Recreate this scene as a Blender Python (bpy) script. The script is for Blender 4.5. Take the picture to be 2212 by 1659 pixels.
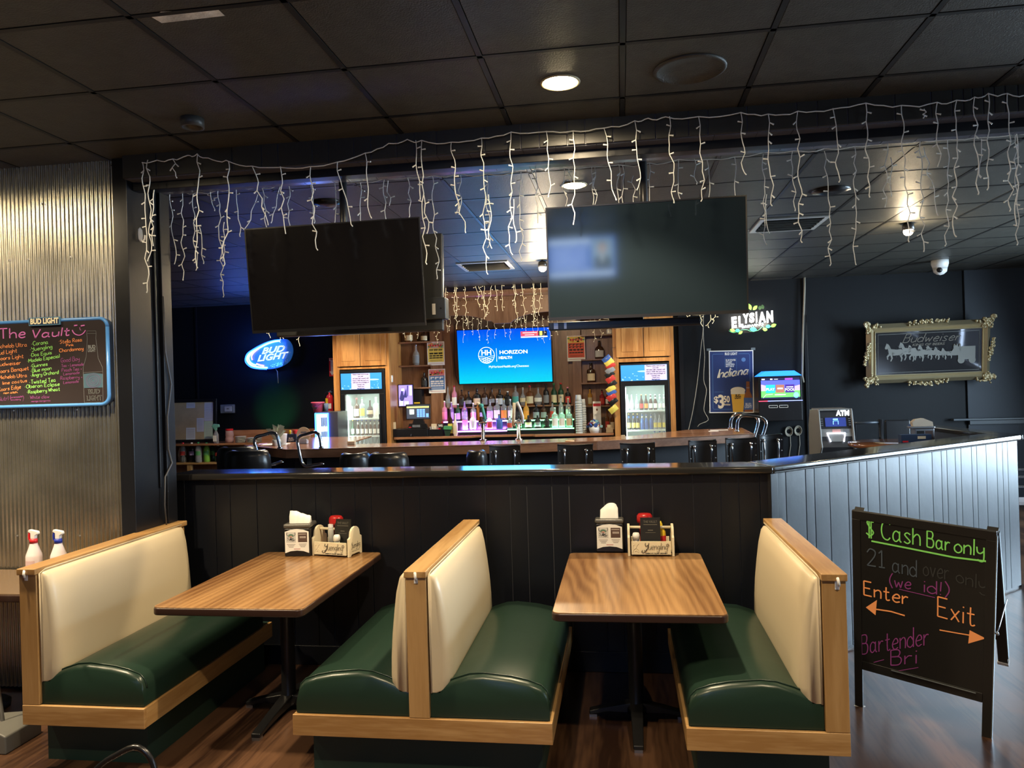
import bpy, bmesh, math, random
from mathutils import Vector, Matrix
random.seed(7)
D=bpy.data; SC=bpy.context.scene; COL=SC.collection
for o in list(D.objects): D.objects.remove(o)
PI=math.pi; rad=math.radians
# ---------------- camera ----------------
F,CX,CY,EYE,ZC=1635.,1106.,829.5,1.773,3.197
_y,_p,_r=[rad(a) for a in (8.22,.12,1.69)]
fw=Vector((-math.sin(_y)*math.cos(_p), math.cos(_y)*math.cos(_p), math.sin(_p)))
r0=Vector((math.cos(_y), math.sin(_y),0)); u0=r0.cross(fw)
RT=math.cos(_r)*r0-math.sin(_r)*u0; UP=math.sin(_r)*r0+math.cos(_r)*u0
EY=Vector((0,0,EYE))
cd=D.cameras.new('camera'); cam=D.objects.new('camera',cd); COL.objects.link(cam)
cd.sensor_fit='HORIZONTAL'; cd.sensor_width=36; cd.lens=F*36/2212; cd.clip_start=.02; cd.clip_end=100
M=Matrix.Identity(4)
for i,v in enumerate((RT,UP,-fw)):
    for k in range(3): M[k][i]=v[k]
M.translation=EY; cam.matrix_world=M; SC.camera=cam
def ray(px,py): return fw*F+RT*(px-CX)-UP*(py-CY)
def at(px,py,Y):            # measured point on the vertical plane y = Y
    d=ray(px,py); return EY+d*(Y/d.y)
def flr(px,py,z):           # measured point on the level z
    d=ray(px,py); return EY+d*((z-EYE)/d.z)
def onp(px,py,p,n):
    d=ray(px,py); n=Vector(n); return EY+d*((Vector(p)-EY).dot(n)/d.dot(n))
# ---------------- world, lights ----------------
w=D.worlds.new('world'); SC.world=w; w.use_nodes=True
w.node_tree.nodes['Background'].inputs[0].default_value=(.55,.72,1,1)
w.node_tree.nodes['Background'].inputs[1].default_value=.05
SC.view_settings.view_transform='Standard'; SC.view_settings.look='None'
SC.view_settings.exposure=0.75; SC.view_settings.gamma=1; SC.view_settings.use_curve_mapping=False
def light(name,kind,loc,power,color=(1,1,1),size=.1,target=None,spot=None,blend=.3,sy=None):
    l=D.lights.new(name,kind); l.energy=power; l.color=color
    if kind=='AREA':
        l.size=size
        if sy: l.shape='RECTANGLE'; l.size_y=sy
    if kind=='AREA' and name=='window_daylight': l.spread=rad(150)
    if kind!='AREA': l.shadow_soft_size=size
    if spot: l.spot_size=rad(spot); l.spot_blend=blend
    o=D.objects.new(name,l); COL.objects.link(o); o.location=loc
    if target is not None:
        o.rotation_euler=(Vector(target)-Vector(loc)).to_track_quat('-Z','Y').to_euler()
    return o
WARM=(1,.79,.50); COOL=(.62,.82,1)
L1=flr(1210,177,ZC)
# daylight of the side windows
light('window_daylight','AREA',(6.9,7.2,1.75),370,COOL,3.6,(0,6.2,.6),sy=2.3)
light('window_daylight','AREA',(6.9,1.6,1.75),34,COOL,3.0,(1,3.6,.6),sy=2.3)
# ---------------- materials ----------------
_m={}
def mat(name,c,rough=.5,metal=0,emit=0,trans=0,coat=0,ec=None,ior=1.45,bump=0,bs=40,spec=.5,var=0,alpha=1):
    if name in _m: return _m[name]
    m=D.materials.new(name); m.use_nodes=True; n=m.node_tree.nodes; l=m.node_tree.links; b=n['Principled BSDF']
    b.inputs['Base Color'].default_value=(*c,1); b.inputs['Roughness'].default_value=rough; b.inputs['Metallic'].default_value=metal
    b.inputs['IOR'].default_value=ior; b.inputs['Specular IOR Level'].default_value=spec
    if coat: b.inputs['Coat Weight'].default_value=coat; b.inputs['Coat Roughness'].default_value=.08
    if trans: b.inputs['Transmission Weight'].default_value=trans
    if alpha<1: b.inputs['Alpha'].default_value=alpha
    if emit: b.inputs['Emission Color'].default_value=(*(ec or c),1); b.inputs['Emission Strength'].default_value=emit
    if bump or var:
        tc=n.new('ShaderNodeTexCoord'); t=n.new('ShaderNodeTexNoise'); t.inputs['Scale'].default_value=bs; t.inputs['Detail'].default_value=4
        l.new(tc.outputs['Object'],t.inputs['Vector'])
        if bump:
            bp=n.new('ShaderNodeBump'); bp.inputs['Strength'].default_value=bump; bp.inputs['Distance'].default_value=.004
            l.new(t.outputs['Fac'],bp.inputs['Height']); l.new(bp.outputs['Normal'],b.inputs['Normal'])
        if var:
            r=n.new('ShaderNodeValToRGB'); r.color_ramp.elements[0].color=(*[x*(1-var) for x in c],1); r.color_ramp.elements[1].color=(*[min(1,x*(1+var)) for x in c],1)
            r.color_ramp.elements[0].position=.35; r.color_ramp.elements[1].position=.65
            t2=n.new('ShaderNodeTexNoise'); t2.inputs['Scale'].default_value=bs*.12; t2.inputs['Detail'].default_value=5
            l.new(tc.outputs['Object'],t2.inputs['Vector']); l.new(t2.outputs['Fac'],r.inputs['Fac']); l.new(r.outputs['Color'],b.inputs['Base Color'])
    _m[name]=m; return m
def wood(name,c1,c2,axis='X',rough=.35,sc=1.,coat=0,ring=1.,plank=0,bsc=3.5,bdt=2,amp=.22):
    if name in _m: return _m[name]
    m=D.materials.new(name); m.use_nodes=True; n=m.node_tree.nodes; l=m.node_tree.links; b=n['Principled BSDF']
    b.inputs['Roughness'].default_value=rough
    if coat: b.inputs['Coat Weight'].default_value=coat; b.inputs['Coat Roughness'].default_value=.12
    tc=n.new('ShaderNodeTexCoord'); mp=n.new('ShaderNodeMapping')
    st={'X':(.09,1,1),'Y':(1,.09,1),'Z':(1,1,.09)}[axis]; mp.inputs['Scale'].default_value=[s*sc for s in st]
    l.new(tc.outputs['Object'],mp.inputs['Vector'])
    big=n.new('ShaderNodeTexNoise'); big.inputs['Scale'].default_value=bsc; big.inputs['Detail'].default_value=bdt; l.new(mp.outputs[0],big.inputs['Vector'])
    ml=n.new('ShaderNodeMath'); ml.operation='MULTIPLY'; ml.inputs[1].default_value=26*ring; l.new(big.outputs['Fac'],ml.inputs[0])
    si=n.new('ShaderNodeMath'); si.operation='SINE'; l.new(ml.outputs[0],si.inputs[0])
    fine=n.new('ShaderNodeTexNoise'); fine.inputs['Scale'].default_value=60; fine.inputs['Detail'].default_value=3; l.new(mp.outputs[0],fine.inputs['Vector'])
    a=n.new('ShaderNodeMath'); a.operation='MULTIPLY_ADD'; a.inputs[1].default_value=amp; l.new(si.outputs[0],a.inputs[0]); l.new(fine.outputs['Fac'],a.inputs[2])
    src=a.outputs[0]
    if plank:
        sx=n.new('ShaderNodeSeparateXYZ'); l.new(tc.outputs['Object'],sx.inputs[0])
        cross={'X':'Y','Y':'X','Z':'X'}[axis]
        dv=n.new('ShaderNodeMath'); dv.operation='DIVIDE'; dv.inputs[1].default_value=plank; l.new(sx.outputs[cross],dv.inputs[0])
        fl=n.new('ShaderNodeMath'); fl.operation='FLOOR'; l.new(dv.outputs[0],fl.inputs[0])
        wn=n.new('ShaderNodeTexWhiteNoise'); wn.noise_dimensions='1D'; l.new(fl.outputs[0],wn.inputs['W'])
        ad=n.new('ShaderNodeMath'); ad.operation='MULTIPLY_ADD'; ad.inputs[1].default_value=.35; l.new(wn.outputs['Value'],ad.inputs[0]); l.new(src,ad.inputs[2])
        sb=n.new('ShaderNodeMath'); sb.operation='SUBTRACT'; sb.inputs[1].default_value=.17; l.new(ad.outputs[0],sb.inputs[0]); src=sb.outputs[0]
    r=n.new('ShaderNodeValToRGB'); e=r.color_ramp.elements; e[0].position=.25; e[0].color=(*c2,1); e[1].position=.72; e[1].color=(*c1,1)
    l.new(src,r.inputs['Fac']); l.new(r.outputs['Color'],b.inputs['Base Color'])
    bp=n.new('ShaderNodeBump'); bp.inputs['Strength'].default_value=.08; bp.inputs['Distance'].default_value=.002; l.new(fine.outputs['Fac'],bp.inputs['Height']); l.new(bp.outputs['Normal'],b.inputs['Normal'])
    _m[name]=m; return m
def glow(name,c,s): return mat(name,c,.5,emit=s)
def flat(name,c,rough=.6): return mat(name,c,rough)
BLK=mat('black_paint',(.0065,.0075,.011),.36,bump=.25,bs=9)
WALLB=mat('blue_black_wall_paint',(.0045,.0062,.009),.5,bump=.15,bs=12,spec=.3)
CEIL=mat('black_ceiling_tile',(.058,.056,.047),.45,bump=.6,bs=140,var=.12)
BAR_=mat('black_tee_bar',(.012,.012,.012),.4)
OAK=wood('oak_board',(.46,.28,.115),(.34,.185,.065),'Y',.34,1.2,.2)
OAKX=wood('oak_board_across',(.47,.285,.12),(.33,.175,.06),'X',.34,1.3,.2)
OAKZ=wood('oak_board_upright',(.44,.265,.11),(.37,.21,.078),'Z',.36,1.2,.2)
TAB0=wood('table_laminate',(.40,.225,.095),(.18,.088,.035),'Y',.28,1.6,.25,2.6,.15,1.9,.4,.17)
def laminate(name,cs,rough=.28):
    m=D.materials.new(name); m.use_nodes=True; n=m.node_tree.nodes; l=m.node_tree.links; b=n['Principled BSDF']; b.inputs['Roughness'].default_value=rough; b.inputs['Coat Weight'].default_value=.2; b.inputs['Coat Roughness'].default_value=.15
    tc=n.new('ShaderNodeTexCoord'); mp=n.new('ShaderNodeMapping'); mp.inputs['Scale'].default_value=(1,.10,1); l.new(tc.outputs['Object'],mp.inputs['Vector'])
    wv=n.new('ShaderNodeTexWave'); wv.wave_type='RINGS'; wv.rings_direction='Z'; wv.inputs['Scale'].default_value=9; wv.inputs['Distortion'].default_value=6; wv.inputs['Detail'].default_value=1.5; wv.inputs['Detail Scale'].default_value=1.4; wv.inputs['Detail Roughness'].default_value=.45
    m2=n.new('ShaderNodeMapping'); m2.inputs['Location'].default_value=(.7,.35,0); l.new(mp.outputs[0],m2.inputs[0]); l.new(m2.outputs[0],wv.inputs['Vector'])
    bg=n.new('ShaderNodeTexNoise'); bg.inputs['Scale'].default_value=5; bg.inputs['Detail'].default_value=1; l.new(mp.outputs[0],bg.inputs['Vector'])
    m3=n.new('ShaderNodeMapping'); m3.inputs['Scale'].default_value=(1,.3,1); l.new(mp.outputs[0],m3.inputs[0])
    fn=n.new('ShaderNodeTexNoise'); fn.inputs['Scale'].default_value=150; fn.inputs['Detail'].default_value=2; l.new(m3.outputs[0],fn.inputs['Vector'])
    a=n.new('ShaderNodeMath'); a.operation='MULTIPLY_ADD'; a.inputs[1].default_value=.20; l.new(wv.outputs['Fac'],a.inputs[0]); l.new(bg.outputs['Fac'],a.inputs[2])
    c=n.new('ShaderNodeMath'); c.operation='MULTIPLY_ADD'; c.inputs[1].default_value=.30; l.new(fn.outputs['Fac'],c.inputs[0]); l.new(a.outputs[0],c.inputs[2])
    r=n.new('ShaderNodeValToRGB'); e=r.color_ramp.elements; e[0].position=.42; e[0].color=(*cs[0],1); e[1].position=1.0; e[1].color=(*cs[1],1); l.new(c.outputs[0],r.inputs[0]); l.new(r.outputs[0],b.inputs['Base Color']); return m
TAB=laminate('table_laminate_grain',((.14,.064,.025),(.40,.225,.095)))
FLO=wood('plank_floor',(.10,.05,.027),(.03,.014,.009),'Y',.3,.8,.15,1,.13)
WPAN=wood('walnut_panel',(.30,.155,.085),(.19,.09,.045),'Z',.4,1.1,.1,.6,.17)
CABO=wood('honey_oak_cabinet',(.60,.29,.088),(.40,.165,.042),'Z',.4,1.0,.1)
BARW=wood('bar_top_wood',(.42,.20,.10),(.26,.11,.05),'X',.22,1,.5)
CREAM=mat('cream_vinyl',(.57,.475,.325),.36,bump=.12,bs=18)
GREEN=mat('dark_green_vinyl',(.013,.030,.021),.3,bump=.15,bs=14)
GREENK=mat('green_kick_vinyl',(.014,.036,.028),.5)
EDGE=mat('brown_rubber_edge',(.035,.018,.014),.3)
IRON=mat('black_iron',(.012,.012,.013),.32)
CHR=mat('chrome',(.8,.8,.82),.12,1)
STEEL=mat('dull_steel',(.35,.35,.37),.35,.9)
WHT=mat('white_plastic',(.82,.82,.80),.4)
WIRE=mat('clear_white_wire',(.95,.95,.90),.35)
PAPER=mat('white_paper',(.85,.84,.80),.8)
BLKP=mat('black_plastic',(.012,.012,.014),.3)
SCRN=mat('dark_tv_glass',(.011,.010,.011),.13,spec=.6)
BRZ=mat('grey_metal_sheet',(.50,.48,.40),.27,.92,bump=.12,bs=25,var=.22)
RED=flat('red_plastic',(.6,.02,.03),.35); INK=flat('black_ink',(.01,.01,.01)); 
# ---------------- mesh helpers ----------------
class MB:
    def __init__(s): s.v=[]; s.f=[]
    def add(s,v,f,m=None):
        b=len(s.v)
        s.v+= [tuple(m@Vector(p)) if m else tuple(p) for p in v]; s.f+=[[i+b for i in q] for q in f]; return s
    def box(s,x0,x1,y0,y1,z0,z1,m=None):
        return s.add([(x,y,z) for x in(x0,x1) for y in(y0,y1) for z in(z0,z1)],[(0,1,3,2),(4,6,7,5),(0,4,5,1),(2,3,7,6),(0,2,6,4),(1,5,7,3)],m)
    def prism(s,pts,a,b,ax='y',m=None):
        n=len(pts)
        def q(p,t): return {'y':(p[0],t,p[1]),'x':(t,p[0],p[1]),'z':(p[0],p[1],t)}[ax]
        return s.add([q(p,a) for p in pts]+[q(p,b) for p in pts],[list(range(n))[::-1],list(range(n,2*n))]+[(i,(i+1)%n,(i+1)%n+n,i+n) for i in range(n)],m)
    def lathe(s,prof,c=(0,0,0),n=14,m=None,sx=1,sy=1):
        v=[];f=[]
        for r,z in prof:
            for i in range(n):
                a=2*PI*i/n; v.append((c[0]+r*math.cos(a)*sx,c[1]+r*math.sin(a)*sy,c[2]+z))
        for k in range(len(prof)-1):
            for i in range(n): j=(i+1)%n; f.append((k*n+i,k*n+j,(k+1)*n+j,(k+1)*n+i))
        f.append(list(range(n))[::-1]); f.append([(len(prof)-1)*n+i for i in range(n)])
        return s.add(v,f,m)
    def tube(s,pts,r,n=5,m=None,flat_y=1.):
        pts=[Vector(p) for p in pts]; v=[];f=[]
        for i,p in enumerate(pts):
            t=(pts[min(i+1,len(pts)-1)]-pts[max(i-1,0)])
            if t.length<1e-9: t=Vector((0,0,1))
            t.normalize(); a=Vector((0,1,0)) if abs(t.y)<.9 else Vector((1,0,0)); u=t.cross(a).normalized(); w_=t.cross(u)
            rr=r[i] if isinstance(r,(list,tuple)) else r
            for k in range(n):
                an=2*PI*(k+.5)/n; q=u*math.cos(an)*rr+w_*math.sin(an)*rr; q.y*=flat_y; v.append(p+q)
        for i in range(len(pts)-1):
            for k in range(n): j=(k+1)%n; f.append((i*n+k,i*n+j,(i+1)*n+j,(i+1)*n+k))
        f.append(list(range(n))[::-1]); f.append([(len(pts)-1)*n+i for i in range(n)])
        return s.add(v,f,m)
    def ball(s,c,r,n=8,m=None,sz=1):
        h=n//2; return s.lathe([(max(1e-4,r*math.sin(PI*k/h)),-r*sz*math.cos(PI*k/h)) for k in range(h+1)],c,n,m)
    def quad(s,x0,z0,x1,z1,y=0): return s.add([(x0,y,z0),(x1,y,z0),(x1,y,z1),(x0,y,z1)],[(0,1,2,3)])
    def poly(s,pts,y=0): return s.add([(p[0],y,p[1]) for p in pts],[list(range(len(pts)))])
    def ell(s,cx,cz,rx,rz,y=0,n=24,a0=0,a1=2*PI): return s.poly([(cx+rx*math.cos(a0+(a1-a0)*i/n),cz+rz*math.sin(a0+(a1-a0)*i/n)) for i in range(n)],y)
    def text(s,t,x,z,size,y=0,bold=0,al='CENTER',w=None,shear=0,sp=1,m=None):
        c=D.curves.new('t','FONT'); c.body=t; c.size=size; c.align_x=al; c.align_y='CENTER'; c.offset=bold; c.shear=shear; c.space_line=sp; c.resolution_u=3
        o=D.objects.new('t',c); COL.objects.link(o); me=D.meshes.new_from_object(o); D.objects.remove(o)
        v=[p.co for p in me.vertices]
        k=1
        if w and v:
            xs=[p.x for p in v]; k=w/(max(xs)-min(xs)+1e-9)
        b=[(x+p.x*k,y,z+p.y) for p in v]; f=[list(q.vertices) for q in me.polygons]; D.meshes.remove(me); D.curves.remove(c)
        return s.add(b,f,m)
    def write(s,t,x,z,h,r,y=0,w=None,slope=0,slant=0,n=4):
        pen=0; st=[]
        for ch in t:
            if ch==' ': pen+=3.2; continue
            g=GL.get(ch)
            if not g: pen+=3; continue
            mx=0
            for q in g.split(';'):
                p=[tuple(float(a) for a in c.split(',')) for c in q.split()]
                mx=max([mx]+[a for a,b in p]); st.append([(a+pen,b) for a,b in p])
            pen+=mx+1.5
        k=h/9; kx=k if not w else w/max(pen-1.5,.1)
        for q in st:
            q=smooth(q) if len(q)>2 else q
            s.tube([(x+(a+b*slant)*kx, y, z+b*k+slope*(a*kx)) for a,b in q],r,n,flat_y=.3)
        return s
def smooth(p,n=3):
    out=[]
    for i in range(len(p)-1):
        p0=p[max(i-1,0)];p1=p[i];p2=p[i+1];p3=p[min(i+2,len(p)-1)]
        for k in range(n):
            t=k/n
            out.append(tuple(.5*((2*b)+(-a+c)*t+(2*a-5*b+4*c-d)*t*t+(-a+3*b-3*c+d)*t**3) for a,b,c,d in zip(p0,p1,p2,p3)))
    out.append(tuple(p[-1])); return out
GL={'a':'4,4 2,5 .4,3.5 .4,1 2,0 4,1.7;4,5 4,1 5,0','b':'0,9 0,0;0,3 2,5 4,4 4,1 2,0 0,1','c':'4,4 2,5 .3,3 .5,1 2,0 4,1','d':'4,9 4,0;4,3 2,5 0,3.5 0,1 2,0 4,1.5','e':'.3,2.5 3.8,3 3.5,4.7 2,5 .3,3 .5,1 2,0 4,.8',
'f':'3.5,8.5 2.2,9 1.3,7.5 1.3,0;0,5 3,5','g':'4,4 2,5 0,3.5 .3,1.2 2,.8 4,2;4,5 4,-2 2,-3 .3,-2','h':'0,9 0,0;0,3 2,5 3.8,4 4,0','i':'.3,5 .3,0;.3,7 .4,7.5','k':'0,9 0,0;3.5,5 0,2.2;1,2.8 3.8,0','l':'.3,9 .3,0',
'm':'0,5 0,0;0,3.5 1.5,5 2.6,4 2.6,0;2.6,3.5 4.2,5 5.4,4 5.4,0','n':'0,5 0,0;0,3.5 2,5 3.6,4 3.6,0','o':'2,5 .2,3.5 .2,1.2 2,0 3.8,1.2 3.8,3.5 2,5','p':'0,5 0,-3;0,3.8 2,5 4,3.8 4,1 2,0 0,1','q':'4,4 2,5 0,3.5 .3,1 2,0 4,1.5;4,5 4,-3',
'r':'0,5 0,0;0,3 1.5,4.8 3,4.6','s':'3.5,4.3 1.8,5 .4,4 1.8,2.6 3.4,1.2 2,0 0,.7','t':'1.5,8 1.5,.8 2.6,0 3.4,.6;0,5 3.2,5.2','u':'0,5 .2,1 2,0 3.8,1.5;3.9,5 3.9,0','v':'0,5 1.8,0;1.8,0 3.6,5','w':'0,5 1.2,0;1.2,0 2.6,4;2.6,4 4,0;4,0 5.2,5','x':'0,5 3.5,0;3.5,5 0,0',
'y':'0,5 .4,2.2 2,1.5 3.8,3;3.8,5 3.8,-2 2,-3 .5,-2','z':'0,5 3.5,5;3.5,5 0,0;0,0 3.5,0','A':'0,0 2.5,9;2.5,9 5,0;1,3.3 4,3.3','B':'0,9 0,0;0,9 3,9 4,7.3 3,5 0,5;0,5 3.6,4.7 4.6,2.5 3.4,0 0,0','C':'5,7.5 3.5,9 1,8 0,4.5 1,1 3.5,0 5,1.3','D':'0,9 0,0;0,9 3,8.6 5,6 5,3 3,.3 0,0',
'E':'4.2,9 0,9;0,9 0,0;0,4.7 3.5,4.7;0,0 4.4,0','G':'5,7.5 3.5,9 1,8 0,4.5 1,1 3.5,0 5,1.5 5,4 3,4','H':'0,9 0,0;5,9 5,0;0,4.5 5,4.5','I':'1,9 1,0','J':'4,9 4,2 2.5,0 .5,1','L':'0,9 0,0;0,0 4,0','M':'0,0 0,9;0,9 3,3;3,3 6,9;6,9 6,0','N':'0,0 0,9;0,9 5,0;5,0 5,9',
'O':'2.7,9 .3,7 .3,2 2.7,0 5.1,2 5.1,7 2.7,9','P':'0,9 0,0;0,9 3.4,8.8 4.6,6.8 3.2,4.6 0,4.5','Q':'2.7,9 .3,7 .3,2 2.7,0 5.1,2 5.1,7 2.7,9;3.5,2 5.5,-.5','R':'0,9 0,0;0,9 3.2,9 4.3,7 3,5 0,4.7;1.5,4.7 4.8,0','S':'4.4,7.8 2.6,9 .6,7.6 2.2,5 4.4,2.6 2.4,0 0,1.2','T':'0,9 5,9;2.5,9 2.5,0',
'U':'0,9 .2,2 2.4,0 4.6,2 4.8,9','V':'0,9 2.4,0;2.4,0 4.8,9','W':'0,9 1.6,0;1.6,0 3.2,7;3.2,7 4.8,0;4.8,0 6.4,9','Y':'0,9 .3,6 2.3,5 4.4,6.5;4.5,9 4.2,1 2.6,-1.5 .6,-.5','$':'4.2,7.2 2.4,8.4 .5,7 2.2,4.6 4.3,2.4 2.3,.6 0,1.8;1.7,9.6 1.7,-.6;2.9,9.6 2.9,-.6',
'!':'.6,9 .3,2.6;.3,.2 .3,.6','1':'0,7.3 1.5,9;1.5,9 1.5,0;0,0 3,0','2':'0,7 1.5,9 4,8 3.6,5 0,0;0,0 4.4,0','(':'2,10 .4,6.5 .3,3 2,-1','.':'.3,.2 .3,.7',')':'.3,10 1.9,6.5 2,3 .4,-1','+':'0,3 3,3;1.5,4.5 1.5,1.5','-':'0,3 2.6,3','*':'.4,2.6 .5,3.2',
'h3':''}
def obj(name,mb,material,parent=None,smooth_=False,bevel=0,loc=None,world=False,label=None,seg=2,sub=0,auto=None):
    me=D.meshes.new(name)
    if isinstance(mb,list):
        v=[];f=[];mi=[]
        for k,(b,mm) in enumerate(mb):
            q=len(v); v+=b.v; f+=[[i+q for i in x] for x in b.f]; mi+=[k]*len(b.f); me.materials.append(mm)
        me.from_pydata(v,[],f); me.polygons.foreach_set('material_index',mi)
    else:
        me.from_pydata(mb.v,[],mb.f); me.materials.append(material)
    me.update()
    bm=bmesh.new(); bm.from_mesh(me); bmesh.ops.recalc_face_normals(bm,faces=[f for f in bm.faces]); bm.to_mesh(me); bm.free()
    o=D.objects.new(name,me); COL.objects.link(o)
    if smooth_: me.polygons.foreach_set('use_smooth',[True]*len(me.polygons)); 
    if auto:
        me.polygons.foreach_set('use_smooth',[True]*len(me.polygons)); me.set_sharp_from_angle(angle=rad(auto))
    if bevel:
        b=o.modifiers.new('b','BEVEL'); b.width=bevel; b.segments=seg; b.limit_method='ANGLE'; b.angle_limit=rad(40)
        me.polygons.foreach_set('use_smooth',[True]*len(me.polygons)); wn=o.modifiers.new('w','WEIGHTED_NORMAL'); wn.keep_sharp=True
    if sub:
        s=o.modifiers.new('s','SUBSURF'); s.levels=sub; s.render_levels=sub
    if parent:
        o.parent=parent
        if world: o.matrix_parent_inverse=Matrix.Translation(-parent_loc(parent))
    if loc is not None: o.location=loc
    if label: o['label']=label
    return o
def parent_loc(p):
    v=Vector(p.location); 
    while p.parent: p=p.parent; v=v+Vector(p.location) if False else v
    return v
def T(name,label,cat,loc=(0,0,0),rot=(0,0,0),group=None):
    o=D.objects.new(name,None); COL.objects.link(o); o.location=loc; o.rotation_euler=rot; o.empty_display_size=.05
    o['label']=label; o['category']=cat
    if group: o['group']=group
    return o
def tag(o,label,cat,group=None,kind=None):
    o['label']=label; o['category']=cat
    if group: o['group']=group
    if kind: o['kind']=kind
    return o
def struct(name,mb,m,**k): o=obj(name,mb,m,**k); o['kind']='structure'; return o
def copy_tree(o,parent=None):
    c=o.copy(); COL.objects.link(c)
    if parent: c.parent=parent; c.matrix_parent_inverse=o.matrix_parent_inverse.copy()
    for ch in list(o.children): copy_tree(ch,c)
    return c
def clone(o,loc,rz=None,label=None,group=None,scale=None):
    c=copy_tree(o); c.location=loc
    if rz is not None: c.rotation_euler=(0,0,rz)
    if label: c['label']=label
    if group: c['group']=group
    if scale: c.scale=scale
    return c
def fr(x0,y0,x1,y1,Y):      # world extents of a frontal rectangle
    xm,ym=(x0+x1)/2,(y0+y1)/2
    return at(x0,ym,Y).x,at(x1,ym,Y).x,at(xm,y1,Y).z,at(xm,y0,Y).z
ORD=['first','second','third','fourth','fifth','sixth','seventh','eighth','ninth','tenth','eleventh','twelfth','thirteenth','fourteenth']
# ================= SETTING =================
struct('floor',MB().box(-8.2,8.2,-4.2,12.2,-.1,0),FLO)
m=MB()
m.box(-8.2,8.2,-4.2,12.2,ZC+.012,ZC+.1)
gx=[-1.783+.61*k for k in range(-10,17)]; gy=[3.215+.61*k for k in range(-12,15)]
t=MB()
for a,b in zip(gx,gx[1:]):
    for c,d_ in zip(gy,gy[1:]):
        if d_<-4 or c>11.6: continue
        t.box(a+.014,b-.014,c+.014,d_-.014,ZC-.002,ZC+.011)
ceil=struct('ceiling',m,BAR_)
ti=obj('ceiling_tiles',t,CEIL,ceil,bevel=.003,seg=1)
g=MB()
for a in gx: g.box(a-.012,a+.012,-4.2,11.5,ZC-.004,ZC)
for c in gy: g.box(-8,8,c-.012,c+.012,ZC-.004,ZC)
obj('ceiling_grid',g,BAR_,ceil)
XJ=-2.876
# corrugated metal wall
def corr(x0,x1,z0,z1,y,p=.028,a=.0055):
    n=int((x1-x0)/p*8); v=[];f=[]
    for i in range(n+1):
        x=x0+(x1-x0)*i/n; s=math.sin(2*PI*x/p); yy=y+a*max(-1,min(1,s*1.5)); v+=[(x,yy,z0),(x,yy,z1)]
        if i: f.append((2*i-2,2*i,2*i+1,2*i-1))
    b=MB(); b.add(v,f); return b
struct('wall_left_of_opening',MB().box(-5.6,XJ-.093,4.165,4.5,0,ZC),BLK)
cw=obj('wall_corrugated_sheet',corr(-5.55,XJ-.094,.02,ZC,4.15),BRZ,smooth_=True); cw['kind']='structure'
r=random.Random(3); s_=MB()
for px,py in ((20,562),(61,560),(153,555),(97,885),(29,887),(166,885),(37,1158),(172,1158),(150,365),(240,358),(90,440)): s_.ball(at(px,py,4.138),.006,6)
obj('sheet_screws',s_,STEEL,cw,world=False)
struct('wall_front_left_side',MB().box(-5.7,-5.6,-4.1,4.2,0,ZC),BLK)
# jamb of the big opening
j=struct('trim_1',MB().box(XJ-.093,XJ,4.128,4.53,0,ZC),BLK,bevel=.004)
struct('trim_2',MB().box(XJ,XJ+.014,4.36,4.376,1.2,3.06).box(XJ,XJ+.022,4.42,4.52,0,3.06),BLK,bevel=.003)
# header with underside, grooved boards
HZ=3.063; HY=4.09
hd=struct('trim_3',MB().box(XJ,6.6,HY+.008,4.49,HZ,ZC),mat('soffit_painted_sheen',(.11,.11,.135),.22))  # bluish grey base puts the bar room's reflections into the soffit colour
gp=[240+x/2.911 for x in (283,760,945,1048,1262,1367,1525,1633,1795,1905,2045)]+[800+x/3.95 for x in (975,1283,1440,1680,1833,2070)]+[1340+x/2.537 for x in (193,375,480,695,967,1080,1247,1505,1705,1820,1880,1930,1990,2050,2110,2180)]
xs=[XJ]+[at(p,372-.085*(p-240)+5,HY).x for p in gp]; xs=sorted(xs)
while xs[-1]<6.5: xs.append(xs[-1]+random.choice((.1,.2,.15)))
b=MB()
for a,c in zip(xs,xs[1:]):
    if c-a>.02: b.box(a+.003,c-.003,HY,HY+.012,HZ,ZC)
obj('header_boards',b,mat('header_black',(.035,.034,.03),.4),hd,bevel=.002,seg=1)
u=MB(); x=XJ+.02
while x<6.5:
    wd=random.choice((.1,.18,.18,.22)); u.box(x+.002,x+wd-.002,HY+.02,4.48,HZ-.004,HZ+.002); x+=wd
obj('soffit_boards',u,mat('soffit_board_painted_sheen',(.11,.11,.135),.22),hd)  # same bluish grey, reflections painted into the boards
struct('trim_4',MB().box(XJ,6.6,4.185,4.25,3.012,3.0595).box(XJ,6.6,4.25,4.33,3.03,3.0595),BLK,bevel=.003)
# half wall, straight part
HW=4.68; CZ=1.25; A0=Vector((.862,HW,0)); A1=Vector((3.19,6.72,0)); tn=(A1-A0).normalized(); nn=Vector((tn.y,-tn.x,0))
hw=struct('wall_half_front',MB().box(-3.0,.862,HW+.008,HW+.13,0,CZ-.04),mat('groove_painted_highlight',(.10,.10,.11),.5))  # lighter grey backing paints the edge highlights into the grooves
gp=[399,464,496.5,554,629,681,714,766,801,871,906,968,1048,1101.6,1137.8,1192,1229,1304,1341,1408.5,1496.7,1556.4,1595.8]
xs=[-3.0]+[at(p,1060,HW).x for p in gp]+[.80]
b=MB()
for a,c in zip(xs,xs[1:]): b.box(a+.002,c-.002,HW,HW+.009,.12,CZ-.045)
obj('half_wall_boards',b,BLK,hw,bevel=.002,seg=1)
struct('baseboard_half_wall',MB().box(-3.0,.862,HW-.012,HW+.01,0,.125),BLK,bevel=.003)
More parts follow.
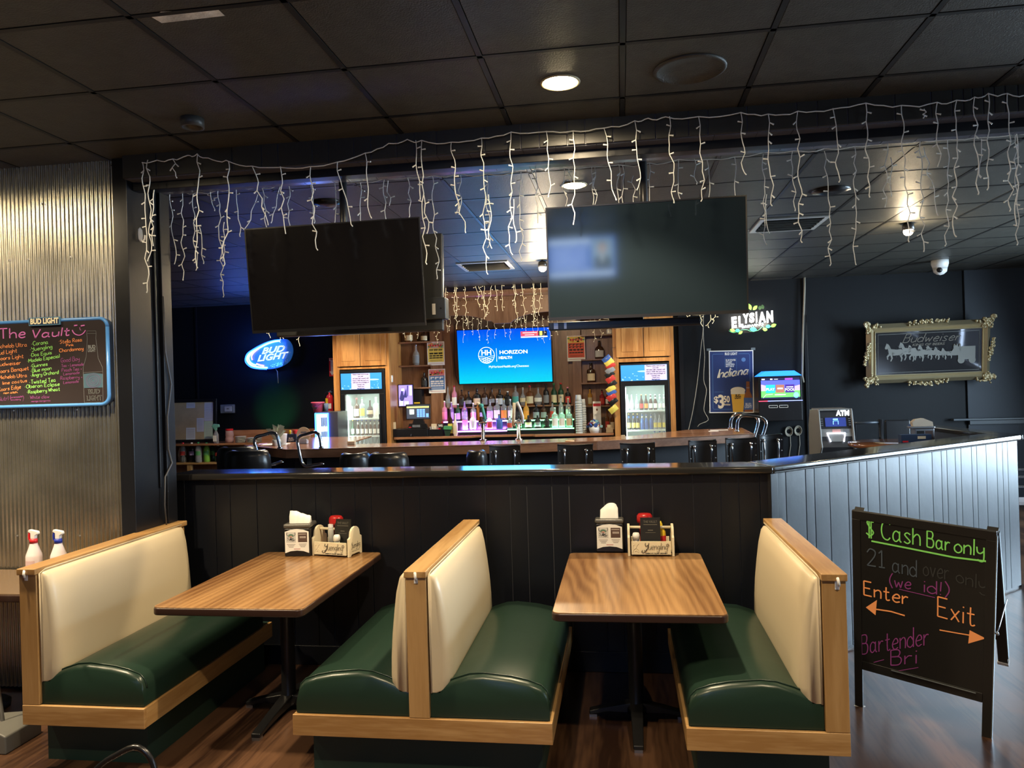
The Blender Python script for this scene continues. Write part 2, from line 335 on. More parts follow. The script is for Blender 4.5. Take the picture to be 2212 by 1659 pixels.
# angled part in local frame along tn
L=(A1-A0).length; MA=Matrix.Translation(A0)@Matrix((( tn.x,-nn.x,0,0),(tn.y,-nn.y,0,0),(0,0,1,0),(0,0,0,1)))
ha=struct('wall_half_angled',MB().box(0,L,.012,.13,0,CZ-.04,MA),BLK)
gp=[1698,1741,1760,1792.5,1832.6,1858,1874,1899.5,1915,1944.8,1958.6,1984.7,2015.5,2035.5,2047.4,2065.7,2078,2101,2112,2132.6,2155.3,2168,2179]
def along(p): return (onp(p,1060,A0,nn)-A0).dot(tn)
xs=[.055]+[along(p) for p in gp]+[L]
b=MB()
for a,c in zip(xs,xs[1:]): b.box(a+.002,c-.002,0,.013,.02,CZ-.045,MA)
obj('angled_wall_boards',b,mat('angled_paint_window_sheen',(.022,.027,.033),.40,bump=.35,bs=7,var=.25),ha,bevel=.002,seg=1)  # lighter, bluer copy of the black paint; window sheen put into the colour
struct('trim_5',MB().box(-.015,.05,-.012,.02,.0,CZ-.045,MA).box(.80,.862,HW-.002,HW+.013,0,CZ-.045),BLK,bevel=.004)
# return at the far end
A2=Vector((3.12,8.45,0)); t2=(A2-A1).normalized(); n2=Vector((t2.y,-t2.x,0)); L2=(A2-A1).length
MR=Matrix.Translation(A1)@Matrix(((t2.x,-n2.x,0,0),(t2.y,-n2.y,0,0),(0,0,1,0),(0,0,0,1)))
struct('wall_half_return',MB().box(0,L2,.0,.12,0,CZ-.04,MR),BLK)
# wooden cap (one mitred run)
def cap_run(o,w0,w1,z0,z1):   # o = list of points, offsets to both sides
    pts=o; n=len(pts); nr=[]
    for i in range(n-1):
        d_=(pts[i+1]-pts[i]).normalized(); nr.append(Vector((d_.y,-d_.x,0)))
    def off(w_):
        out=[pts[0]+nr[0]*w_]
        for i in range(1,n-1):
            bs=(nr[i-1]+nr[i]); bs=bs/ bs.length; out.append(pts[i]+bs*(w_/bs.dot(nr[i])))
        out.append(pts[-1]+nr[-1]*w_); return out
    a=off(w0); b_=off(w1); mb=MB()
    for i in range(n-1): mb.prism([(p.x,p.y) for p in (a[i],a[i+1],b_[i+1],b_[i])],z0,z1,'z')
    return mb
CAPM=mat('black_gloss_ledge',(.02,.019,.018),.16,coat=.6,bump=.06,bs=8)
cp=struct('trim_6',cap_run([Vector((-2.99,HW,0)),A0,A1],.035,-.26,CZ-.045,CZ),CAPM,bevel=.012)
struct('trim_7',cap_run([A1+Vector((.02,0,0)),A2],.03,-.16,CZ-.046,CZ-.001),CAPM,bevel=.01)
# far room walls
BY=11.4
struct('wall_back',MB().box(-7.7,4.78,BY,BY+.12,0,ZC),WALLB)
struct('wall_back_right',MB().box(4.78,8.0,BY-.03,BY+.12,0,ZC),mat('right_blue_wall_paint',(.03,.04,.058),.45,bump=.3,bs=5))
struct('trim_8',MB().box(4.55,7.0,BY-.12,BY-.031,1.10,1.13).box(4.78,7.0,BY-.07,BY-.031,1.04,1.0999),mat('blue_grey_rail',(.10,.12,.14),.3),bevel=.006)
struct('wall_left',MB().box(-7.8,-7.6,4.5,BY+.1,0,ZC),WALLB)
struct('trim_9',MB().box(-6.80,-6.77,BY-.012,BY,0,ZC),BLK)
struct('wall_rear',MB().box(-5.7,8.1,-4.2,-4.1,0,ZC),mat('rear_wall_paint',(.05,.045,.04),.6))
# right wall with two windows (daylight)
rw=MB(); X=7.0
for a,b_,c,d_ in ((-4.2,0,0,ZC),(0,3.2,0,.6),(0,3.2,2.9,ZC),(3.2,5.3,0,ZC),(5.3,9.1,0,.6),(5.3,9.1,2.9,ZC),(9.1,BY,0,ZC)): rw.box(X,X+.12,a,b_,c,d_)
struct('wall_right',rw,WALLB)
for k,(a,b_) in enumerate(((0,3.2),(5.3,9.1))):
    wf=MB(); 
    for p in (a,(a+b_)/2-.03,b_-.06): wf.box(X+.02,X+.08,p,p+.06,.6,2.9)
    for q in (.6,2.84): wf.box(X+.02,X+.08,a,b_,q,q+.06)
    wn=struct('window_%d'%(k+1),wf,STEEL)
    obj('window_glass',MB().box(X+.045,X+.05,a+.06,b_-.06,.66,2.84),mat('window_glass',(1,1,1),0,trans=1),wn)
# wall conduit / corner pieces on back wall
struct('trim_10',MB().box(*(lambda q:(q.x-.02,q.x+.02))(at(1742,800,BY)),BY-.03,BY,0.3,ZC),BLK)
struct('trim_11',MB().box(*(lambda q:(q.x-.03,q.x+.03))(at(1472,800,BY)),BY-.04,BY,0,ZC),BLK)
# ================= BOOTHS AND TABLES =================
Y0,Y1=3.275,4.47
def seatprof(x_back,x_front,n=14):
    P=[(0,.43),(.1,.452),(.2,.475),(.33,.497),(.45,.502),(.55,.497),(.68,.49),(.82,.475),(.93,.455),(.975,.43),(.995,.39),(1,.35),(1,.312),(0,.312)]
    return [(x_back+(x_front-x_back)*u,z) for u,z in P]
def seat(x_back,x_front,root):
    pr=seatprof(x_back,x_front); c=sum(p[0] for p in pr)/len(pr); v=[];f=[]; n=len(pr); ys=[Y0,Y0+.012,Y0+.035,Y0+.3,Y1-.3,Y1-.05,Y1]; k=[-.022,-.006,0,.0,0,0,-.02]
    for y,q in zip(ys,k):
        for i,(x,z) in enumerate(pr):
            v.append((x,y,z+(q if i<11 else 0)))
    for a in range(len(ys)-1):
        for i in range(n): j=(i+1)%n; f.append((a*n+i,a*n+j,(a+1)*n+j,(a+1)*n+i))
    f.append(list(range(n))); f.append([(len(ys)-1)*n+i for i in range(n)][::-1])
    o=obj('seat_cushion',MB().add(v,f),GREEN,root,world=True,auto=50)
    s=MB().tube([(x,Y0+.03,z+.001) for x,z in pr[:11]],.0045,6); obj('seat_piping',s,GREEN,o,world=False,smooth_=True)
def back(xb,sg,root):   # padded back; sg = +1 faces right
    P=[(.004,.945),(.022,.945),(.040,.925),(.058,.86),(.072,.76),(.083,.66),(.09,.56),(.092,.48),(.088,.435),(.07,.42),(.004,.42)]
    pr=[(xb+sg*u,z) for u,z in P]; n=len(pr); v=[];f=[]; cx=xb+sg*.03
    ys=[(Y0+.0,.62),(Y0+.012,.9),(Y0+.04,1.02),(Y0+.1,1.06),(Y1-.2,1.0),(Y1-.08,.98),(Y1-.03,.8),(Y1-.01,.5)]
    for y,k in ys:
        for i,(x,z) in enumerate(pr):
            zz=z if k>.95 else .42+(z-.42)*(1-(1-k)*.06); v.append((xb+sg*.004+(x-xb-sg*.004)*k,y,zz))
    for a in range(len(ys)-1):
        for i in range(n): j=(i+1)%n; f.append((a*n+i,a*n+j,(a+1)*n+j,(a+1)*n+i))
    f.append(list(range(n))); f.append([(len(ys)-1)*n+i for i in range(n)][::-1])
    o=obj('back_cushion',MB().add(v,f),CREAM,root,world=True,auto=70)
    obj('back_piping',MB().tube([(xb+sg*.008,Y0-.004,.42),(xb+sg*.008,Y0-.006,.94),(xb+sg*.012,Y0+.03,.952),(xb+sg*.012,Y1-.02,.952)],.004,6),CREAM,o,world=False,smooth_=True)
def booth(label,x0,x1,px0,px1,seats,group):
    r=T('booth_bench',label,'booth',((px0+px1)/2,Y0,0),group=group)
    obj('kick_base',MB().box(x0+(.05 if seats[0] else .04),x1-(.06),Y0+.09,Y1+.1,0,.215),GREENK,r,world=True)
    rl=MB().box(x0,x1,Y0-.02,Y0,.215,.31); obj('end_rail',rl,OAKX,r,world=True,bevel=.003)
    if seats[0]: obj('side_rail',MB().box(x0,x0+.02,Y0+.001,Y1+.1,.215,.309),OAK,r,world=True,bevel=.003)
    if seats[1]: obj('side_rail',MB().box(x1-.02,x1,Y0+.001,Y1+.1,.215,.309),OAK,r,world=True,bevel=.003)
    obj('seat_deck',MB().box(x0+.022,x1-.022,Y0+.002,Y1+.1,.25,.309),GREENK,r,world=True)
    obj('end_post',MB().box(px0,px1,Y0-.018,Y0+.03,.311,.934),OAKZ,r,world=True,bevel=.003)
    obj('back_panel',MB().box(px0+.012,px1-.012,Y0+.03,Y1+.05,.311,.934),OAKZ,r,world=True)
    obj('cap_rail',MB().box(px0-.004,px1+.004,Y0-.03,Y1+.06,.9345,.965),OAK,r,world=True,bevel=.004)
    if seats[0]: seat(px0-.002,x0+.012,r); back(px0,-1,r)
    if seats[1]: seat(px1+.002,x1-.012,r); back(px1,1,r)
booth('oak-trimmed double booth with cream backs and green seats between the two tables',-1.522,-.338,-.975,-.882,(1,1),'booth benches')
booth('oak-trimmed green booth bench at right, beside the chalkboard easel',.228,.885,.79,.885,(1,0),'booth benches')
booth('oak-trimmed green booth bench at left, in front of the corrugated metal wall',-2.89,-2.255,-2.89,-2.80,(0,1),'booth benches')
for (px,py),lb in (((56,1241),'left booth'),((898,1246),'middle booth'),((1808,1258),'right booth')):
    q=at(px,py,Y0-.02); h=T('adhesive_hook','small white adhesive hook on the end post of the %s'%lb,'hook',(q.x,Y0-.0185,q.z),group='hooks on the booth posts')
    obj('hook_plate',MB().box(-.009,.009,-.003,0,-.03,.02),WHT,h,bevel=.002); obj('hook_bend',MB().tube([(0,-.003,.015),(0,-.012,.02),(.002,-.018,.005),(.004,-.014,-.012)],.006,6),WHT,h,smooth_=True)
def rrect(x0,x1,y0,y1,r,n=6):
    p=[]
    for cx,cy,a in ((x1-r,y1-r,0),(x0+r,y1-r,90),(x0+r,y0+r,180),(x1-r,y0+r,270)):
        for k in range(n+1): t=rad(a+90*k/n); p.append((cx+r*math.cos(t),cy+r*math.sin(t)))
    return p
def table(x0,x1,y0,y1,label,bx,by):
    t=T('booth_table',label,'table',(bx,by,0),group='booth tables')
    obj('tabletop',MB().prism(rrect(x0+.004,x1-.004,y0+.004,y1,.035),.71,.746,'z'),TAB,t,world=True,bevel=.002)
    obj('rubber_edge',MB().prism(rrect(x0,x1,y0,y1+.001,.04),.7045,.742,'z'),EDGE,t,world=True,bevel=.008)
    obj('column',MB().lathe([(.06,.03),(.06,.06),(.04,.09),(.038,.66),(.07,.68),(.12,.70)],(bx,by,0),16),IRON,t,world=True,smooth_=True)
    for dx,dy in ((1,0),(-1,0),(0,-1),(0,1)):
        Lg=.25 if dx else .4
        a=Vector((dx,dy,0)); s=Vector((-dy,dx,0))*.028
        v=[];
        for u,z0,z1,k in ((.03,.03,.085,1.2),(Lg*.6,.03,.06,1),(Lg,.012,.035,.9)):
            for sg in(-1,1):
                for z in (z0,z1): v.append(tuple(Vector((bx,by,0))+a*u+s*sg*k+Vector((0,0,z))))
        f=[]
        for k in (0,4): f+=[(k,k+1,k+5,k+4),(k+2,k+6,k+7,k+3),(k,k+4,k+6,k+2),(k+1,k+3,k+7,k+5)]
        f+=[(0,2,3,1),(8,9,11,10)]
        lg=obj('foot',MB().add(v,f),IRON,t,world=True,bevel=.006)
        if not(dy==1): obj('foot_glide',MB().box(bx+dx*(Lg-.02)-.02,bx+dx*(Lg-.02)+.02,by+dy*(Lg-.02)-.02,by+dy*(Lg-.02)+.02,0,.014),STEEL,lg)
    return t
table(-.344,.436,3.393,4.607,'wood-grain booth table between the middle and right booths',.03,4.06)
table(-2.302,-1.522,3.393,4.607,'wood-grain booth table between the left and middle booths',-1.90,4.03)
# ---- table sets: napkin dispenser, wooden caddy and contents
TZ=.7465
BW_=mat('cream_painted_wood',(.78,.70,.50),.5); BLKC=mat('black_menu_card',(.02,.02,.018),.35); YEL=flat('mustard_yellow',(.75,.52,.03),.35)
KET=mat('ketchup_red',(.42,.015,.015),.3)
def dispenser(x,y,rz,lab,tall,nm):
    t=T('napkin_dispenser',lab,'napkin dispenser',(x,y,TZ),(0,0,rz),group='napkin dispensers')
    w_,h_,d_=.083,.175,.055
    obj('dispenser_body',MB().box(-w_,w_,-d_,d_,.0,h_),BLKP,t,bevel=.008)
    obj('dispenser_lid',MB().box(-w_-.004,w_+.004,-d_-.004,d_+.02,h_,h_+.028),mat('dark_grey_plastic',(.10,.095,.085),.3),t,bevel=.01)
    cd_=MB().prism([(-w_+.007,.022),(-w_*.5,.034),(0,.038),(w_*.5,.034),(w_-.007,.022),(w_-.007,h_-.02),(w_*.5,h_-.008),(0,h_-.004),(-w_*.5,h_-.008),(-w_+.007,h_-.02)],-d_-.002,-d_-.0002)
    p1=MB().quad(-.068,.088,-.006,.152,-d_-.0025); p2=MB().quad(.008,.09,.066,.15,-d_-.0025)
    e=MB(); rr=random.Random(4)
    for k in range(60):
        a=rr.uniform(0,6.28); q=rr.uniform(0,.024); cx,cz=-.037+q*math.cos(a)*1.1,.108+q*math.sin(a)*.7; e.tube([(cx,-d_-.003,cz),(cx+rr.uniform(-.008,.008),-d_-.003,cz+rr.uniform(-.005,.005))],.0009,3)
    for sx in (-1,1): e.tube([(-.037+sx*.02,-d_-.003,.128),(-.037+sx*.028,-d_-.003,.14),(-.037+sx*.024,-d_-.003,.15)],.0015,3)
    gr=MB().ell(-.037,.13,.018,.011,-d_-.0031); pk=MB().ell(-.037,.124,.011,.006,-d_-.0032)
    wn=MB()
    for k in range(5): wn.quad(.02+.008*k,.115,.025+.008*k,.127,-d_-.003)
    wn.quad(.012,.138,.06,.142,-d_-.003)
    tx=MB(); 
    for k,(s1,s2) in enumerate((('Bald Eagle Lodge 233','Come Eat and Drink'),('By Prairie Creek','Main Street'),('217-555-0100','Open Tuesday'))):
        tx.quad(-.064+.006*k,.075-.0085*k,-.010-.006*k,.078-.0085*k,-d_-.0025); tx.quad(.012+.005*k,.077-.0085*k,.062-.005*k,.080-.0085*k,-d_-.0025)
    rd=MB().quad(-.02,.046,.022,.049,-d_-.0025)
    obj('advert_card',[(cd_,PAPER),(p1,flat('card_pale',(.6,.6,.58))),(p2,flat('photo_brown',(.10,.06,.05))),(e,INK),(gr,flat('card_green',(.12,.22,.16))),(pk,flat('card_pink',(.6,.35,.28))),(wn,flat('photo_window',(.6,.55,.52))),(tx,flat('card_text',(.25,.22,.22))),(rd,flat('card_red_text',(.5,.08,.1)))],None,t)
    # napkins
    v=[];f=[];n=11; r2=random.Random(nm)
    for i in range(n):
        u=i/(n-1)
        if tall: hh=.05+.04*min(1,u*2.2)-(.03*max(0,u-.85)/.15); xo=-.055+.11*u
        else: hh=.075-.045*max(0,u-.25); xo=-.055+.125*u
        for k,(dy,fz) in enumerate(((-.028,0),(-.02,.55),(-.004,1),(.012,.93),(.026,0))):
            v.append((xo*(1 if fz<.5 else (.97 if tall else 1.05)),dy+.006*math.sin(i*2.3)*(fz>0),h_+.027+hh*fz+r2.uniform(-.002,.002)*fz))
    for i in range(n-1):
        for k in range(4): f.append((i*5+k,(i+1)*5+k,(i+1)*5+k+1,i*5+k+1))
    f.append([0,1,2,3,4]); f.append([(n-1)*5+k for k in (4,3,2,1,0)])
    o=obj('napkins',MB().add(v,f),mat('napkin_paper',(.88,.87,.82),.85),t,smooth_=True)
q=flr(643,1203,TZ); dispenser(q.x-.01,q.y+.065,.07,'black napkin dispenser with an advert card on the left booth table',0,1)
q=flr(1318,1194,TZ); dispenser(q.x,q.y+.06,-.02,'black napkin dispenser with an advert card on the right booth table',1,2)
def caddy(x,y,rz,lab,wh):
    t=T('condiment_caddy',lab,'condiment caddy',(x,y,TZ),(0,0,rz),group='wooden beer-brand caddies')
    w_=.128; d_=.075
    fp=MB().box(-w_+.014,w_-.014,-d_-.006,-d_+.006,.012,.088)
    yt=MB()
    yt.write('Y',-.042,.040,.040,.0022,-d_-.0085,slant=.25); yt.write('uengling',-.016,.041,.040,.0012,-d_-.0085,w=.108,slant=.25)
    yt.tube([(-.05,-d_-.0085,.038),(-.056,-d_-.0085,.03),(-.048,-d_-.0085,.024),(-.032,-d_-.0085,.03),(-.026,-d_-.0085,.045)],.0016,4)
    yt.tube([(.086,-d_-.0085,.07),(.098,-d_-.0085,.076),(.104,-d_-.0085,.068),(.096,-d_-.0085,.06)],.0014,4)
    yt.text("AMERICA'S OLDEST BREWERY",.03,.019,.009,-d_-.0066,bold=.0004,w=.13)
    eg=MB(); 
    for pts in (((-.108,.022),(-.1,.04),(-.088,.05),(-.08,.066),(-.07,.075)),((-.1,.04),(-.104,.06),(-.096,.07)),((-.088,.05),(-.075,.04),(-.07,.026)),((-.095,.03),(-.082,.034),(-.074,.022))): eg.tube([(a,-d_-.0065,b) for a,b in smooth(pts)],.0015,3)
    obj('front_board',[(fp,BW_),(yt,INK),(eg,flat('faded_eagle',(.62,.56,.44)))],None,t)
    obj('back_board',MB().box(-w_+.014,w_-.014,d_-.006,d_+.006,.012,.088),BW_,t); obj('bottom_board',MB().box(-w_+.014,w_-.014,-d_+.006,d_-.006,.014,.022),BW_,t)
    for sg in (-1,1):
        pr=[(-d_,0),(-d_+.02,0),(-d_+.03,.012),(d_-.03,.012),(d_-.02,0),(d_,0),(d_,.11),(d_-.02,.12)]+[(.05*math.cos(a)*1.05,.135+.045*math.sin(a)) for a in [PI*k/8 for k in range(9)]]+[(-d_+.02,.12),(-d_,.11)]
        e=obj('side_board',MB().prism(pr,sg*w_-.007,sg*w_+.007,'x'),BW_,t,bevel=.002)
        if sg==1:
            b=MB(); b.write('Yuengling',-.05,.05,.035,.0013,0,w=.1,slant=.2); b.text("AMERICA'S OLDEST BREWERY",0,.03,.008,0,w=.09)
            mm=Matrix.Translation((w_+.0078,0,0))@Matrix.Rotation(PI/2,4,'Z'); b2=MB().add(b.v,b.f,mm); obj('side_lettering',b2,INK,e)
    obj('handle',MB().tube([(-w_,0,.158),(w_,0,.158)],.008,10),BW_,t,smooth_=True)
    M_=Matrix.Translation((x,y,TZ))@Matrix.Rotation(rz,4,'Z')
    def sub(nm_,lb,cat,lx,ly,lz=.0225): 
        p=M_@Vector((lx,ly,lz)); return T(nm_,lb,cat,p,(0,0,rz))
    c=sub('menu_card','black folded menu card standing in the caddy on the %s table'%wh,'menu',.045,-.055) if wh=='left' else sub('menu_card','black folded menu card standing in the caddy on the %s table'%wh,'menu',.0,-.055)
    obj('card_panel',[(MB().box(-.058,.058,-.003,.003,0,.20),BLKC),(MB().text('THE VAULT',0,.175,.02,-.0035,w=.08).quad(-.04,.157,.04,.160,-.0035).quad(-.015,.124,.015,.128,-.0035).quad(-.03,.111,.03,.113,-.0035),flat('faded_gilt',(.16,.15,.12)))],None,c).rotation_euler=(rad(-6),0,0)
    k=sub('ketchup_bottle','red ketchup squeeze bottle standing in the caddy on the %s table'%wh,'ketchup bottle',-.02 if wh=='left' else -.03,.03)
    obj('bottle_body',MB().lathe([(.032,0),(.034,.02),(.03,.09),(.034,.14),(.03,.16)],n=14,sy=.75),KET,k,smooth_=True)
    obj('bottle_cap',MB().lathe([(.046,.16),(.048,.175),(.046,.2),(.036,.212),(.012,.214)],n=14,sy=.8),KET,k,smooth_=True)
    s=sub('salt_shaker','white salt shaker in front of the menu card, caddy on the %s table'%wh,'salt shaker',.045 if wh=='left' else -.085,-.0615+.028 if wh!='left' else -.0615+.02)
    if wh=='left': s.location=M_@Vector((.03,-.045+.0,.0225)); c.location=M_@Vector((.05,-.02,.0225))
    obj('shaker_body',MB().lathe([(.016,0),(.018,.04),(.019,.08)],n=14),mat('clear_plastic',(.9,.9,.9),.1,trans=.7),s,smooth_=True); obj('shaker_cap',MB().lathe([(.022,.072),(.022,.095),(.017,.108),(.006,.11)],n=14),WHT,s,smooth_=True)
    if wh=='left':
        s=sub('spice_bottle','clear labelled seasoning bottle beside the ketchup, caddy on the left table','seasoning bottle',-.035,-.01)
        obj('bottle_body',MB().lathe([(.018,0),(.018,.13),(.014,.145)],n=12),flat('grey_label',(.45,.45,.42)),s,smooth_=True); obj('bottle_cap',MB().lathe([(.016,.145),(.016,.165)],n=12),WHT,s)
    else:
        s=sub('mustard_bottle','yellow mustard squeeze bottle in the caddy on the right table','mustard bottle',.062,.01)
        obj('bottle_body',MB().lathe([(.028,0),(.03,.09),(.028,.11),(.014,.13)],n=14,sy=.7),YEL,s,smooth_=True); obj('bottle_cap',MB().lathe([(.014,.13),(.012,.15),(.004,.17)],n=12),YEL,s,smooth_=True)
        obj('bottle_label',MB().lathe([(.0305,.05),(.031,.085)],n=14,sy=.71),RED,s)
q=flr(718,1203,TZ); caddy(q.x+.0,q.y+.08,-.20,'cream wooden caddy lettered with a beer name on the left booth table','left')
q=flr(1407,1202,TZ); caddy(q.x+.0,q.y+.075,.0,'cream wooden caddy lettered with a beer name on the right booth table','right')
# ---- far-left corner: small table, spray bottles, dustpan
t=T('side_table','brown side table behind the left booth, against the corrugated wall','table',(-3.75,3.85,0))
obj('tabletop',MB().prism(rrect(-4.6,-2.97,3.60,4.12,.02),.705,.745,'z'),mat('brown_laminate',(.16,.11,.07),.25),t,world=True,bevel=.003); obj('rubber_edge',MB().prism(rrect(-4.61,-2.962,3.592,4.121,.025),.70,.738,'z'),EDGE,t,world=True,bevel=.006)
obj('column',MB().lathe([(.2,0),(.2,.02),(.04,.06),(.035,.69)],(-3.75,3.85,0),14),IRON,t,world=True,smooth_=True)
SPW=mat('milky_bottle',(.80,.70,.72),.3)
def spray(px,py,col,trig,lab):
    q=at(px,py,3.84); t=T('spray_bottle',lab,'spray bottle',(q.x,3.84,.7455),group='cleaning sprays behind the left booth')
    obj('bottle_body',MB().lathe([(.037,0),(.042,.006),(.042,.145),(.040,.155),(.024,.20),(.020,.215),(.018,.225)],n=18),SPW,t,smooth_=True)
    lb=MB(); lb.add([(.0425*math.sin(a),-.0425*math.cos(a),z) for z in (.045,.125) for a in [(-.75+k*.15) for k in range(11)]],[(k,k+1,k+12,k+11) for k in range(10)])
    o=obj('printed_label',lb,flat('pink_print',(.72,.52,.52)),t)
    obj('collar',MB().lathe([(.021,.22),(.021,.243)],n=14),col,t,smooth_=True)
    obj('spray_head',MB().prism([(-.012,.243),(.014,.243),(.016,.262),(.034,.272),(.03,.286),(.012,.29),(-.022,.296),(-.028,.284),(-.012,.275)],-.011,.011),WHT,t,bevel=.003)
    obj('trigger',MB().prism([(-.022,.288),(-.012,.284),(-.018,.262),(-.02,.238),(-.028,.236),(-.03,.265)],-.008,.008),trig,t,bevel=.002)
    obj('label_text',MB().write('No No' if col is RED else 'Dawn',-.02,.085,.014,.0012,-.0445,w=.04),flat('red_pen',(.45,.05,.05)),t)
spray(73,1180,RED,RED,'white spray bottle with red collar and trigger behind the left booth')
spray(126,1175,flat('blue_plastic',(.02,.04,.35),.35),flat('blue_plastic',(.02,.04,.35),.35),'white spray bottle with blue collar behind the left booth')
t=T('dustpan','grey lobby dustpan with a long handle in the left corner','dustpan',(-3.22,3.5,0))
obj('pan',MB().prism([(-.16,0),(.12,0),(.12,.09),(.05,.12),(-.16,.10)],-.12,.12),mat('grey_plastic',(.14,.14,.13),.4),t,bevel=.008)
obj('handle',MB().tube([(.0,0,.1),(-.06,.02,.45),(-.1,.03,.78)],.010,8),STEEL,t,smooth_=True)
# ---- near chair, only its bent tube frame reaches the picture
Yc=2.75
t=T('tubular_chair','dark tubular metal chair whose bent leg shows at the bottom left','chair',(at(290,1615,Yc).x,Yc-.25,0))
pp=[at(x,y,Yc) for x,y in ((150,1720),(215,1655),(250,1632),(290,1614),(318,1628),(335,1665),(342,1720))]
pp=[Vector(p) for p in smooth([tuple(p) for p in pp])]
obj('front_leg',MB().tube(pp,.012,8),mat('dark_tube',(.05,.05,.055),.25,.8),t,world=True,smooth_=True)
# ---- A-frame chalkboard
FR_=mat('black_board_frame',(.018,.017,.016),.4); CHK=mat('chalkboard_face',(.02,.019,.018),.3,bump=.1,bs=20,spec=.35); ALU=mat('aluminium_edge',(.32,.38,.42),.35,.7)
EL=(1.426,3.985,.592); RX=Matrix.Translation(EL)@Matrix.Rotation(rad(-32.7),4,'Z')@Matrix.Rotation(rad(12.5),4,'X')@Matrix.Rotation(rad(4.5),4,'Y')
t=T('chalkboard_easel','black standing A-frame chalkboard with neon chalk writing beside the angled half wall','chalkboard sign',(0,0,0)); t.matrix_world=RX
w_,h_=.312,.49
# front leaf: frame, face, legs
fm=MB(); fm.box(-w_,w_,-.012,.012,h_-.05,h_).box(-w_+.045,w_-.045,-.012,.012,-.40,-.35)
obj('top_rail',MB().box(-w_,w_,-.0062,.012,h_-.045,h_),FR_,t,bevel=.002); obj('bottom_rail',MB().box(-w_+.04,w_-.04,-.008,.012,-.40,-.35),FR_,t,bevel=.002)
for sg in (-1,1):
    l=obj('front_leg',MB().box(*( (w_-.040,w_) if sg>0 else (-w_,-w_+.040)),-.0062,.012,-.63,h_-.045),FR_,t,bevel=.002)
    obj('foot_cap',MB().box(*( (w_-.048,w_+.003) if sg>0 else (-w_-.003,-w_+.048)),-.016,.016,-.655,-.63),WHT,l)
obj('edge_strip',MB().box(w_,w_+.004,-.010,.010,-.6,h_-.02),ALU,t)
fc=MB().box(-w_+.04,w_-.04,-.004,.004,-.35,h_-.045)
GC=glow('green_chalk_glow',(.16,.42,.07),.35); PC=glow('pink_chalk_glow',(.25,.045,.17),.12); OC=glow('orange_chalk_glow',(.62,.21,.06),.3); BC=flat('blue_grey_chalk',(.10,.13,.17)); GY=flat('grey_chalk',(.055,.058,.058))  # green, pink and orange chalk carry an added glow of their own
def FL(n,c): return flat(n,c,.9)
GC=FL('green_chalk_glow',(.22,.62,.08)); PC=FL('pink_chalk_glow',(.30,.05,.20)); OC=FL('orange_chalk_glow',(.85,.27,.07)); 
y=-.0046
W=MB()
def bd(px,py): return (RX.inverted()@onp(px,py,EL,RX.to_3x3()@Vector((0,1,0))))
def wr(txt,px0,py0,px1,py1,hpx,r_,slant=0):
    a=bd(px0,py0); b=bd(px1,py1); c=bd(px0,py0-hpx); m_=MB(); m_.write(txt,a.x,a.z,(c-a).length,r_,y,w=b.x-a.x,slope=0,slant=slant)
    k=(b.z-a.z)/(b.x-a.x+1e-9); m_.v=[(p[0],p[1],p[2]+(p[0]-a.x)*k) for p in m_.v]; return m_
def line(ps,r_): return MB().tube([(bd(*p).x,y,bd(*p).z) for p in ps],r_,4,flat_y=.3)
def tri(ps,m_=None): q=[bd(*p) for p in ps]; return MB().poly([(p.x,p.z) for p in q],y-.001)
g1=wr('$ Cash',1872,1158,1988,1178,40,.0042); g2=wr('Bar',2003,1180,2052,1190,34,.0042); g3=wr('only!',2062,1192,2134,1203,34,.0042)
for k in (g2,g3): g1.add(k.v,k.f)
l_=line([(1883,1168),(1960,1183),(2060,1203),(2134,1212)],.0055); g1.add(l_.v,l_.f)
b1=wr('21',1874,1220,1912,1226,36,.0042); b2=wr('and',1928,1234,1980,1246,36,.0035); gg=wr('over',1995,1242,2050,1252,36,.003); g4=wr('only',2066,1256,2130,1276,30,.003); gg.add(g4.v,g4.f)
p1=wr('(we',1922,1266,1968,1272,26,.0035); 
for a in (wr('id!)',1996,1278,2050,1288,28,.0035),line([(1943,1272),(2020,1290)],.0022),wr('Bartender',1862,1412,2006,1392,40,.0034),wr('Bri',1925,1436,1980,1432,32,.0036),line([(1930,1450),(1984,1441)],.002),line([(1888,1430),(1910,1424)],.002)): p1.add(a.v,a.f)
o1=wr('Enter',1867,1284,1962,1306,30,.0045)
for a in (wr('Exit',2026,1330,2106,1352,42,.0042),line([(1955,1329),(1925,1320),(1885,1314)],.0045),line([(2030,1360),(2070,1367),(2100,1372)],.0036),tri([(1871,1311),(1895,1295),(1892,1328)]),tri([(2130,1378),(2095,1360),(2092,1389)])): o1.add(a.v,a.f)
obj('board_face',[(fc,CHK),(g1,GC),(b1,BC),(b2,BC),(gg,GY),(p1,PC),(o1,OC)],None,t)
obj('lower_lip',MB().tube([(-.13,-.012,-.355),(.245,-.012,-.355)],.0025,4),ALU,t)
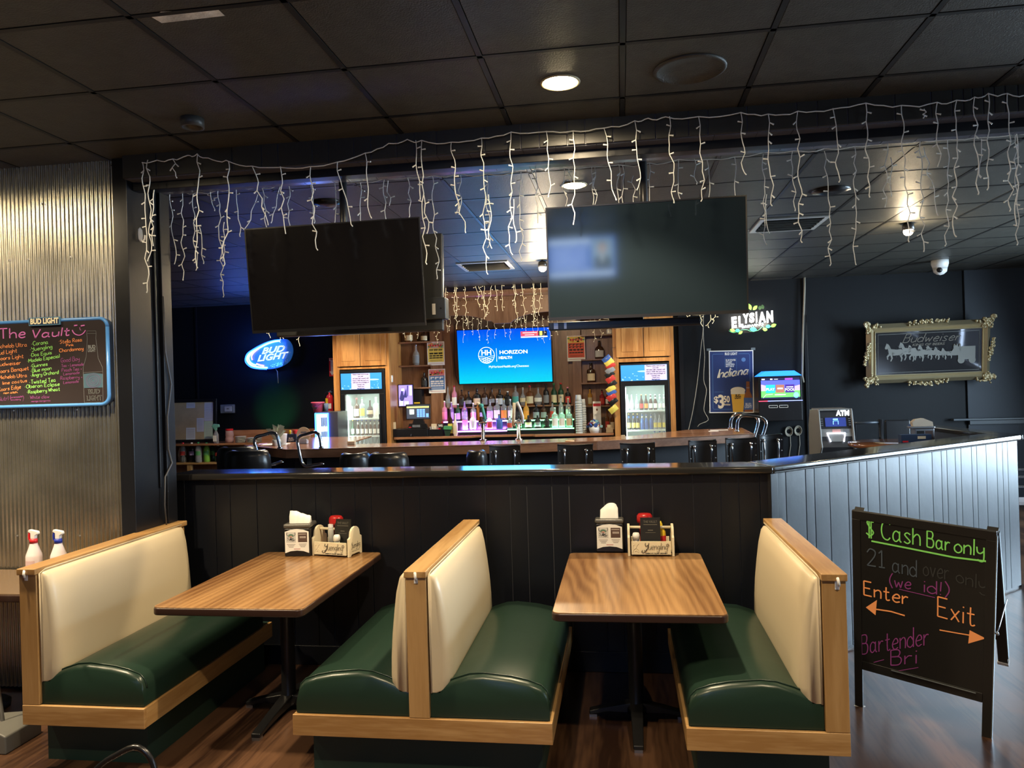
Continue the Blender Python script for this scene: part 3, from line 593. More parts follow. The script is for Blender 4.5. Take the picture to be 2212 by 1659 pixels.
# rear leaf
RB=Matrix.Translation((0,.02,h_-.01))@Matrix.Rotation(rad(27),4,'X')@Matrix.Translation((0,0,-h_))
for sg in (-1,1):
    l=obj('rear_leg',MB().box(*( (w_-.045,w_) if sg>0 else (-w_,-w_+.045)),.012,.036,-.59,h_-.01,RB),FR_,t)
    obj('foot_cap',MB().box(*( (w_-.048,w_+.003) if sg>0 else (-w_-.003,-w_+.048)),.008,.040,-.612,-.59,RB),WHT,l)
obj('rear_edge_strip',MB().box(w_,w_+.004,.014,.034,-.55,h_-.03,RB),ALU,t)
obj('rear_panel',MB().box(-w_+.045,w_-.045,.02,.028,-.35,h_-.05,RB).box(-w_+.045,w_-.045,.012,.036,-.39,-.35,RB),mat('hardboard',(.12,.07,.04),.6),t)
obj('spreader_bar',MB().tube([(w_+.01,.0,-.02),(w_+.012,.06,-.012),RB@Vector((w_+.012,.03,-.05))],.0035,6).ball((w_+.012,0,-.02),.009,8),STEEL,t,smooth_=True)
# ================= CEILING FITTINGS =================
LENS=glow('lamp_lens',(1,.80,.45),30)
def can(x,y,lab,power,spot=118,col=WARM,lens=True,blend=.35,tgt=None):
    t=T('recessed_light',lab,'ceiling light',(x,y,ZC),group='recessed ceiling lights')
    obj('trim_ring',MB().lathe([(.095,-.001),(.095,-.005),(.088,-.009),(.081,-.005),(.081,-.001)],n=28),mat('lamp_trim',(.5,.42,.25),.4),t,smooth_=True)
    obj('lens',MB().lathe([(.080,-.004),(.066,-.014),(.0,-.018)],n=24),LENS,t,smooth_=True)
    light('lamp_beam','SPOT',(x,y,ZC-.035),power,col,.045,tgt or (x,y,0),spot=spot,blend=blend)
    if spot<110 or y<3.6: light('lamp_spill','SPOT',(x,y,ZC-.03),power*.22,col,.05,(x,y,0),spot=172,blend=.15)
    return t
L2=flr(1240,399,ZC)
can(L1.x,L1.y,'round recessed ceiling light glowing warm in the front room ceiling',150)
can(L2.x,L2.y,'round recessed ceiling light glowing warm just behind the black header',170,130)
for (x,y,w_) in ((-2.95,2.95,165),(-.95,1.3,135),(1.2,1.5,115),(-4.2,3.05,190)):      # further lamps of the front room, above the frame
    can(x,y,'round recessed ceiling light above the picture frame, over the booths',w_,100)
for (x,y,w_) in ((-3.0,9.3,95),(.5,9.4,100),(-4.2,9.6,110)): can(x,y,'unseen recessed light added to brighten the bar, behind the hanging televisions',w_,125,(1,.84,.62))  # lamps added out of sight to brighten the back bar
def spotlamp(px,py,Y,lab,pw):
    q=at(px,py,Y); t=T('track_spotlight',lab,'spotlight',(q.x,Y,ZC))
    obj('stem',MB().tube([(0,0,0),(0,0,q.z-ZC+.06)],.012,8),BLKP,t); h=obj('lamp_head',MB().lathe([(.03,.07),(.05,.05),(.055,0)],(0,0,q.z-ZC),14),BLKP,t,smooth_=True)
    obj('bulb',MB().ball((0,0,q.z-ZC-.01),.045,12),glow('warm_bulb',(1,.78,.42),25),t,smooth_=True)
    light('lamp_beam','POINT',(q.x,Y-.02,q.z-.09),pw,WARM,.05)
spotlamp(1172,577,8.6,'bare warm bulb lamp under the bar ceiling, left of the right hanging television',45)
spotlamp(1962,497,7.6,'bare warm bulb spotlight under the ceiling at right',11)
def puck(px,py,r_,lab,nm,cat,m_,prof,z=ZC):
    q=flr(px,py,z); t=tag(obj(nm,MB().lathe(prof,(0,0,0),28),m_,loc=(q.x,q.y,z),smooth_=True),lab,cat); return t
puck(1490,148,.17,'large round black ceiling speaker right of the front ceiling light','ceiling_speaker','speaker',CEIL,[(.165,0),(.165,-.008),(.15,-.014),(.145,-.006),(.07,-.004),(.0,-.004)])
puck(415,255,.07,'short black round fitting on the front ceiling at left','sprinkler_cover','ceiling fitting',mat('dark_fitting',(.06,.06,.055),.4),[(.058,0),(.058,-.05),(.045,-.05),(.04,-.02),(0,-.02)])
puck(706,436,.1,'dark round ceiling speaker with a pale centre behind the left television pole','ceiling_speaker','speaker',BLKP,[(.11,0),(.11,-.01),(.05,-.03),(.0,-.035)])
puck(1795,410,.1,'dark round ceiling speaker under the right part of the bar ceiling','ceiling_speaker','speaker',BLKP,[(.14,0),(.14,-.012),(.06,-.03),(.0,-.03)])
q=flr(410,34,ZC); obj('torn_tile_patch',MB().add([(q.x-.14,q.y-.03,ZC-.0035),(q.x-.08,q.y-.055,ZC-.0035),(q.x+.13,q.y-.03,ZC-.0035),(q.x+.13,q.y+.02,ZC-.0035),(q.x-.13,q.y+.025,ZC-.0035)],[(0,1,2,3,4)]),mat('bare_tile_core',(.75,.72,.64),.9,bump=.5,bs=60,var=.3),ceil)
q=flr(2030,562,ZC); t=T('security_camera','white dome security camera on the ceiling at far right','security camera',(q.x,q.y,ZC)); obj('camera_base',MB().lathe([(.1,0),(.1,-.05),(.085,-.10)],n=20),WHT,t,smooth_=True); obj('camera_dome',MB().lathe([(.085,-.10),(.075,-.15),(.04,-.18),(0,-.19)],n=20),WHT,t,smooth_=True); obj('camera_lens',MB().ball((-.03,-.06,-.13),.035,10),BLKP,t,smooth_=True)
def vent(cx,cy,wx,wy,lab):
    t=T('ceiling_vent',lab,'air vent',(cx,cy,ZC-.004),group='ceiling air vents')
    fr_=MB(); a,b=wx/2,wy/2
    for x0,x1,y0,y1 in ((-a,a,-b,-b+.04),(-a,a,b-.04,b),(-a,-a+.04,-b+.04,b-.04),(a-.04,a,-b+.04,b-.04)): fr_.box(x0,x1,y0,y1,-.012,0)
    obj('vent_frame',fr_,mat('vent_blade',(.45,.45,.43),.4),t)
    obj('vent_backing',MB().box(-a+.03,a-.03,-b+.03,b-.03,-.001,0),flat('vent_dark',(.02,.02,.02)),t)
    for k in range(5):
        y=-b+.09+k*(wy-.16)/4.4; obj('vent_blade',MB().add([(-a+.05,y,-.028),(a-.05,y,-.028),(a-.05,y+.05,-.002),(-a+.05,y+.05,-.002)],[(0,1,2,3)]),mat('vent_blade',(.45,.45,.43),.4),t)
q=flr(1048,572,ZC); vent(q.x,q.y+.05,.60,.60,'square louvred air vent above the string lights over the bar')
q=flr(1700,485,ZC); vent(q.x,q.y-.05,.60,.60,'square louvred air vent right of the right hanging television')
# ================= HANGING TELEVISIONS =================
def hangtv(name,lab,loc,yaw,tilt,roll,w_,h_,px_pole,side):
    t=T(name,lab,'television',loc); R3=Matrix.Rotation(rad(yaw),4,'Z')@Matrix.Rotation(rad(tilt),4,'X')@Matrix.Rotation(rad(roll),4,'Y'); t.matrix_world=Matrix.Translation(loc)@R3
    obj('tv_body',MB().box(-w_/2+.01,w_/2-.01,.012,.05,-h_/2+.01,h_/2-.01).box(-w_*.3,w_*.3,.05,.085,-h_*.3,h_*.25),BLKP,t,bevel=.006)
    bz=MB()
    for a in ((-w_/2,w_/2,h_/2-.008,h_/2),(-w_/2,w_/2,-h_/2,-h_/2+.018),(-w_/2,-w_/2+.008,-h_/2+.018,h_/2-.008),(w_/2-.008,w_/2,-h_/2+.018,h_/2-.008)): bz.box(a[0],a[1],0,.012,a[2],a[3])
    obj('bezel',bz,mat('bezel_black',(.02,.02,.022),.25),t)
    obj('screen',MB().box(-w_/2+.008,w_/2-.008,.003,.0115,-h_/2+.018,h_/2-.008),SCRN,t)
    return t
tv1=hangtv('television','left hanging television with a blank dark screen, tilted down',(-1.711,4.405,2.468),.1,5.4,-.4,1.11,.644,0,0)
tv2=hangtv('television','right hanging television with a dark grey reflecting screen',(.153,4.315,2.459),-1.7,3.5,.3,1.11,.644,0,0)
for ch in tv2.children:
    if ch.name.startswith('screen'): ch.data=ch.data.copy(); ch.data.materials[0]=mat('tv_glass_painted_reflection',(.014,.023,.032),.07,spec=.6)  # bluish grey base puts room reflections into the right screen's colour
def pole(px,ytv,lab):
    q=at(px,400,4.52); t=T('tv_ceiling_mount',lab,'tv mount',(q.x,4.54,ZC),group='television ceiling mounts')
    obj('pole',MB().tube([(0,0,0),(0,0,2.5-ZC)],.024,14),mat('pole_black',(.03,.03,.033),.3),t,smooth_=True)
    obj('ceiling_plate',MB().box(-.07,.07,-.05,.07,-.012,0),BLKP,t)
    obj('mount_arm',MB().box(-.14,.14,-.02,.02,2.38-ZC,2.56-ZC),BLKP,t)
    return t
pole(738,0,'black ceiling pole carrying the left hanging television'); pole(1390,0,'black ceiling pole carrying the right hanging television')
# second pair, backs seen past the left set
q=at(925,560,4.74); t=T('television','rear-facing television seen edge-on right of the left hanging television','television',(q.x-.50,4.80,2.44),(rad(-5),0,0))
obj('tv_body',MB().box(-.555,.58,-.02,.025,-.30,.34),mat('tv_back_grey',(.05,.052,.055),.28),t,bevel=.008)
q=at(935,665,4.70); t=T('wall_speaker','black speaker box hung under the rear-facing television','speaker',(q.x,4.78,q.z-.02)); obj('speaker_box',MB().box(-.13,.075,-.05,.05,-.05,.09),mat('speaker_grey',(.045,.05,.055),.35),t,bevel=.008); obj('speaker_sticker',MB().quad(-.012,-.02,.01,.05,-.051),PAPER,t); obj('speaker_knob',MB().ball((.045,-.052,.02),.006,8),BLKP,t)
# bar speaker below right tv
q=at(1240,703,4.40); t=T('sound_bar','black bracket bar hanging below the right hanging television','sound bar',(q.x+.30,4.45,q.z)); obj('bar_body',MB().box(-.45,.42,-.02,.03,-.022,.024).box(-.1,.1,.02,.028,.02,.40-.1),BLKP,t,bevel=.004); obj('bar_clip',MB().box(-.42,-.395,-.023,-.02,-.015,.02).box(-.36,-.345,-.023,-.02,-.015,.02),STEEL,t)
# ================= ICICLE LIGHTS =================
def strand(x,z0,x1,z1,Y,rng,bulb,thick=.0021,bl=.022,n_b=None,warm=False):
    Lz=z0-z1; n=max(4,int(Lz/.045)); pts=[]
    for i in range(n+1):
        u=i/n; jit=rng.uniform(-.008,.008) if 0<i<n else 0
        pts.append((x+(x1-x)*u+jit*(1+1.2*u),Y+rng.uniform(-.006,.006),z0-Lz*u))
    sm=smooth(pts,2); mb=MB().tube(sm,thick,4); bb=MB(); k=1; sg=rng.choice((-1,1))
    while k<n:
        p=pts[k]; sg=-sg if rng.random()<.75 else sg; a=rng.uniform(-.9,.5)
        d_=Vector((sg*math.cos(a),rng.uniform(-.3,.3),math.sin(a)))*bl
        if bulb=='flower':
            bb.tube([p,Vector(p)+d_*.8],.0016,4); bb.lathe([(.002,-.005),(.008,.003),(.003,.004)],tuple(Vector(p)+d_),6)
        else: bb.tube([p,Vector(p)+d_],[thick*.9,.0044],5)
        k+=rng.choice((1,2,2))
    p=pts[-1]; bb.tube([p,(p[0]+rng.uniform(-.01,.01),p[1],p[2]-.012)],[thick,.0034],5)
    mb.add(bb.v,bb.f); return mb
def string(label,wire,drops,Y,m_,bulb='tube',seed=1,th=.0021,bl=.022,group='icicle light strings'):
    rng=random.Random(seed); p0=at(*wire[0],Y); t=T('icicle_light_string',label,'string lights',p0,group=group)
    w_=[at(a,b,Y) for a,b in wire]; pts=[]
    for a,b in zip(w_,w_[1:]):
        for k in range(4): u=k/4; pts.append(a+(b-a)*u+Vector((0,rng.uniform(-.004,.004),rng.uniform(-.004,.004)-.01*math.sin(PI*u))))
    pts.append(w_[-1]); o=obj('main_wire',MB().tube(pts,th*1.1,5),m_,t,world=True)
    for a,b,c,d_ in drops:
        P=at(a,b,Y); Q=at(c,d_,Y); obj('light_strand',strand(P.x,P.z,Q.x,Q.z,Y,rng,bulb,th,bl),m_,t,world=True)
    return t
fw_=[(307,350),(339,345),(373,344),(405,334),(425,333),(450,341),(489,347),(545,358),(606,360),(670,360),(728,350),(789,330),(840,309),(880,300),(911,305),(975,307),(1040,298),(1104,285),(1180,283),(1238,283),(1304,275),(1371,261),(1400,254),(1438,252),(1509,252),(1600,243),(1659,246),(1723,241),(1799,234),(1870,222),(1947,228),(2024,222),(2066,218),(2105,209),(2135,201),(2175,203),(2225,204)]
fd=[(307,350,319,628),(318,345,331,527),(332,410,320,560),(373,344,379,380),(428,333,425,575),(494,348,485,570),(545,359,579,482),(606,360,617,501),(670,361,683,536),(728,350,759,485),(789,330,800,467),(898,303,908,427),(911,305,920,567),(915,420,924,500),(975,307,987,457),(982,400,1005,499),(1040,298,1051,588),(1055,420,1060,532),(1104,285,1104,546),(1110,430,1116,520),(1180,283,1185,422),(1238,283,1239,480),(1304,275,1330,428),(1371,261,1378,406),(1446,252,1456,434),(1509,252,1517,430),(1600,243,1608,373),(1659,246,1665,440),(1723,241,1730,519),(1799,234,1815,389),(1870,222,1877,422),(1947,228,1962,518),(2024,222,2027,355),(2066,218,2062,507),(2105,209,2114,416),(2135,201,2136,405),(2175,203,2183,452),(2195,290,2197,483),(1995,236,1998,250)]
string('front icicle light string draped along the black header, unlit',fw_,fd,4.065,WIRE,seed=4,th=.0027,bl=.024)
rw_=[(345,372),(352,410),(366,418),(393,413),(425,417),(471,411),(509,404),(565,405),(606,400),(660,392),(723,393),(779,393),(830,386),(881,383),(934,379),(995,376),(1052,377),(1125,369),(1157,367),(1219,361),(1278,360),(1337,356),(1403,353),(1466,345),(1527,343),(1587,338),(1649,330),(1712,326),(1781,322),(1846,316),(1917,306),(1988,304),(2047,300),(2120,296),(2193,288),(2230,286)]
rd_=[(366,418,379,567),(393,413,396,602),(417,418,424,580),(431,490,440,566),(471,411,483,638),(455,414,464,452),(485,480,480,560),(509,404,518,508),(557,420,530,493),(566,405,575,487),(606,400,588,478),(623,393,626,487),(669,393,680,478),(723,396,723,479),(779,395,778,475),(830,389,833,470),(838,390,842,440),(881,385,885,466),(934,381,945,599),(995,378,992,460),(1052,379,1056,531),(1125,371,1128,560),(1157,369,1162,478),(1219,362,1221,446),(1230,362,1232,400),(1278,360,1281,442),(1285,362,1286,440),(1337,356,1337,441),(1345,358,1346,440),(1368,380,1368,438),(1403,353,1403,438),(1466,345,1470,432),(1500,344,1506,394),(1527,345,1531,428),(1587,338,1589,426),(1649,332,1654,525),(1656,420,1660,500),(1712,326,1718,452),(1781,326,1795,570),(1846,316,1848,568),(1917,306,1912,444),(1924,340,1926,420),(1988,306,1996,540),(1996,318,2024,462),(2047,302,2045,527),(2193,290,2199,525),(2120,300,2116,380)]
string('rear icicle light string hung under the back edge of the black header, unlit',rw_,rd_,4.55,WIRE,seed=9,th=.0026,bl=.026)
q=at(303,507,4.13)
h=T('adhesive_hook','large white adhesive hook on the black post under the string lights','hook',(XJ-.0+.0005,4.30,at(303,507,4.2).z)); h.location=(XJ+.0003,(XJ)/(ray(303,507).x/ray(303,507).y),at(303,507,(XJ)/(ray(303,507).x/ray(303,507).y)).z)
obj('hook_plate',MB().lathe([(.002,-.045),(.02,-.03),(.024,0),(.02,.03),(.002,.045)],n=12,sx=.25),WHT,h,smooth_=True); obj('hook_bend',MB().tube([(.004,-.0,-.03),(.014,.0,-.045),(.028,0,-.03),(.032,0,-.005)],.006,6),WHT,h,smooth_=True)
# cable down the jamb
cb=[(352,640),(357,760),(370,830),(362,900),(364,970),(372,1000),(357,1030),(356,1090),(360,1140)]
tag(obj('power_cable',MB().tube([tuple(onp(a,b,(XJ+.03,0,0),(1,0,0))) for a,b in cb],.005,6),mat('dusty_black_cable',(.05,.05,.055),.4),smooth_=True),'black cable running down the left post of the opening','cable')
# ================= BACK BAR =================
BF=10.72; BP=11.34
X0,X1,X2,X3=at(720,800,BF).x,at(841,800,BF).x,at(1325,800,BF).x,at(1457,800,BF).x
def tower(x0,x1,lab,coolx0,coolx1,ztop_open,zdoor,xm):
    t=T('tall_oak_cabinet',lab,'cabinet',((x0+x1)/2,BF,0),group='oak cooler towers')
    s=MB().box(x0,coolx0,BF,BF+.02,0,2.95).box(coolx1,x1,BF,BF+.02,0,2.95).box(coolx0,coolx1,BF,BF+.02,ztop_open,zdoor)
    s.box(x0,x0+.02,BF+.02,BP,0,2.95).box(x1-.02,x1,BF+.02,BP,0,2.95).box(x0+.02,x1-.02,BF+.02,BP,ztop_open,ztop_open+.02).box(coolx0,coolx1,BF,BF+.02,2.9,2.95)
    obj('cabinet_body',s,CABO,t,world=True)
    for a,b in ((coolx0-.03,xm-.004),(xm+.004,coolx1+.02)):
        d_=MB().box(a,b,BF-.02,BF-.002,zdoor+.015,2.93); o=obj('cabinet_door',d_,CABO,t,world=True,bevel=.004)
        obj('raised_panel',MB().box(a+.075,b-.075,BF-.026,BF-.0201,zdoor+.09,2.85),CABO,o,bevel=.006)
    return t
cxa=at(733,800,BF).x; cxb=at(832,800,BF).x; cxc=at(1337,800,BF).x; cxd=at(1446,800,BF).x
tower(X0,X1,'oak cabinet tower left of the bar shelves, housing the left cooler',cxa,cxb,at(780,797,BF).z,at(780,793,BF).z,at(778,750,BF).x)
tower(X2,X3,'oak cabinet tower right of the bar shelves, housing the right cooler',cxc,cxd,at(1390,781,BF).z,at(1390,773,BF).z,at(1390,740,BF).x)
# valance with arched cut and dentils
zt=at(1070,636,BF).z; zb=at(1070,690,BF).z; ym=at(1070,684,BF).z
xa,xb=X1+.001,X2-.001; xc=at(1082,680,BF).x; hw2=.14
def arch(x):  # lower edge of the valance
    for s in (-1,1):
        a0=xc+s*hw2*1.5; a1=xc+s*1.15
        lo,hi=min(a0,a1),max(a0,a1)
        if lo<x<hi:
            u=(x-lo)/(hi-lo); return zb-.02+.10*math.sin(PI*(u if s<0 else u))**.6
    return zb-.06 if abs(x-xc)<hw2 else (zb-.02 if abs(x-xc)<hw2*1.5 else zb-.05)
pts=[(xa,zt),(xb,zt)]; n=70
pts+=[(xb-(xb-xa)*k/n,arch(xb-(xb-xa)*k/n)) for k in range(n+1)]
t=T('wood_valance','carved wooden valance with arched lower edge above the bar shelves','valance',(xc,BF,zt))
vb=MB()
for k in range(n): 
    x_a=xb-(xb-xa)*k/n; x_b=xb-(xb-xa)*(k+1)/n
    vb.add([(x_a,BF,zt),(x_b,BF,zt),(x_b,BF,arch(x_b)),(x_a,BF,arch(x_a)),(x_a,BF+.03,zt),(x_b,BF+.03,zt),(x_b,BF+.03,arch(x_b)),(x_a,BF+.03,arch(x_a))],[(0,1,2,3),(4,7,6,5),(3,2,6,7),(0,4,5,1)])
obj('valance_board',vb,WPAN,t,world=True)
obj('crown_moulding',MB().prism([(BF-.09,zt+.02),(BF-.07,zt-.01),(BF-.045,zt-.03),(BF-.028,zt-.035),(BF-.028,zt+.05),(BF-.09,zt+.05)],X0-.05,X3+.05,'x'),WPAN,t,world=True)
dn=MB(); x=xa
while x<xb: dn.box(x,x+.018,BF-.012,BF,zt-.075,zt-.05); x+=.034
obj('dentil_strip',dn,WPAN,t,world=True); obj('moulding_strip',MB().box(xa,xb,BF-.014,BF,zt-.095,zt-.078).box(xa,xb,BF-.01,BF,zt-.05,zt-.04),WPAN,t,world=True)
# back panel of boards
xs=[X1,at(930,800,BP).x,at(955,800,BP).x]; 
pnl=MB(); x=X1-.02
zz0,zz1=.3,3.1
while x<X2+.02: pnl.box(x+.001,min(x+.2,X2+.02)-.001,BP,BP+.03,zz0,zz1); x+=.2
o=struct('trim_12',pnl,WPAN)
for k,(a,b) in enumerate(((930,956),(1237,1256))):
    struct('trim_%d'%(13+k),MB().box(at(a,800,BP-.1).x,at(b,800,BP-.1).x,BP-.1,BP-.0005,.9,2.95),OAKZ if 0 else WPAN,bevel=.003)
# shelves in the niches
SHD=.16
def shelf(pxa,pxb,py,lab):
    z=at((pxa+pxb)/2,py,BP-SHD).z; a,b=at(pxa,py,BP-SHD).x,at(pxb,py,BP-SHD).x
    o=obj('wall_shelf',MB().box(a,b,BP-SHD,BP-.001,z-.022,z),WPAN,bevel=.002); tag(o,lab,'shelf',group='niche shelves'); return z
SL={}
for k,(y_,s) in enumerate(((738,'top'),(789,'middle'),(837,'bottom'))): SL['L%d'%k]=shelf(862,930,y_,'%s wooden niche shelf left of the bar television'%s)
for k,(y_,s) in enumerate(((722,'top'),(775,'second'),(826,'third'),(876,'lowest'))): SL['R%d'%k]=shelf(1255,1326,y_,'%s wooden niche shelf right of the bar television'%s)
# bottle steps and counter
CZ2=at(1000,941,10.85).z
ct=MB().box(X1+.02,X2-.02,10.85,BP,CZ2-.035,CZ2)
t=T('back_counter','wooden back bar counter under the liquor bottles','counter',((X1+X2)/2,10.9,0))
xl=at(1010,940,10.85).x; xr=at(1157,936,10.85).x
obj('counter_top',MB().prism([(X1+.02,10.78),(xl,10.78),(xl+.12,10.88),(xr-.05,10.88),(xr,10.78),(X2-.02,10.78),(X2-.02,BP),(X1+.02,BP)],CZ2-.035,CZ2,'z'),BARW,t,world=True,bevel=.004)
obj('counter_base',MB().box(X1+.02,X2-.02,10.95,BP,0,CZ2-.036),BLKP,t,world=True)
def led(a,b,py,Y,depth,col,strength,lab,h=.05):
    z=at((a+b)/2,py,Y).z; x_0,x_1=at(a,py,Y).x,at(b,py,Y).x
    t=T('bottle_step',lab,'bottle display step',((x_0+x_1)/2,Y,CZ2),group='lit bottle steps')
    obj('step_body',MB().box(x_0,x_1,Y+.01,Y+depth,CZ2+.0005,z-.004),BLKP,t,world=True)
    obj('lit_strip',MB().box(x_0,x_1,Y,Y+.012,z-.018,z-.004),glow('led_'+lab.split()[0],col,strength),t,world=True)
    obj('step_top',MB().box(x_0,x_1,Y+.0,Y+depth,z-.0035,z),mat('step_glass_'+lab.split()[0],tuple(.5+.5*c for c in col),.2),t,world=True)
    return z
PUR=(.62,.22,1); GRN=(.25,1,.45)
zA=led(988,1095,930,10.90,.10,PUR,9,'purple lit lower step of the bottle display, left half')
zB=led(1096,1240,925,10.90,.10,GRN,3,'green lit lower step of the bottle display, right half')
zC=led(958,1095,909,11.01,.10,PUR,6,'purple lit middle step of the bottle display, left half')
zD=led(1096,1240,906,11.01,.10,GRN,1.2,'green lit middle step of the bottle display, right half')
light('led_spill','AREA',(at(1040,900,10.95).x,10.93,zA+.02),8,PUR,.7,(at(1040,800,11.3).x,11.25,zA+.6),sy=.05)
light('led_spill','AREA',(at(1170,900,10.95).x,10.93,zB+.02),2.5,GRN,.8,(at(1170,800,11.3).x,11.25,zA+.6),sy=.05)
zE=at(1100,877,11.16).z; xA_,xB_=at(955,880,11.16).x,at(1238,876,11.16).x
tag(obj('bottle_shelf',MB().box(xA_,xB_,11.16,BP-.001,zE-.02,zE),WPAN,bevel=.002),'long upper wooden shelf holding the back row of liquor bottles','shelf')
# ---------- bottles
GLM={}
def gl(name,c,tr=.0,rough=.12): return mat('glass_'+name,c,rough,trans=tr,spec=.6)
GC_=dict(clear=gl('clear',(.80,.84,.88),.75,.04),purple=gl('purple',(.45,.25,.75),.5),pink=gl('pink',(.9,.35,.55),.4),amber=gl('amber',(.20,.07,.02),.3),brown=gl('brown',(.045,.018,.010)),dark=gl('dark',(.015,.014,.016)),green=gl('green',(.012,.06,.03)),lime=gl('lime',(.25,.6,.08),.3),gold=gl('gold',(.75,.38,.06),.3),red=gl('red',(.35,.03,.04),.2),white=gl('white',(.75,.75,.78)),blue=gl('blue',(.06,.15,.45)),teal=gl('teal',(.1,.45,.4),.3),cream=gl('cream',(.75,.68,.55)))
LB=dict(white=PAPER,black=flat('label_black',(.02,.02,.02)),cream=flat('label_cream',(.72,.60,.40)),red=flat('label_red',(.55,.05,.04)),pink=flat('label_pink',(.85,.25,.42)),orange=flat('label_orange',(.75,.28,.04)),blue=flat('label_blue',(.05,.12,.4)),grey=flat('label_grey',(.25,.27,.30)),teal=flat('label_teal',(.08,.38,.33)),yellow=flat('label_yellow',(.75,.62,.12)),green=flat('label_green',(.08,.3,.1)),lilac=flat('label_lilac',(.5,.38,.7)),silver=flat('label_silver',(.6,.62,.65)))
CPM=dict(black=BLKP,white=WHT,red=RED,gold=mat('cap_gold',(.6,.4,.12),.3,.8),pink=LB['pink'],blue=LB['blue'],green=flat('cap_green',(.03,.25,.08)),silver=STEEL,cream=LB['cream'],wood=LB['orange'])
SH={'std':[(.9,0),(1,.02),(1,.58),(.88,.64),(.48,.69),(.33,.73),(.31,.95)],'square':[(1,0),(1.02,.02),(1.02,.61),(.92,.66),(.45,.70),(.34,.74),(.34,.92)],'tall':[(.85,0),(.88,.02),(.88,.58),(.76,.66),(.42,.73),(.30,.79),(.28,.97)],'squat':[(1.2,0),(1.3,.05),(1.3,.50),(1.05,.62),(.4,.72),(.36,.93)],'round':[(.8,0),(1.2,.15),(1.3,.35),(1.1,.52),(.45,.66),(.33,.72),(.33,.93)],'taper':[(.75,0),(.95,.1),(1.05,.42),(.9,.58),(.4,.70),(.3,.78),(.3,.95)],'beer':[(.9,0),(.95,.02),(.95,.48),(.85,.57),(.42,.72),(.36,.80),(.36,.97)],'soda':[(.85,0),(1,.03),(1,.2),(.93,.28),(1,.36),(1,.58),(.8,.74),(.3,.9),(.28,.95)],'flask':[(1.25,0),(1.28,.02),(1.28,.55),(1.0,.66),(.4,.72),(.36,.92)]}
_proto={}
def bottle(x,y,z,H,R,shape,glass,label,cap,lab,name='liquor_bottle',cat='bottle',group='liquor bottles',neckl=None,liquid=None):
    key=(shape,glass,label,cap,round(H,3),round(R,4),neckl,liquid); 
    nseg=12
    if key not in _proto:
        t=T(name,lab,cat,(x,y,z),group=group)
        sy=.62 if shape in('flask','squat') else 1
        obj('glass_body',MB().lathe([(r_*R,h_*H) for r_,h_ in SH[shape]],n=16,sy=sy),GC_[glass],t,auto=42)
        lr=max(r_ for r_,h_ in SH[shape] if h_<.5)*R*1.015
        l0,l1=(.10,.46) if shape!='beer' else (.12,.42)
        if shape=='soda': l0,l1=.36,.56
        if shape=='round': l0,l1=.2,.42
        v=[(lr*math.sin(a),-lr*math.cos(a)*sy,H*h_) for h_ in (l0,l1) for a in [(-1.15+.23*k) for k in range(11)]]
        if label: obj('bottle_label',MB().add(v,[(k,k+1,k+12,k+11) for k in range(10)]),LB[label],t,smooth_=True)
        if neckl: obj('neck_label',MB().lathe([(.46*R,.70*H),(.385*R,.84*H)],n=10),LB[neckl],t,smooth_=True)
        if liquid: obj('liquid',MB().lathe([(.99*R,.02*H),(1.008*R,.04*H),(1.008*R,.2*H),(.94*R,.28*H),(1.005*R,.34*H)],n=12),GC_[liquid],t,smooth_=True)
        cr=.34*R if shape!='beer' else .42*R
        obj('bottle_cap',MB().lathe([(cr,H*.93),(cr,H*1.0)],n=10),CPM[cap],t,smooth_=True)
        _proto[key]=t; return t
    return clone(_proto[key],(x,y,z),label=lab,group=group)
def brow(items,Y,z,rowname,k0=0):
    for px,top,wpx,shape,glass,label,cap,d_ in items:
        q=at(px,top,Y); H=q.z-z; R=wpx/2*Y/1635*.98; R/=max(r_ for r_,h_ in SH[shape])
        bottle(q.x,Y+.0,z+.0005,H,R,shape,glass,label,cap,d_+' '+rowname)
brow([(967,835,11,'round','clear','grey','silver','grey-labelled skull-like bottle, first'),(981,833,12,'tall','pink','white','red','tall rose-tinted bottle with crossed label'),(997,842,13,'std','brown','black','black','brown bottle with round emblem'),(1012,845,16,'round','dark','grey','black','round dark bourbon bottle with a pale label'),
 (1030,839,17,'square','dark','cream','black','square dark bottle with cream label'),(1047,837,14,'std','brown','gold' if 0 else 'grey','black','tall purple-brown whiskey bottle'),(1062,839,15,'round','brown','grey','black','round brown whiskey bottle'),(1079,841,17,'square','dark','silver','black','square black bottle with silver label'),
 (1096,845,16,'square','dark','black','white','short square black bottle with white cap'),(1113,833,15,'std','clear','teal','silver','clear bottle with a green ribbon label'),(1129,837,14,'round','clear','cream','cream','clear round bottle with cream oval label'),(1144,833,17,'square','amber','cream','red','square bottle with a red wax neck and cream label'),
 (1162,837,18,'round','clear','white','silver','wide clear round bottle'),(1179,829,13,'tall','dark','grey','black','tall black bottle with a small emblem'),(1196,828,13,'tall','green','cream','green','tall green bottle with cream label'),(1211,827,13,'tall','green','cream','red','tall green bottle with a red neck'),(1226,836,12,'square','dark','red','pink','square dark bottle with a red slanted label')],11.23,zE,'on the upper bar shelf')
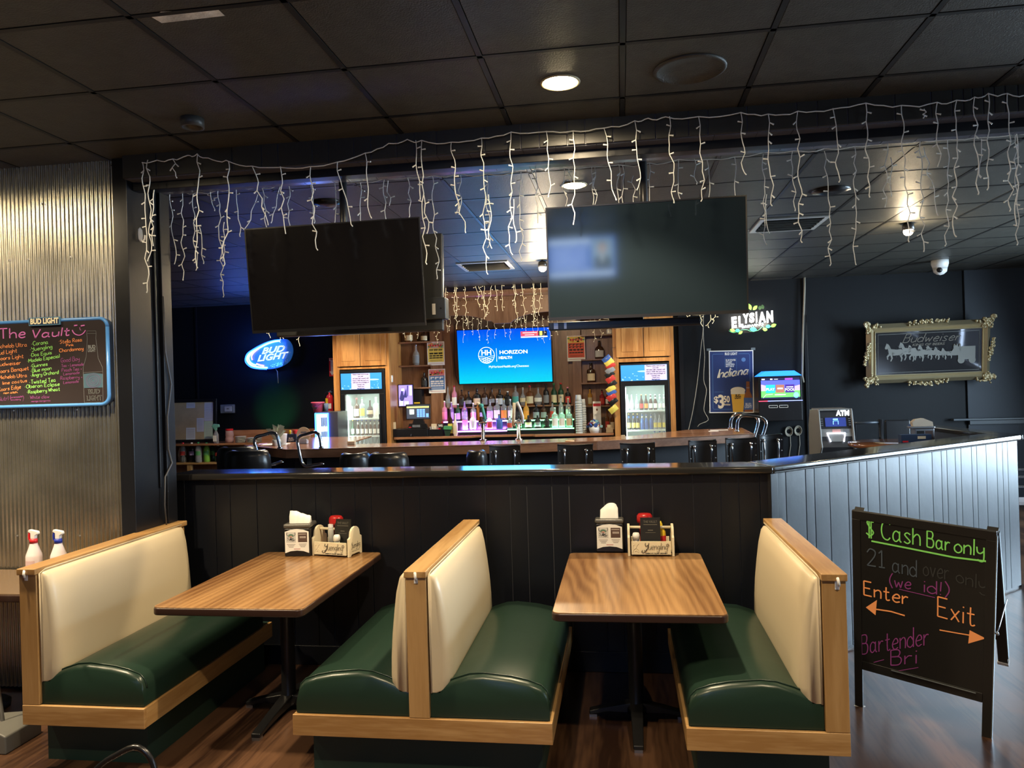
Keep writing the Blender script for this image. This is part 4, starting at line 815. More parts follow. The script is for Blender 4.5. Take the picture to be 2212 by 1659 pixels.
brow([(960,866,12,'std','pink','pink','white','pink-labelled bottle, leftmost'),(975,868,11,'tall','purple','lilac','white','lilac bottle'),(989,872,12,'tall','green','lilac','white','green bottle with lilac label'),(1003,866,14,'taper','purple','lilac','silver','broad lilac-lit bottle'),(1022,870,13,'std','clear','pink','white','clear bottle with pink cap'),(1041,866,13,'round','dark','grey','black','dark round bottle behind the taps'),
 (1058,864,15,'square','clear','lilac','silver','square clear bottle lit purple'),(1073,861,15,'square','clear','white','white','square clear bottle with white label'),(1088,861,14,'std','clear','orange','gold','clear bottle with orange sticker'),(1102,862,13,'std','clear','white','white','clear bottle with black horse mark'),(1119,868,13,'square','dark','black','black','dark bottle behind the right tap'),(1136,866,13,'flask','gold','orange','gold','golden whiskey flask with a fiery label'),
 (1158,872,15,'square','dark','grey','black','dark whiskey bottle with arched grey label'),(1174,872,14,'square','brown','grey','black','brown whiskey bottle with arched label'),(1193,868,12,'std','clear','red','black','clear bottle with red and white label'),(1211,856,12,'taper','clear',None,'silver','slim clear bottle'),(1227,860,12,'std','clear','white','cream','clear bottle with cream cap')],11.06,zC,'on the middle bar step')
brow([(1004,882,13,'std','clear','pink','pink','clear bottle with bright pink label and cap'),(1021,889,16,'taper','white','silver','white','frosted white oval bottle'),(1057,893,13,'std','clear','red','white','clear vodka bottle with red label'),(1078,895,15,'square','blue','blue','black','blue-labelled square bottle'),(1101,899,13,'squat','clear','red','black','clear bottle with brick-red label'),(1121,897,13,'squat','dark','green','black','dark squat bottle with green label'),
 (1141,897,16,'squat','dark','cream','black','black crown-shouldered bottle with cream label'),(1161,897,15,'squat','dark','grey','black','black crown-shouldered bottle with grey label'),(1181,897,15,'squat','dark','black','silver','black crown-shouldered bottle with black label')],10.94,zB,'on the lower bar step')
brow([(1198,880,14,'square','clear','white','white','clear bottle with white label and red seal, first'),(1213,880,14,'square','clear','white','white','clear bottle with white label and red seal, second'),(1229,880,14,'square','clear','cream','cream','clear bottle with cream label and red seal, third')],10.94,zB,'on the lower bar step')
# left of steps, on the counter
def on(px,top,wpx,shape,glass,label,cap,lab,Y,z,**k):
    q=at(px,top,Y); H=q.z-z; R=wpx/2*Y/1635*.98/max(r_ for r_,h_ in SH[shape]); return bottle(q.x,Y,z+.0005,H,R,shape,glass,label,cap,lab,**k)
on(972,884,12,'squat','brown','yellow','black','brown squat bottle with yellow label left of the purple step',10.86,CZ2)
on(983,893,11,'taper','cream','cream','white','small tan bottle left of the purple step',10.84,CZ2)
on(957,895,10,'std','red','red','black','dark red bottle behind the green caddy at the bar',11.15,CZ2)
# niche bottles
for px,top,w_,sh,g_,l_,c_,key,lb in ((883,708,20,'square','amber','cream','black','L0','square bourbon bottle with cream label on the top left niche shelf'),(916,712,16,'square','brown','cream','black','L0','brown bottle with cream label on the top left niche shelf, at right'),(898,744,16,'taper','clear','grey','silver','L1','ornate clear bottle alone on the middle left niche shelf'),(916,805,15,'square','dark','black','black','L2','square black bottle alone on the bottom left niche shelf'),
    (1316,706,13,'square','white','white','black','R0','pale bottle on the top right niche shelf'),(1294,736,20,'squat','brown','silver','brown' if 0 else 'black','R1','large oval brown bourbon bottle on the second right niche shelf'),(1276,784,18,'square','brown','cream','black','R2','brown bottle with cream diamond label on the third right niche shelf'),(1274,838,10,'std','gold','cream','black','R3','slim bottle with cream label on the lowest right niche shelf'),(1300,842,11,'std','red','red','black','R3','red liqueur bottle on the lowest right niche shelf'),(1312,846,10,'std','red','white','white','R3','small red bottle with white cap on the lowest right niche shelf')):
    on(px,top,w_,sh,g_,l_,c_,lb,BP-SHD/2,SL[key])
# ---------- back bar television
t=T('television','lit wall television behind the bar showing a blue health advert','television',(0,0,0)); t.matrix_world=Matrix.Translation((-1.711,11.136,2.216))@Matrix.Rotation(rad(-.4),4,'Z')@Matrix.Rotation(rad(7.0),4,'X')@Matrix.Rotation(rad(.2),4,'Y')
W2,H2=1.43/2,.83/2
obj('tv_body',MB().box(-W2,W2,.0,.05,-H2,H2),BLKP,t,bevel=.005)
def gradm():
    m=D.materials.new('advert_blue'); m.use_nodes=True; n=m.node_tree.nodes; l=m.node_tree.links; b=n['Principled BSDF']; b.inputs['Base Color'].default_value=(0,0,0,1); b.inputs['Roughness'].default_value=.2
    tc=n.new('ShaderNodeTexCoord'); sx=n.new('ShaderNodeSeparateXYZ'); l.new(tc.outputs['Object'],sx.inputs[0]); mr=n.new('ShaderNodeMapRange'); mr.inputs[1].default_value=-H2; mr.inputs[2].default_value=H2; l.new(sx.outputs['Z'],mr.inputs[0])
    r=n.new('ShaderNodeValToRGB'); e=r.color_ramp.elements; e[0].color=(.0,.62,.78,1); e[1].color=(.0,.07,.75,1); k=e.new(.5); k.color=(0,.25,.86,1); l.new(mr.outputs[0],r.inputs[0]); l.new(r.outputs[0],b.inputs['Emission Color']); b.inputs['Emission Strength'].default_value=.72; return m
SW=glow('screen_white',(.9,.95,1),.75)
g=MB(); yy=-.0035
cx0=-.27; R_=.125; cz0=.02
def ring(m_,cx,cz,r1,r2,y,n=36):
    v=[];f=[]
    for i in range(n): 
        a=2*PI*i/n; v+=[(cx+r1*math.cos(a),y,cz+r1*math.sin(a)),(cx+r2*math.cos(a),y,cz+r2*math.sin(a))]
    for i in range(n): j=(i+1)%n; f.append((2*i,2*i+1,2*j+1,2*j))
    m_.add(v,f)
ring(g,cx0,cz0,R_*.93,R_,yy)
for s in (-1,1):
    for k in range(4):
        a=[(cx0-s*R_*(.95-.1*k)*1+s*u*(R_*(1.75-.2*k)),yy,cz0-.012-.0*k-k*.026-u*u*.075) for u in [i/8 for i in range(9)]]
        a=[p for p in a if (p[0]-cx0)**2+(p[2]-cz0)**2<(R_*.97)**2]
        if len(a)>1: g.tube(a,.0042,4,flat_y=.2)
g.text('HH',cx0,cz0+.035,.11,yy,bold=.003); g.quad(-.12,-.08,-.114,.12,yy); g.text('HORIZON',.14,.055,.075,yy,bold=.002,w=.42); g.text('HEALTH',.015,-.025,.055,yy,bold=.002,w=.20); g.text('MyHorizonHealth.org/Chooseus',.06,-.155,.05,yy,w=.60)
k1=MB().quad(.26,.285,.52,.355,yy); k2=MB().quad(.52,.285,.65,.355,yy); k3=MB().quad(.26,.262,.655,.280,yy); k4=MB().quad(.54,.29,.58,.352,yy-.0005); k5=MB().quad(.29,.328,.50,.338,yy-.0008).quad(.32,.298,.46,.306,yy-.0008)
obj('screen',[(MB().quad(-W2+.012,-H2+.015,W2-.012,H2-.012,-.002),gradm()),(g,SW),(k1,glow('banner_red',(.8,.05,.08),1)),(k2,flat('banner_dark',(.02,.03,.10))),(k3,SW),(k4,glow('banner_yellow',(.9,.75,.1),1)),(k5,SW)],None,t)
light('tv_glow','AREA',(-1.71,11.0,2.15),9,(.1,.45,1),1.3,(-1.71,8,1.9),sy=.7)
tag(obj('tv_cable',MB().tube([at(x,y,11.28) for x,y in ((982,700),(981,770),(984,810),(992,832))],.006,6),BLKP,smooth_=True),'black cable curving down beside the bar television','cable',group='television cables')
# ---------- lottery posters
def poster(x0,y0,x1,y1,lab,c1,c2,seed,nums):
    a,b,c,d_=fr(x0,y0,x1,y1,BP-.105); wv,hv=b-a,d_-c; t=T('lottery_poster',lab,'poster',((a+b)/2,BP-.1015,(c+d_)/2),group='raffle board posters')
    bs=MB().box(-wv/2,wv/2,-.002,0,-hv/2,hv/2); bd_=MB().quad(-wv*.46,-hv*.36,wv*.46,hv*.22,-.0025); tp=MB().quad(-wv*.46,hv*.22,wv*.46,hv*.46,-.0025); r_=random.Random(seed); cb_=MB(); cc=MB()
    for k in range(16): x_=r_.uniform(-.42,.42)*wv; z_=r_.uniform(.26,.42)*hv; (cb_ if k%2 else cc).ell(x_,z_,wv*.07,hv*.03,-.003,8)
    tx=MB().text('EASY MONEY',0,hv*.475,hv*.05,-.003,w=wv*.8)
    for k in range(5): tx.ell(wv*(-.3+.15*k),hv*.34,wv*.055,hv*.055,-.0035,8)
    t2=MB()
    for z_,s_,ss in nums: t2.text(s_,0,hv*z_,hv*ss,-.0035,bold=.003,w=wv*.78)
    for k in range(4): t2.quad(-wv*.35,-hv*(.27+.02*k),wv*.35,-hv*(.265+.02*k),-.003)
    tx.quad(-wv*.4,-hv*.435,wv*.4,-hv*.425,-.003)
    obj('poster_sheet',[(bs,PAPER),(bd_,flat('poster_'+str(seed),c1)),(tp,flat('poster_top_'+str(seed),c2)),(cb_,LB['green']),(cc,LB['orange']),(tx,flat('poster_red',(.5,.03,.05))),(t2,INK if seed!=2 else PAPER)],None,t)
poster(923,738,960,789,'yellow raffle poster with red heading, upper one left of the bar television',(.80,.62,.12),(.5,.35,.3),1,((.14,'777 777 777',.1),(0,'200 200 200',.085),(-.1,'100 100 100 100',.06),(-.19,'50 50 50 50',.05)))
poster(926,797,962,849,'blue raffle poster with red heading, lower one left of the bar television',(.08,.19,.42),(.62,.2,.2),2,((.12,'599 599 599',.12),(-.02,'200 200 200',.08),(-.11,'100 100 100 100',.06),(-.2,'50 50 50 50 50',.05)))
poster(1225,725,1264,780,'red and yellow raffle poster right of the bar television',(.70,.10,.05),(.75,.5,.1),3,((.14,'599 599 599 599',.09),(.05,'299 299 299 299',.06),(-.06,'100 100 100 100',.085),(-.17,'50 50 50 50 50',.05)))
# ---------- coolers
def cooler(x0,x1,ptop,lab,gx,gy0,gy1,hx,hy,shelves,which):
    t=T('drinks_cooler',lab,'drinks cooler',((x0+x1)/2,BF,0),group='glass-door coolers')
    zt_=at((gx[0]+gx[1])/2,ptop,BF).z; a,b,c,d_=fr(gx[0],gy0,gx[1],gy1,BF-.03); c=.45
    bd_=MB().box(x0+.012,x1-.012,BF+.03,BF+.05,c-.35,c).box(x0+.012,x1-.012,BF-.02,BF+.05,d_,zt_-.01).box(x0+.012,a,BF-.02,BF+.05,c,d_).box(b,x1-.012,BF-.02,BF+.05,c,d_)
    obj('cooler_frame',bd_,BLKP,t,world=True,bevel=.004)
    il=mat('cooler_lining',(.50,.56,.54),.5)
    obj('cooler_lining',MB().box(a-.03,b+.03,BF+.52,BF+.53,c,d_).box(a-.03,a-.002,BF+.051,BF+.52,c,d_).box(b+.002,b+.03,BF+.051,BF+.52,c,d_).box(a-.03,b+.03,BF+.051,BF+.52,d_,d_+.01).box(a-.03,b+.03,BF+.051,BF+.52,c-.01,c),il,t,world=True)
    obj('inner_light',MB().box(a,a+.012,BF+.055,BF+.07,c+.05,d_-.02),glow('cooler_tube',(.75,1,.93),4),t,world=True)
    light('cooler_light','AREA',((a+b)/2,BF+.10,d_-.02),1.6,(.72,1,.92),.4,((a+b)/2,BF+.3,c),sy=.1)
    light('cooler_light','AREA',(a+.02,BF+.075,(c+d_)/2+.2),1.6,(.72,1,.92),.05,(b,BF+.35,(c+d_)/2+.2),sy=.9)
    obj('door_handle',MB().box(b-.0,b+.02,BF-.055,BF-.03,d_-.9,d_-.3),BLKP,t,world=True,bevel=.004)
    # header panel
    e,f,g_,h_=fr(*hx,*[0,0][:0],BF-.03) if 0 else fr(hx[0],hy[0],hx[1],hy[1],BF-.03)
    y=BF-.025; B_=glow('cooler_header_blue',(.03,.24,.70),.5); Wc=glow('cooler_header_ice',(.30,.65,1),.5); N_=glow('cooler_notice',(.55,.47,.80),.42)
    bs=MB().box(e,f,BF-.024,BF-.0205,g_,h_); ice=MB(); rr=random.Random(5)
    for k in range(26):
        x_=rr.uniform(e+.02,f-.02); z_=g_+abs(rr.gauss(0,.35))*(h_-g_)*.7; ice.ell(x_,min(z_+.006,h_-.012),rr.uniform(.004,.016),rr.uniform(.003,.008),y,7)
    ice.ell((e+f)/2 if which=='R' else e+(f-e)*.8,(g_+h_)/2+.02,.09,.012,y-.0003,16)
    n0,n1=(e+(f-e)*.52,f-.004) if which=='R' else (e+(f-e)*.26,e+(f-e)*.72)
    nt=MB().quad(n0,g_+.004,n1,h_-.003,y-.001); tx=MB()
    for k,s_ in enumerate(('Please make sure to pay','your tab!','All tabs left unpaid will','have a 20% fee and you','will lose the privilege of','running a tab.','Thank you!','Management')): tx.text(s_,(n0+n1)/2,h_-.018-k*(h_-g_-.03)/7,.022,y-.002,bold=.0008,w=None if k in(1,5,6,7) else (n1-n0)*.86)
    obj('header_panel',[(bs,B_),(ice,Wc),(nt,N_),(tx,INK)],None,t,world=True)
    obj('door_glass',MB().box(a,b,BF-.012,BF-.006,c,d_),mat('cooler_glass',(1,1,1),.02,alpha=.12,spec=.5),t,world=True)
    zs=[]
    for k,py in enumerate(shelves):
        z=at((gx[0]+gx[1])/2,py,BF+.1).z; zs.append(z)
        obj('wire_shelf',MB().box(a-.01,b+.01,BF+.10,BF+.48,z-.022,z),mat('shelf_white',(.75,.85,.83),.4),t,world=True)
    return a,b,c,d_,zs
a,b,c,d_,zs=cooler(cxa,cxb,798,'left glass-door cooler under the oak cabinet, lit with beer bottles',(746,820),851,960,(736,824),(806,841),(903,941),'L')
ZL=zs
def beers(pxs,top,Y,z,w_,specs,rowlab,name='beer_bottle',cat='beer bottle',group='beer bottles in the coolers'):
    for i,px in enumerate(pxs):
        g_,l_,c_,nl=specs[i] if isinstance(specs,list) else specs
        q=at(px,top,Y); H=q.z-z; bottle(q.x,Y,z+.0006,H,w_/2*Y/1635,'beer',g_,l_,c_,'%s %s, %s'%({'brown':'brown','clear':'clear','green':'green','blue':'blue'}.get(g_,g_),rowlab,ORD[i]),name,cat,group,neckl=nl)
yb=BF+.16
beers((762,773,782,791,800,809,818),907,yb,ZL[1],8.2,[('green','white','gold',None)]+[('brown','white','blue','white')]*6,'beer bottle, middle shelf of left cooler, counting from left')
zlow=at(780,985,yb).z
obj('wire_shelf',MB().box(a-.01,b+.01,BF+.10,BF+.48,zlow-.02,zlow),mat('shelf_white',(.75,.85,.83),.4),D.objects['drinks_cooler'],world=True)
beers((760,769,778,787,796,805,814),944,yb,zlow,8,('clear','white','silver',None),'beer bottle, lowest shelf of left cooler, counting from left')
# upper shelf contents of left cooler
for px,top,w_,sh,g_,l_,c_,lb in ((756,866,15,'square','white','white','white','white carton on the top shelf of the left cooler, at left'),(770,860,13,'std','brown','white','red','dark wine bottle with red foil on the top shelf of the left cooler'),(782,858,13,'std','clear','yellow','green','clear mixer bottle with green cap on the top shelf of the left cooler'),(799,864,16,'round','dark','cream','black','dark squat bottle with a cream label on the top shelf of the left cooler'),(812,858,14,'square','white','white','white','white jug on the top shelf of the left cooler, at right')):
    on(px,top,w_,sh,g_,l_,c_,lb,yb,ZL[0],name='bottle',group='items on the top shelf of the left cooler')
a,b,c,d_,zs=cooler(cxc,cxd,783,'right glass-door cooler under the oak cabinet, lit with beer bottles',(1352,1437),833,946,(1341,1441),(788,822),(886,928),'R')
yb=BF+.16
beers((1355,1364,1375,1385,1395,1405,1415,1425,1434),852,yb,zs[0],8.8,[('clear','silver','silver',None)]*3+[('brown','red','gold',None),('brown','orange','gold',None),('brown','white','white','white'),('brown','white','white','white'),('clear','white','white','white'),('clear','white','white','white')],'beer bottle, top shelf of right cooler, counting from left')
beers((1358,1368,1377,1387,1396,1406,1415,1424,1434),893,yb,zs[1],8.8,[('dark','yellow','gold','blue')]*3+[('blue','blue','silver','silver')]*3+[('clear','yellow','silver',None)]*3,'beer bottle, lower shelf of right cooler, counting from left')
beers((1414,1425,1435),931,yb,at(1390,968,yb).z,8.5,('clear','white','blue','blue'),'beer bottle lowest in right cooler, counting from left')
obj('wire_shelf',MB().box(a-.01,b+.01,BF+.10,BF+.48,at(1390,968,yb).z-.02,at(1390,968,yb).z),mat('shelf_white',(.75,.85,.83),.4),D.objects['drinks_cooler.001'],world=True)
# ================= WRITING HELPERS IN THE WORLD =================
def wrW(txt,p0,p1,hpx,r_,Y,slant=0,mb=None):
    a=at(*p0,Y); b=at(*p1,Y); c=at(p0[0],p0[1]-hpx,Y); m_=MB(); m_.write(txt,a.x,a.z,(c-a).length,r_,Y,w=b.x-a.x,slant=slant)
    k=(b.z-a.z)/(b.x-a.x+1e-9); m_.v=[(p[0],p[1],p[2]+(p[0]-a.x)*k) for p in m_.v]
    if mb is not None: mb.add(m_.v,m_.f); return mb
    return m_
def txW(txt,pc,hpx,wpx,Y,bold=0,shear=0,slope=0,mb=None,al='CENTER'):
    c=at(*pc,Y); s=hpx*Y/1635/.70; m_=MB(); m_.text(txt,c.x,c.z,s,Y,bold=bold*s,w=wpx*Y/1635 if wpx else None,shear=shear,al=al)
    m_.v=[(p[0],p[1],p[2]+(p[0]-c.x)*slope) for p in m_.v]
    if mb is not None: mb.add(m_.v,m_.f); return mb
    return m_
def lnW(ps,r_,Y,mb=None,n=4,sm=False):
    pts=[tuple(at(a,b,Y)) for a,b in ps]
    if sm: pts=smooth(pts)
    m_=mb if mb is not None else MB(); m_.tube(pts,r_,n); return m_
def plW(ps,Y,mb=None):
    m_=mb if mb is not None else MB(); q=[at(a,b,Y) for a,b in ps]; m_.add([tuple(p) for p in q],[list(range(len(q)))]); return m_
# ---- beer menu chalkboard on the corrugated wall
YB=4.10; Q=lambda x,y:(x/7.9,680+y/7.9)
c0=at(120,780,YB); t=T('menu_chalkboard','blue-framed chalkboard drink menu on the corrugated metal wall','chalkboard',(c0.x,YB+.04,c0.z))
L_,Rr,B_,T_=at(-70,790,YB).x,at(233,780,YB).x,at(120,876,YB).z,at(120,692,YB).z
tl=at(117,0,YB).x
def tiltz(m_): m_.v=[(p[0],p[1],p[2]+0*(p[0])) for p in m_.v]; return m_
obj('board_panel',MB().prism(rrect(L_+.01,Rr-.01,B_+.01,T_-.01,.04),YB-0,YB+.03,'y'),mat('menu_black',(.035,.028,.030),.35),t,world=True)
pr=rrect(L_,Rr,B_,T_,.05); fr_=MB().tube([(a,YB+.004,b) for a,b in pr+[pr[0]]],.011,8)
obj('board_frame',fr_,mat('light_blue_frame',(.09,.30,.75),.25),t,world=True,smooth_=True)
obj('frame_side',MB().prism(rrect(L_-.004,Rr+.006,B_-.004,T_+.004,.055),YB+.008,YB+.045,'y'),flat('frame_dark_blue',(.03,.06,.13)),t,world=True)
Yw=YB-.001
cO=FL('menu_orange',(.95,.34,.12)); cG=FL('menu_green',(.35,.85,.20)); cP=FL('menu_pink',(.72,.20,.60)); cU=FL('menu_purple',(.28,.07,.25)); cS=FL('menu_silver',(.25,.28,.30)); cB=FL('menu_blue_grey',(.06,.13,.19))
o=MB(); g=MB(); p=MB(); u=MB(); s_=MB(); bl=MB()
for tx_,x0,y0,x1,y1,h in (('Michelob Ultra',-70,575,460,540,68),('Bud Light',-60,690,290,640,68),('Coors Light',-45,780,400,735,62),('Budweiser',-55,880,355,845,62),('Coors Banquet',-40,1000,490,940,66),('Michelob Ultra',-20,1100,460,1060,62),('lime cactus',45,1195,460,1145,56),('Coors Edge',-30,1310,355,1255,62),('non alch.',60,1352,305,1335,36)): wrW(tx_,Q(x0,y0),Q(x1,y1),h/7.9,.0017,Yw,mb=o)
for tx_,x0,y0,x1,y1,h in (('Stella Rosa',1025,495,1400,450,62),('Pink',1130,540,1255,530,40),('Chardonnay',1015,640,1420,600,60),('*',992,465,1012,465,30),('*',990,605,1010,605,30)): wrW(tx_,Q(x0,y0),Q(x1,y1),h/7.9,.0017,Yw,mb=o)
for tx_,x0,y0,x1,y1,h in (('Corona',565,525,820,495,70),('Yuengling',540,620,890,570,64),('Dos Equis',540,715,880,670,58),('Modelo Especial',490,815,1015,730,62),('Guinnes',545,900,810,865,58),('Blue moon',550,985,875,935,62),('Angry Orchard',545,1060,1000,1005,60),('Twisted Tea',530,1180,950,1140,68),('Oberon Eclipse',450,1255,1015,1210,62),('Raspberry Wheat',485,1345,1020,1295,60)):
    wrW(tx_,Q(x0,y0),Q(x1,y1),h/7.9,.0019,Yw,mb=g); wrW('*',Q(x0-38,y0-8),Q(x0-20,y0-8),6,.0022,Yw,mb=g)
wrW('The',Q(-10,410),Q(430,390),170/7.9,.0048,Yw,mb=p); wrW('Vault',Q(540,400),Q(1180,350),140/7.9,.0048,Yw,slant=.1,mb=p)
lnW([Q(*a) for a in ((1235,260),(1270,320),(1350,350),(1420,320),(1460,265))],.0035,Yw,p,sm=True); lnW([Q(1270,185),Q(1320,180)],.005,Yw,p); lnW([Q(1385,190),Q(1445,180)],.005,Yw,p); lnW([Q(1360,215),Q(1365,255),Q(1385,262)],.0014,Yw,p)
for tx_,x0,y0,x1,y1,h in (('Good Boy',1040,815,1355,780,74),('*Tea + Lemonade',1040,895,1425,865,50),('*Peach Tea +',1045,975,1395,945,58),('Lemonade',1085,1035,1355,1005,46),('*Raspberry +',1020,1110,1405,1085,58),('Lemonade',1085,1180,1340,1155,48),('Nutrl (',-20,1475,190,1450,70),('pineapple',180,1425,380,1405,30),('strawberry',185,1465,350,1455,26),(')',385,1470,405,1460,80),('* White claw',480,1440,840,1420,56),('mango margarita',535,1490,860,1475,28)): wrW(tx_,Q(x0,y0),Q(x1,y1),h/7.9,.0015,Yw,mb=u)
for ps in (((1480,320),(1485,275),(1635,275),(1640,320)),((1480,320),(1640,320)),((1480,320),(1490,400),(1485,500),(1470,720),(1420,900),(1420,985),(1440,1500)),((1640,320),(1635,400),(1650,520),(1675,740),(1745,890),(1755,985),(1760,1490)),((1420,985),(1755,970)),((1440,1500),(1760,1490))): lnW([Q(*a) for a in ps],.0008,Yw,s_)
plW([Q(*a) for a in ((1425,1010),(1600,990),(1752,1010),(1755,1240),(1430,1250))],Yw,bl)
for k in (30,60,95,120):
    lnW([Q(1595+k*1.05*math.cos(a),1125+k*math.sin(a)) for a in [i*PI/8 for i in range(17)]],.0006,Yw-.0006,u)
txW('BUD',(Q(1565,580)[0],Q(1565,548)[1]),8,19,Yw,.02,mb=s_); txW('LIGHT',Q(1565,610),7,20,Yw,.02,mb=s_)
txW('BUD',Q(1605,1315),10.5,33,Yw,.03,mb=s_); txW('LIGHT',Q(1608,1425),11,41,Yw,.03,mb=s_)
ik=MB(); txW('BUD',Q(1605,1315),10.5,33,Yw-.0005,.0,mb=ik); txW('LIGHT',Q(1608,1425),11,41,Yw-.0005,.0,mb=ik)
for m_,c_,lb_ in ((o,cO,'orange drink names'),(g,cG,'green drink names'),(p,cP,'pink bar name and smiling face'),(u,cU,'purple drink names')): obj('chalk_writing',m_,c_,t,world=True,label=lb_)
obj('bottle_drawing',[(s_,cS),(bl,cB),(ik,flat('menu_ink',(.02,.018,.018)))],None,t,world=True)
pl=at(95,694,YB-.015); k_=.0029
obj('brand_plaque',[(MB().box(pl.x-.103,pl.x+.103,YB-.014,YB-.004,pl.z-.024,pl.z+.024),flat('plaque_border',(.12,.30,.48))),(MB().quad(pl.x-.099,pl.z-.020,pl.x+.099,pl.z+.020,YB-.0145),flat('plaque_navy',(.01,.03,.09))),(txW('BUD LIGHT',(95.5,694),12.5,75,YB-.015,.045),flat('plaque_letters',(.95,.88,.62)))],None,t,world=True).rotation_euler=(0,0,0)
# ================= MAIN BAR =================
BZ=1.13; P0,PL,P1,P2,P3=[flr(a,b,BZ) for a,b in ((617,971),(527,962),(1100,959.5),(1290,953),(1627,936))]
t=T('bar_counter','long wooden bar counter behind the half wall','bar counter',(P1.x,P1.y,0))
PBL=Vector((PL.x+.2,BF-.6,0)); 
inn=[Vector((-3.45,BF-.6,0)),Vector((-3.30,P0.y+.62,0)),Vector((P1.x,P1.y+.60,0)),Vector((P2.x-.05,P2.y+.60,0))]
P4=flr(1603,924,BZ); P5=flr(1484,928.5,BZ)
P6=Vector((P2.x+.42,P2.y+.75,0))
poly=[P0,P1,P2,P3,P4,P5,P6,inn[3],inn[2],inn[1],inn[0],PBL,PL]
obj('bar_top',MB().prism([(q.x,q.y) for q in poly],BZ-.014,BZ,'z'),BARW,t,world=True)
# thick front edge strips
def strip(a,b,m_,nm,d=.03,h0=.10,h1=.001):
    dr=(b-a).normalized(); n_=Vector((-dr.y,dr.x,0)); q=[a,b,b+n_*d,a+n_*d]
    obj(nm,MB().prism([(p.x,p.y) for p in q],BZ-h0,BZ-h1+.002,'z'),m_,t,world=True,bevel=.004)
BFR=wood('bar_front_edge',(.24,.115,.06),(.16,.07,.035),'X',.45,1,0)
strip(P0,P1,BFR,'front_edge'); strip(P1,P2,BFR,'front_edge'); strip(P2,P3,BFR,'front_edge'); strip(PL,P0,BFR,'end_edge'); strip(P3,P4,BFR,'end_edge')
cc=sum((Vector((q.x,q.y,0)) for q in poly),Vector())/len(poly)
bb=MB()
def wallseg(a,b,off): 
    dr=(b-a).normalized(); n_=Vector((-dr.y,dr.x,0)); a=a+n_*off; b=b+n_*off; q=[a,b,b+n_*.06,a+n_*.06]; bb.prism([(p.x,p.y) for p in q],0,BZ-.015,'z')
for a,b in ((P0,P1),(P1,P2),(P2,P3)): wallseg(a,b,.28)
wallseg(PL+Vector((.05,0,0)),P0,.25)
obj('bar_front',bb,mat('bar_front_black',(.012,.013,.018),.5),t,world=True)
# grab rails
def rail(px_,Y,lab):
    pts=[tuple(at(a,b,Y)) for a,b in px_]; sm=smooth(pts,4); p0=Vector(pts[0])
    t_=T('chrome_grab_rail',lab,'rail',p0,group='chrome bar rails'); obj('rail_tube',MB().tube(sm,.019,10),CHR,t_,world=True,smooth_=True)
    for q in (pts[0],pts[-1]): obj('rail_flange',MB().ball(q,.032,10,sz=.5),CHR,t_,world=True,smooth_=True)
rail([(608,998),(590,1003),(572,1006),(561,994),(554,972),(550,954),(554,944),(568,940),(588,935),(597,939),(601,950),(605,968)],8.0,'chrome bent bar rail at the left end of the bar')
rail([(696,1002),(678,1005),(660,1007),(651,994),(646,972),(643,953),(648,943),(660,939),(678,934),(688,938),(692,950),(694,967)],8.02,'chrome bent bar rail beside the glowing mini fridge')
rail([(1578,925),(1580,906),(1588,896),(1599,893),(1618,897),(1633,900),(1638,909),(1635,925),(1629,945)],9.3,'chrome bent bar rail at the right end of the bar, rear one')
rail([(1592,931),(1594,909),(1603,898),(1622,898),(1643,901),(1652,907),(1655,914),(1652,928),(1646,945)],9.15,'chrome bent bar rail at the right end of the bar, front one')
# taps
def tap(px,Y,lab,handles):
    q=at(px,953,Y); t_=T('beer_tap_tower',lab,'beer tap',(q.x,Y,BZ),group='chrome tap towers')
    zt_=at(px,913,Y).z-BZ; obj('tower_column',MB().lathe([(.045,0),(.045,.012),(.024,.02),(.022,zt_)],n=16),CHR,t_,smooth_=True)
    obj('tower_head',MB().tube([(-.05,0,zt_+.012),(.05,0,zt_+.012)],.022,12).tube([(-.035,0,zt_+.01),(-.035,-.05,zt_),(-.035,-.06,zt_-.04)],.008,8).tube([(.035,0,zt_+.01),(.035,-.05,zt_),(.035,-.06,zt_-.04)],.008,8),CHR,t_,smooth_=True)
    for nm,ps,w_,m_,tip in handles:
        pp=[at(a,b,Y-.03)-Vector((q.x,Y,BZ)) for a,b in ps]; o=obj(nm,MB().tube(pp,[w_]*len(pp),8),m_,t_,smooth_=True)
        if tip: obj('handle_emblem',MB().ball(pp[-1]+Vector((0,-.01,.0)),w_*1.5,10,sz=.8),tip,o,smooth_=True)
tap(1044,8.85,'left chrome beer tap tower with orange and teal handles',[('tap_handle',[(1034,908),(1033,890),(1033,872)],.017,LB['orange'],LB['cream']),('tap_handle',[(1048,906),(1044,890),(1040,876)],.02,LB['teal'],LB['teal']),('tap_handle',[(1040,910),(1040,900)],.022,flat('tap_brown',(.12,.04,.03)),None)])
tap(1121,8.85,'right chrome beer tap tower with cream and striped handles',[('tap_handle',[(1109,920),(1110,895),(1111,870)],.019,LB['cream'],None),('tap_handle',[(1129,915),(1129,900),(1124,884),(1117,868)],.017,LB['silver'],None)])
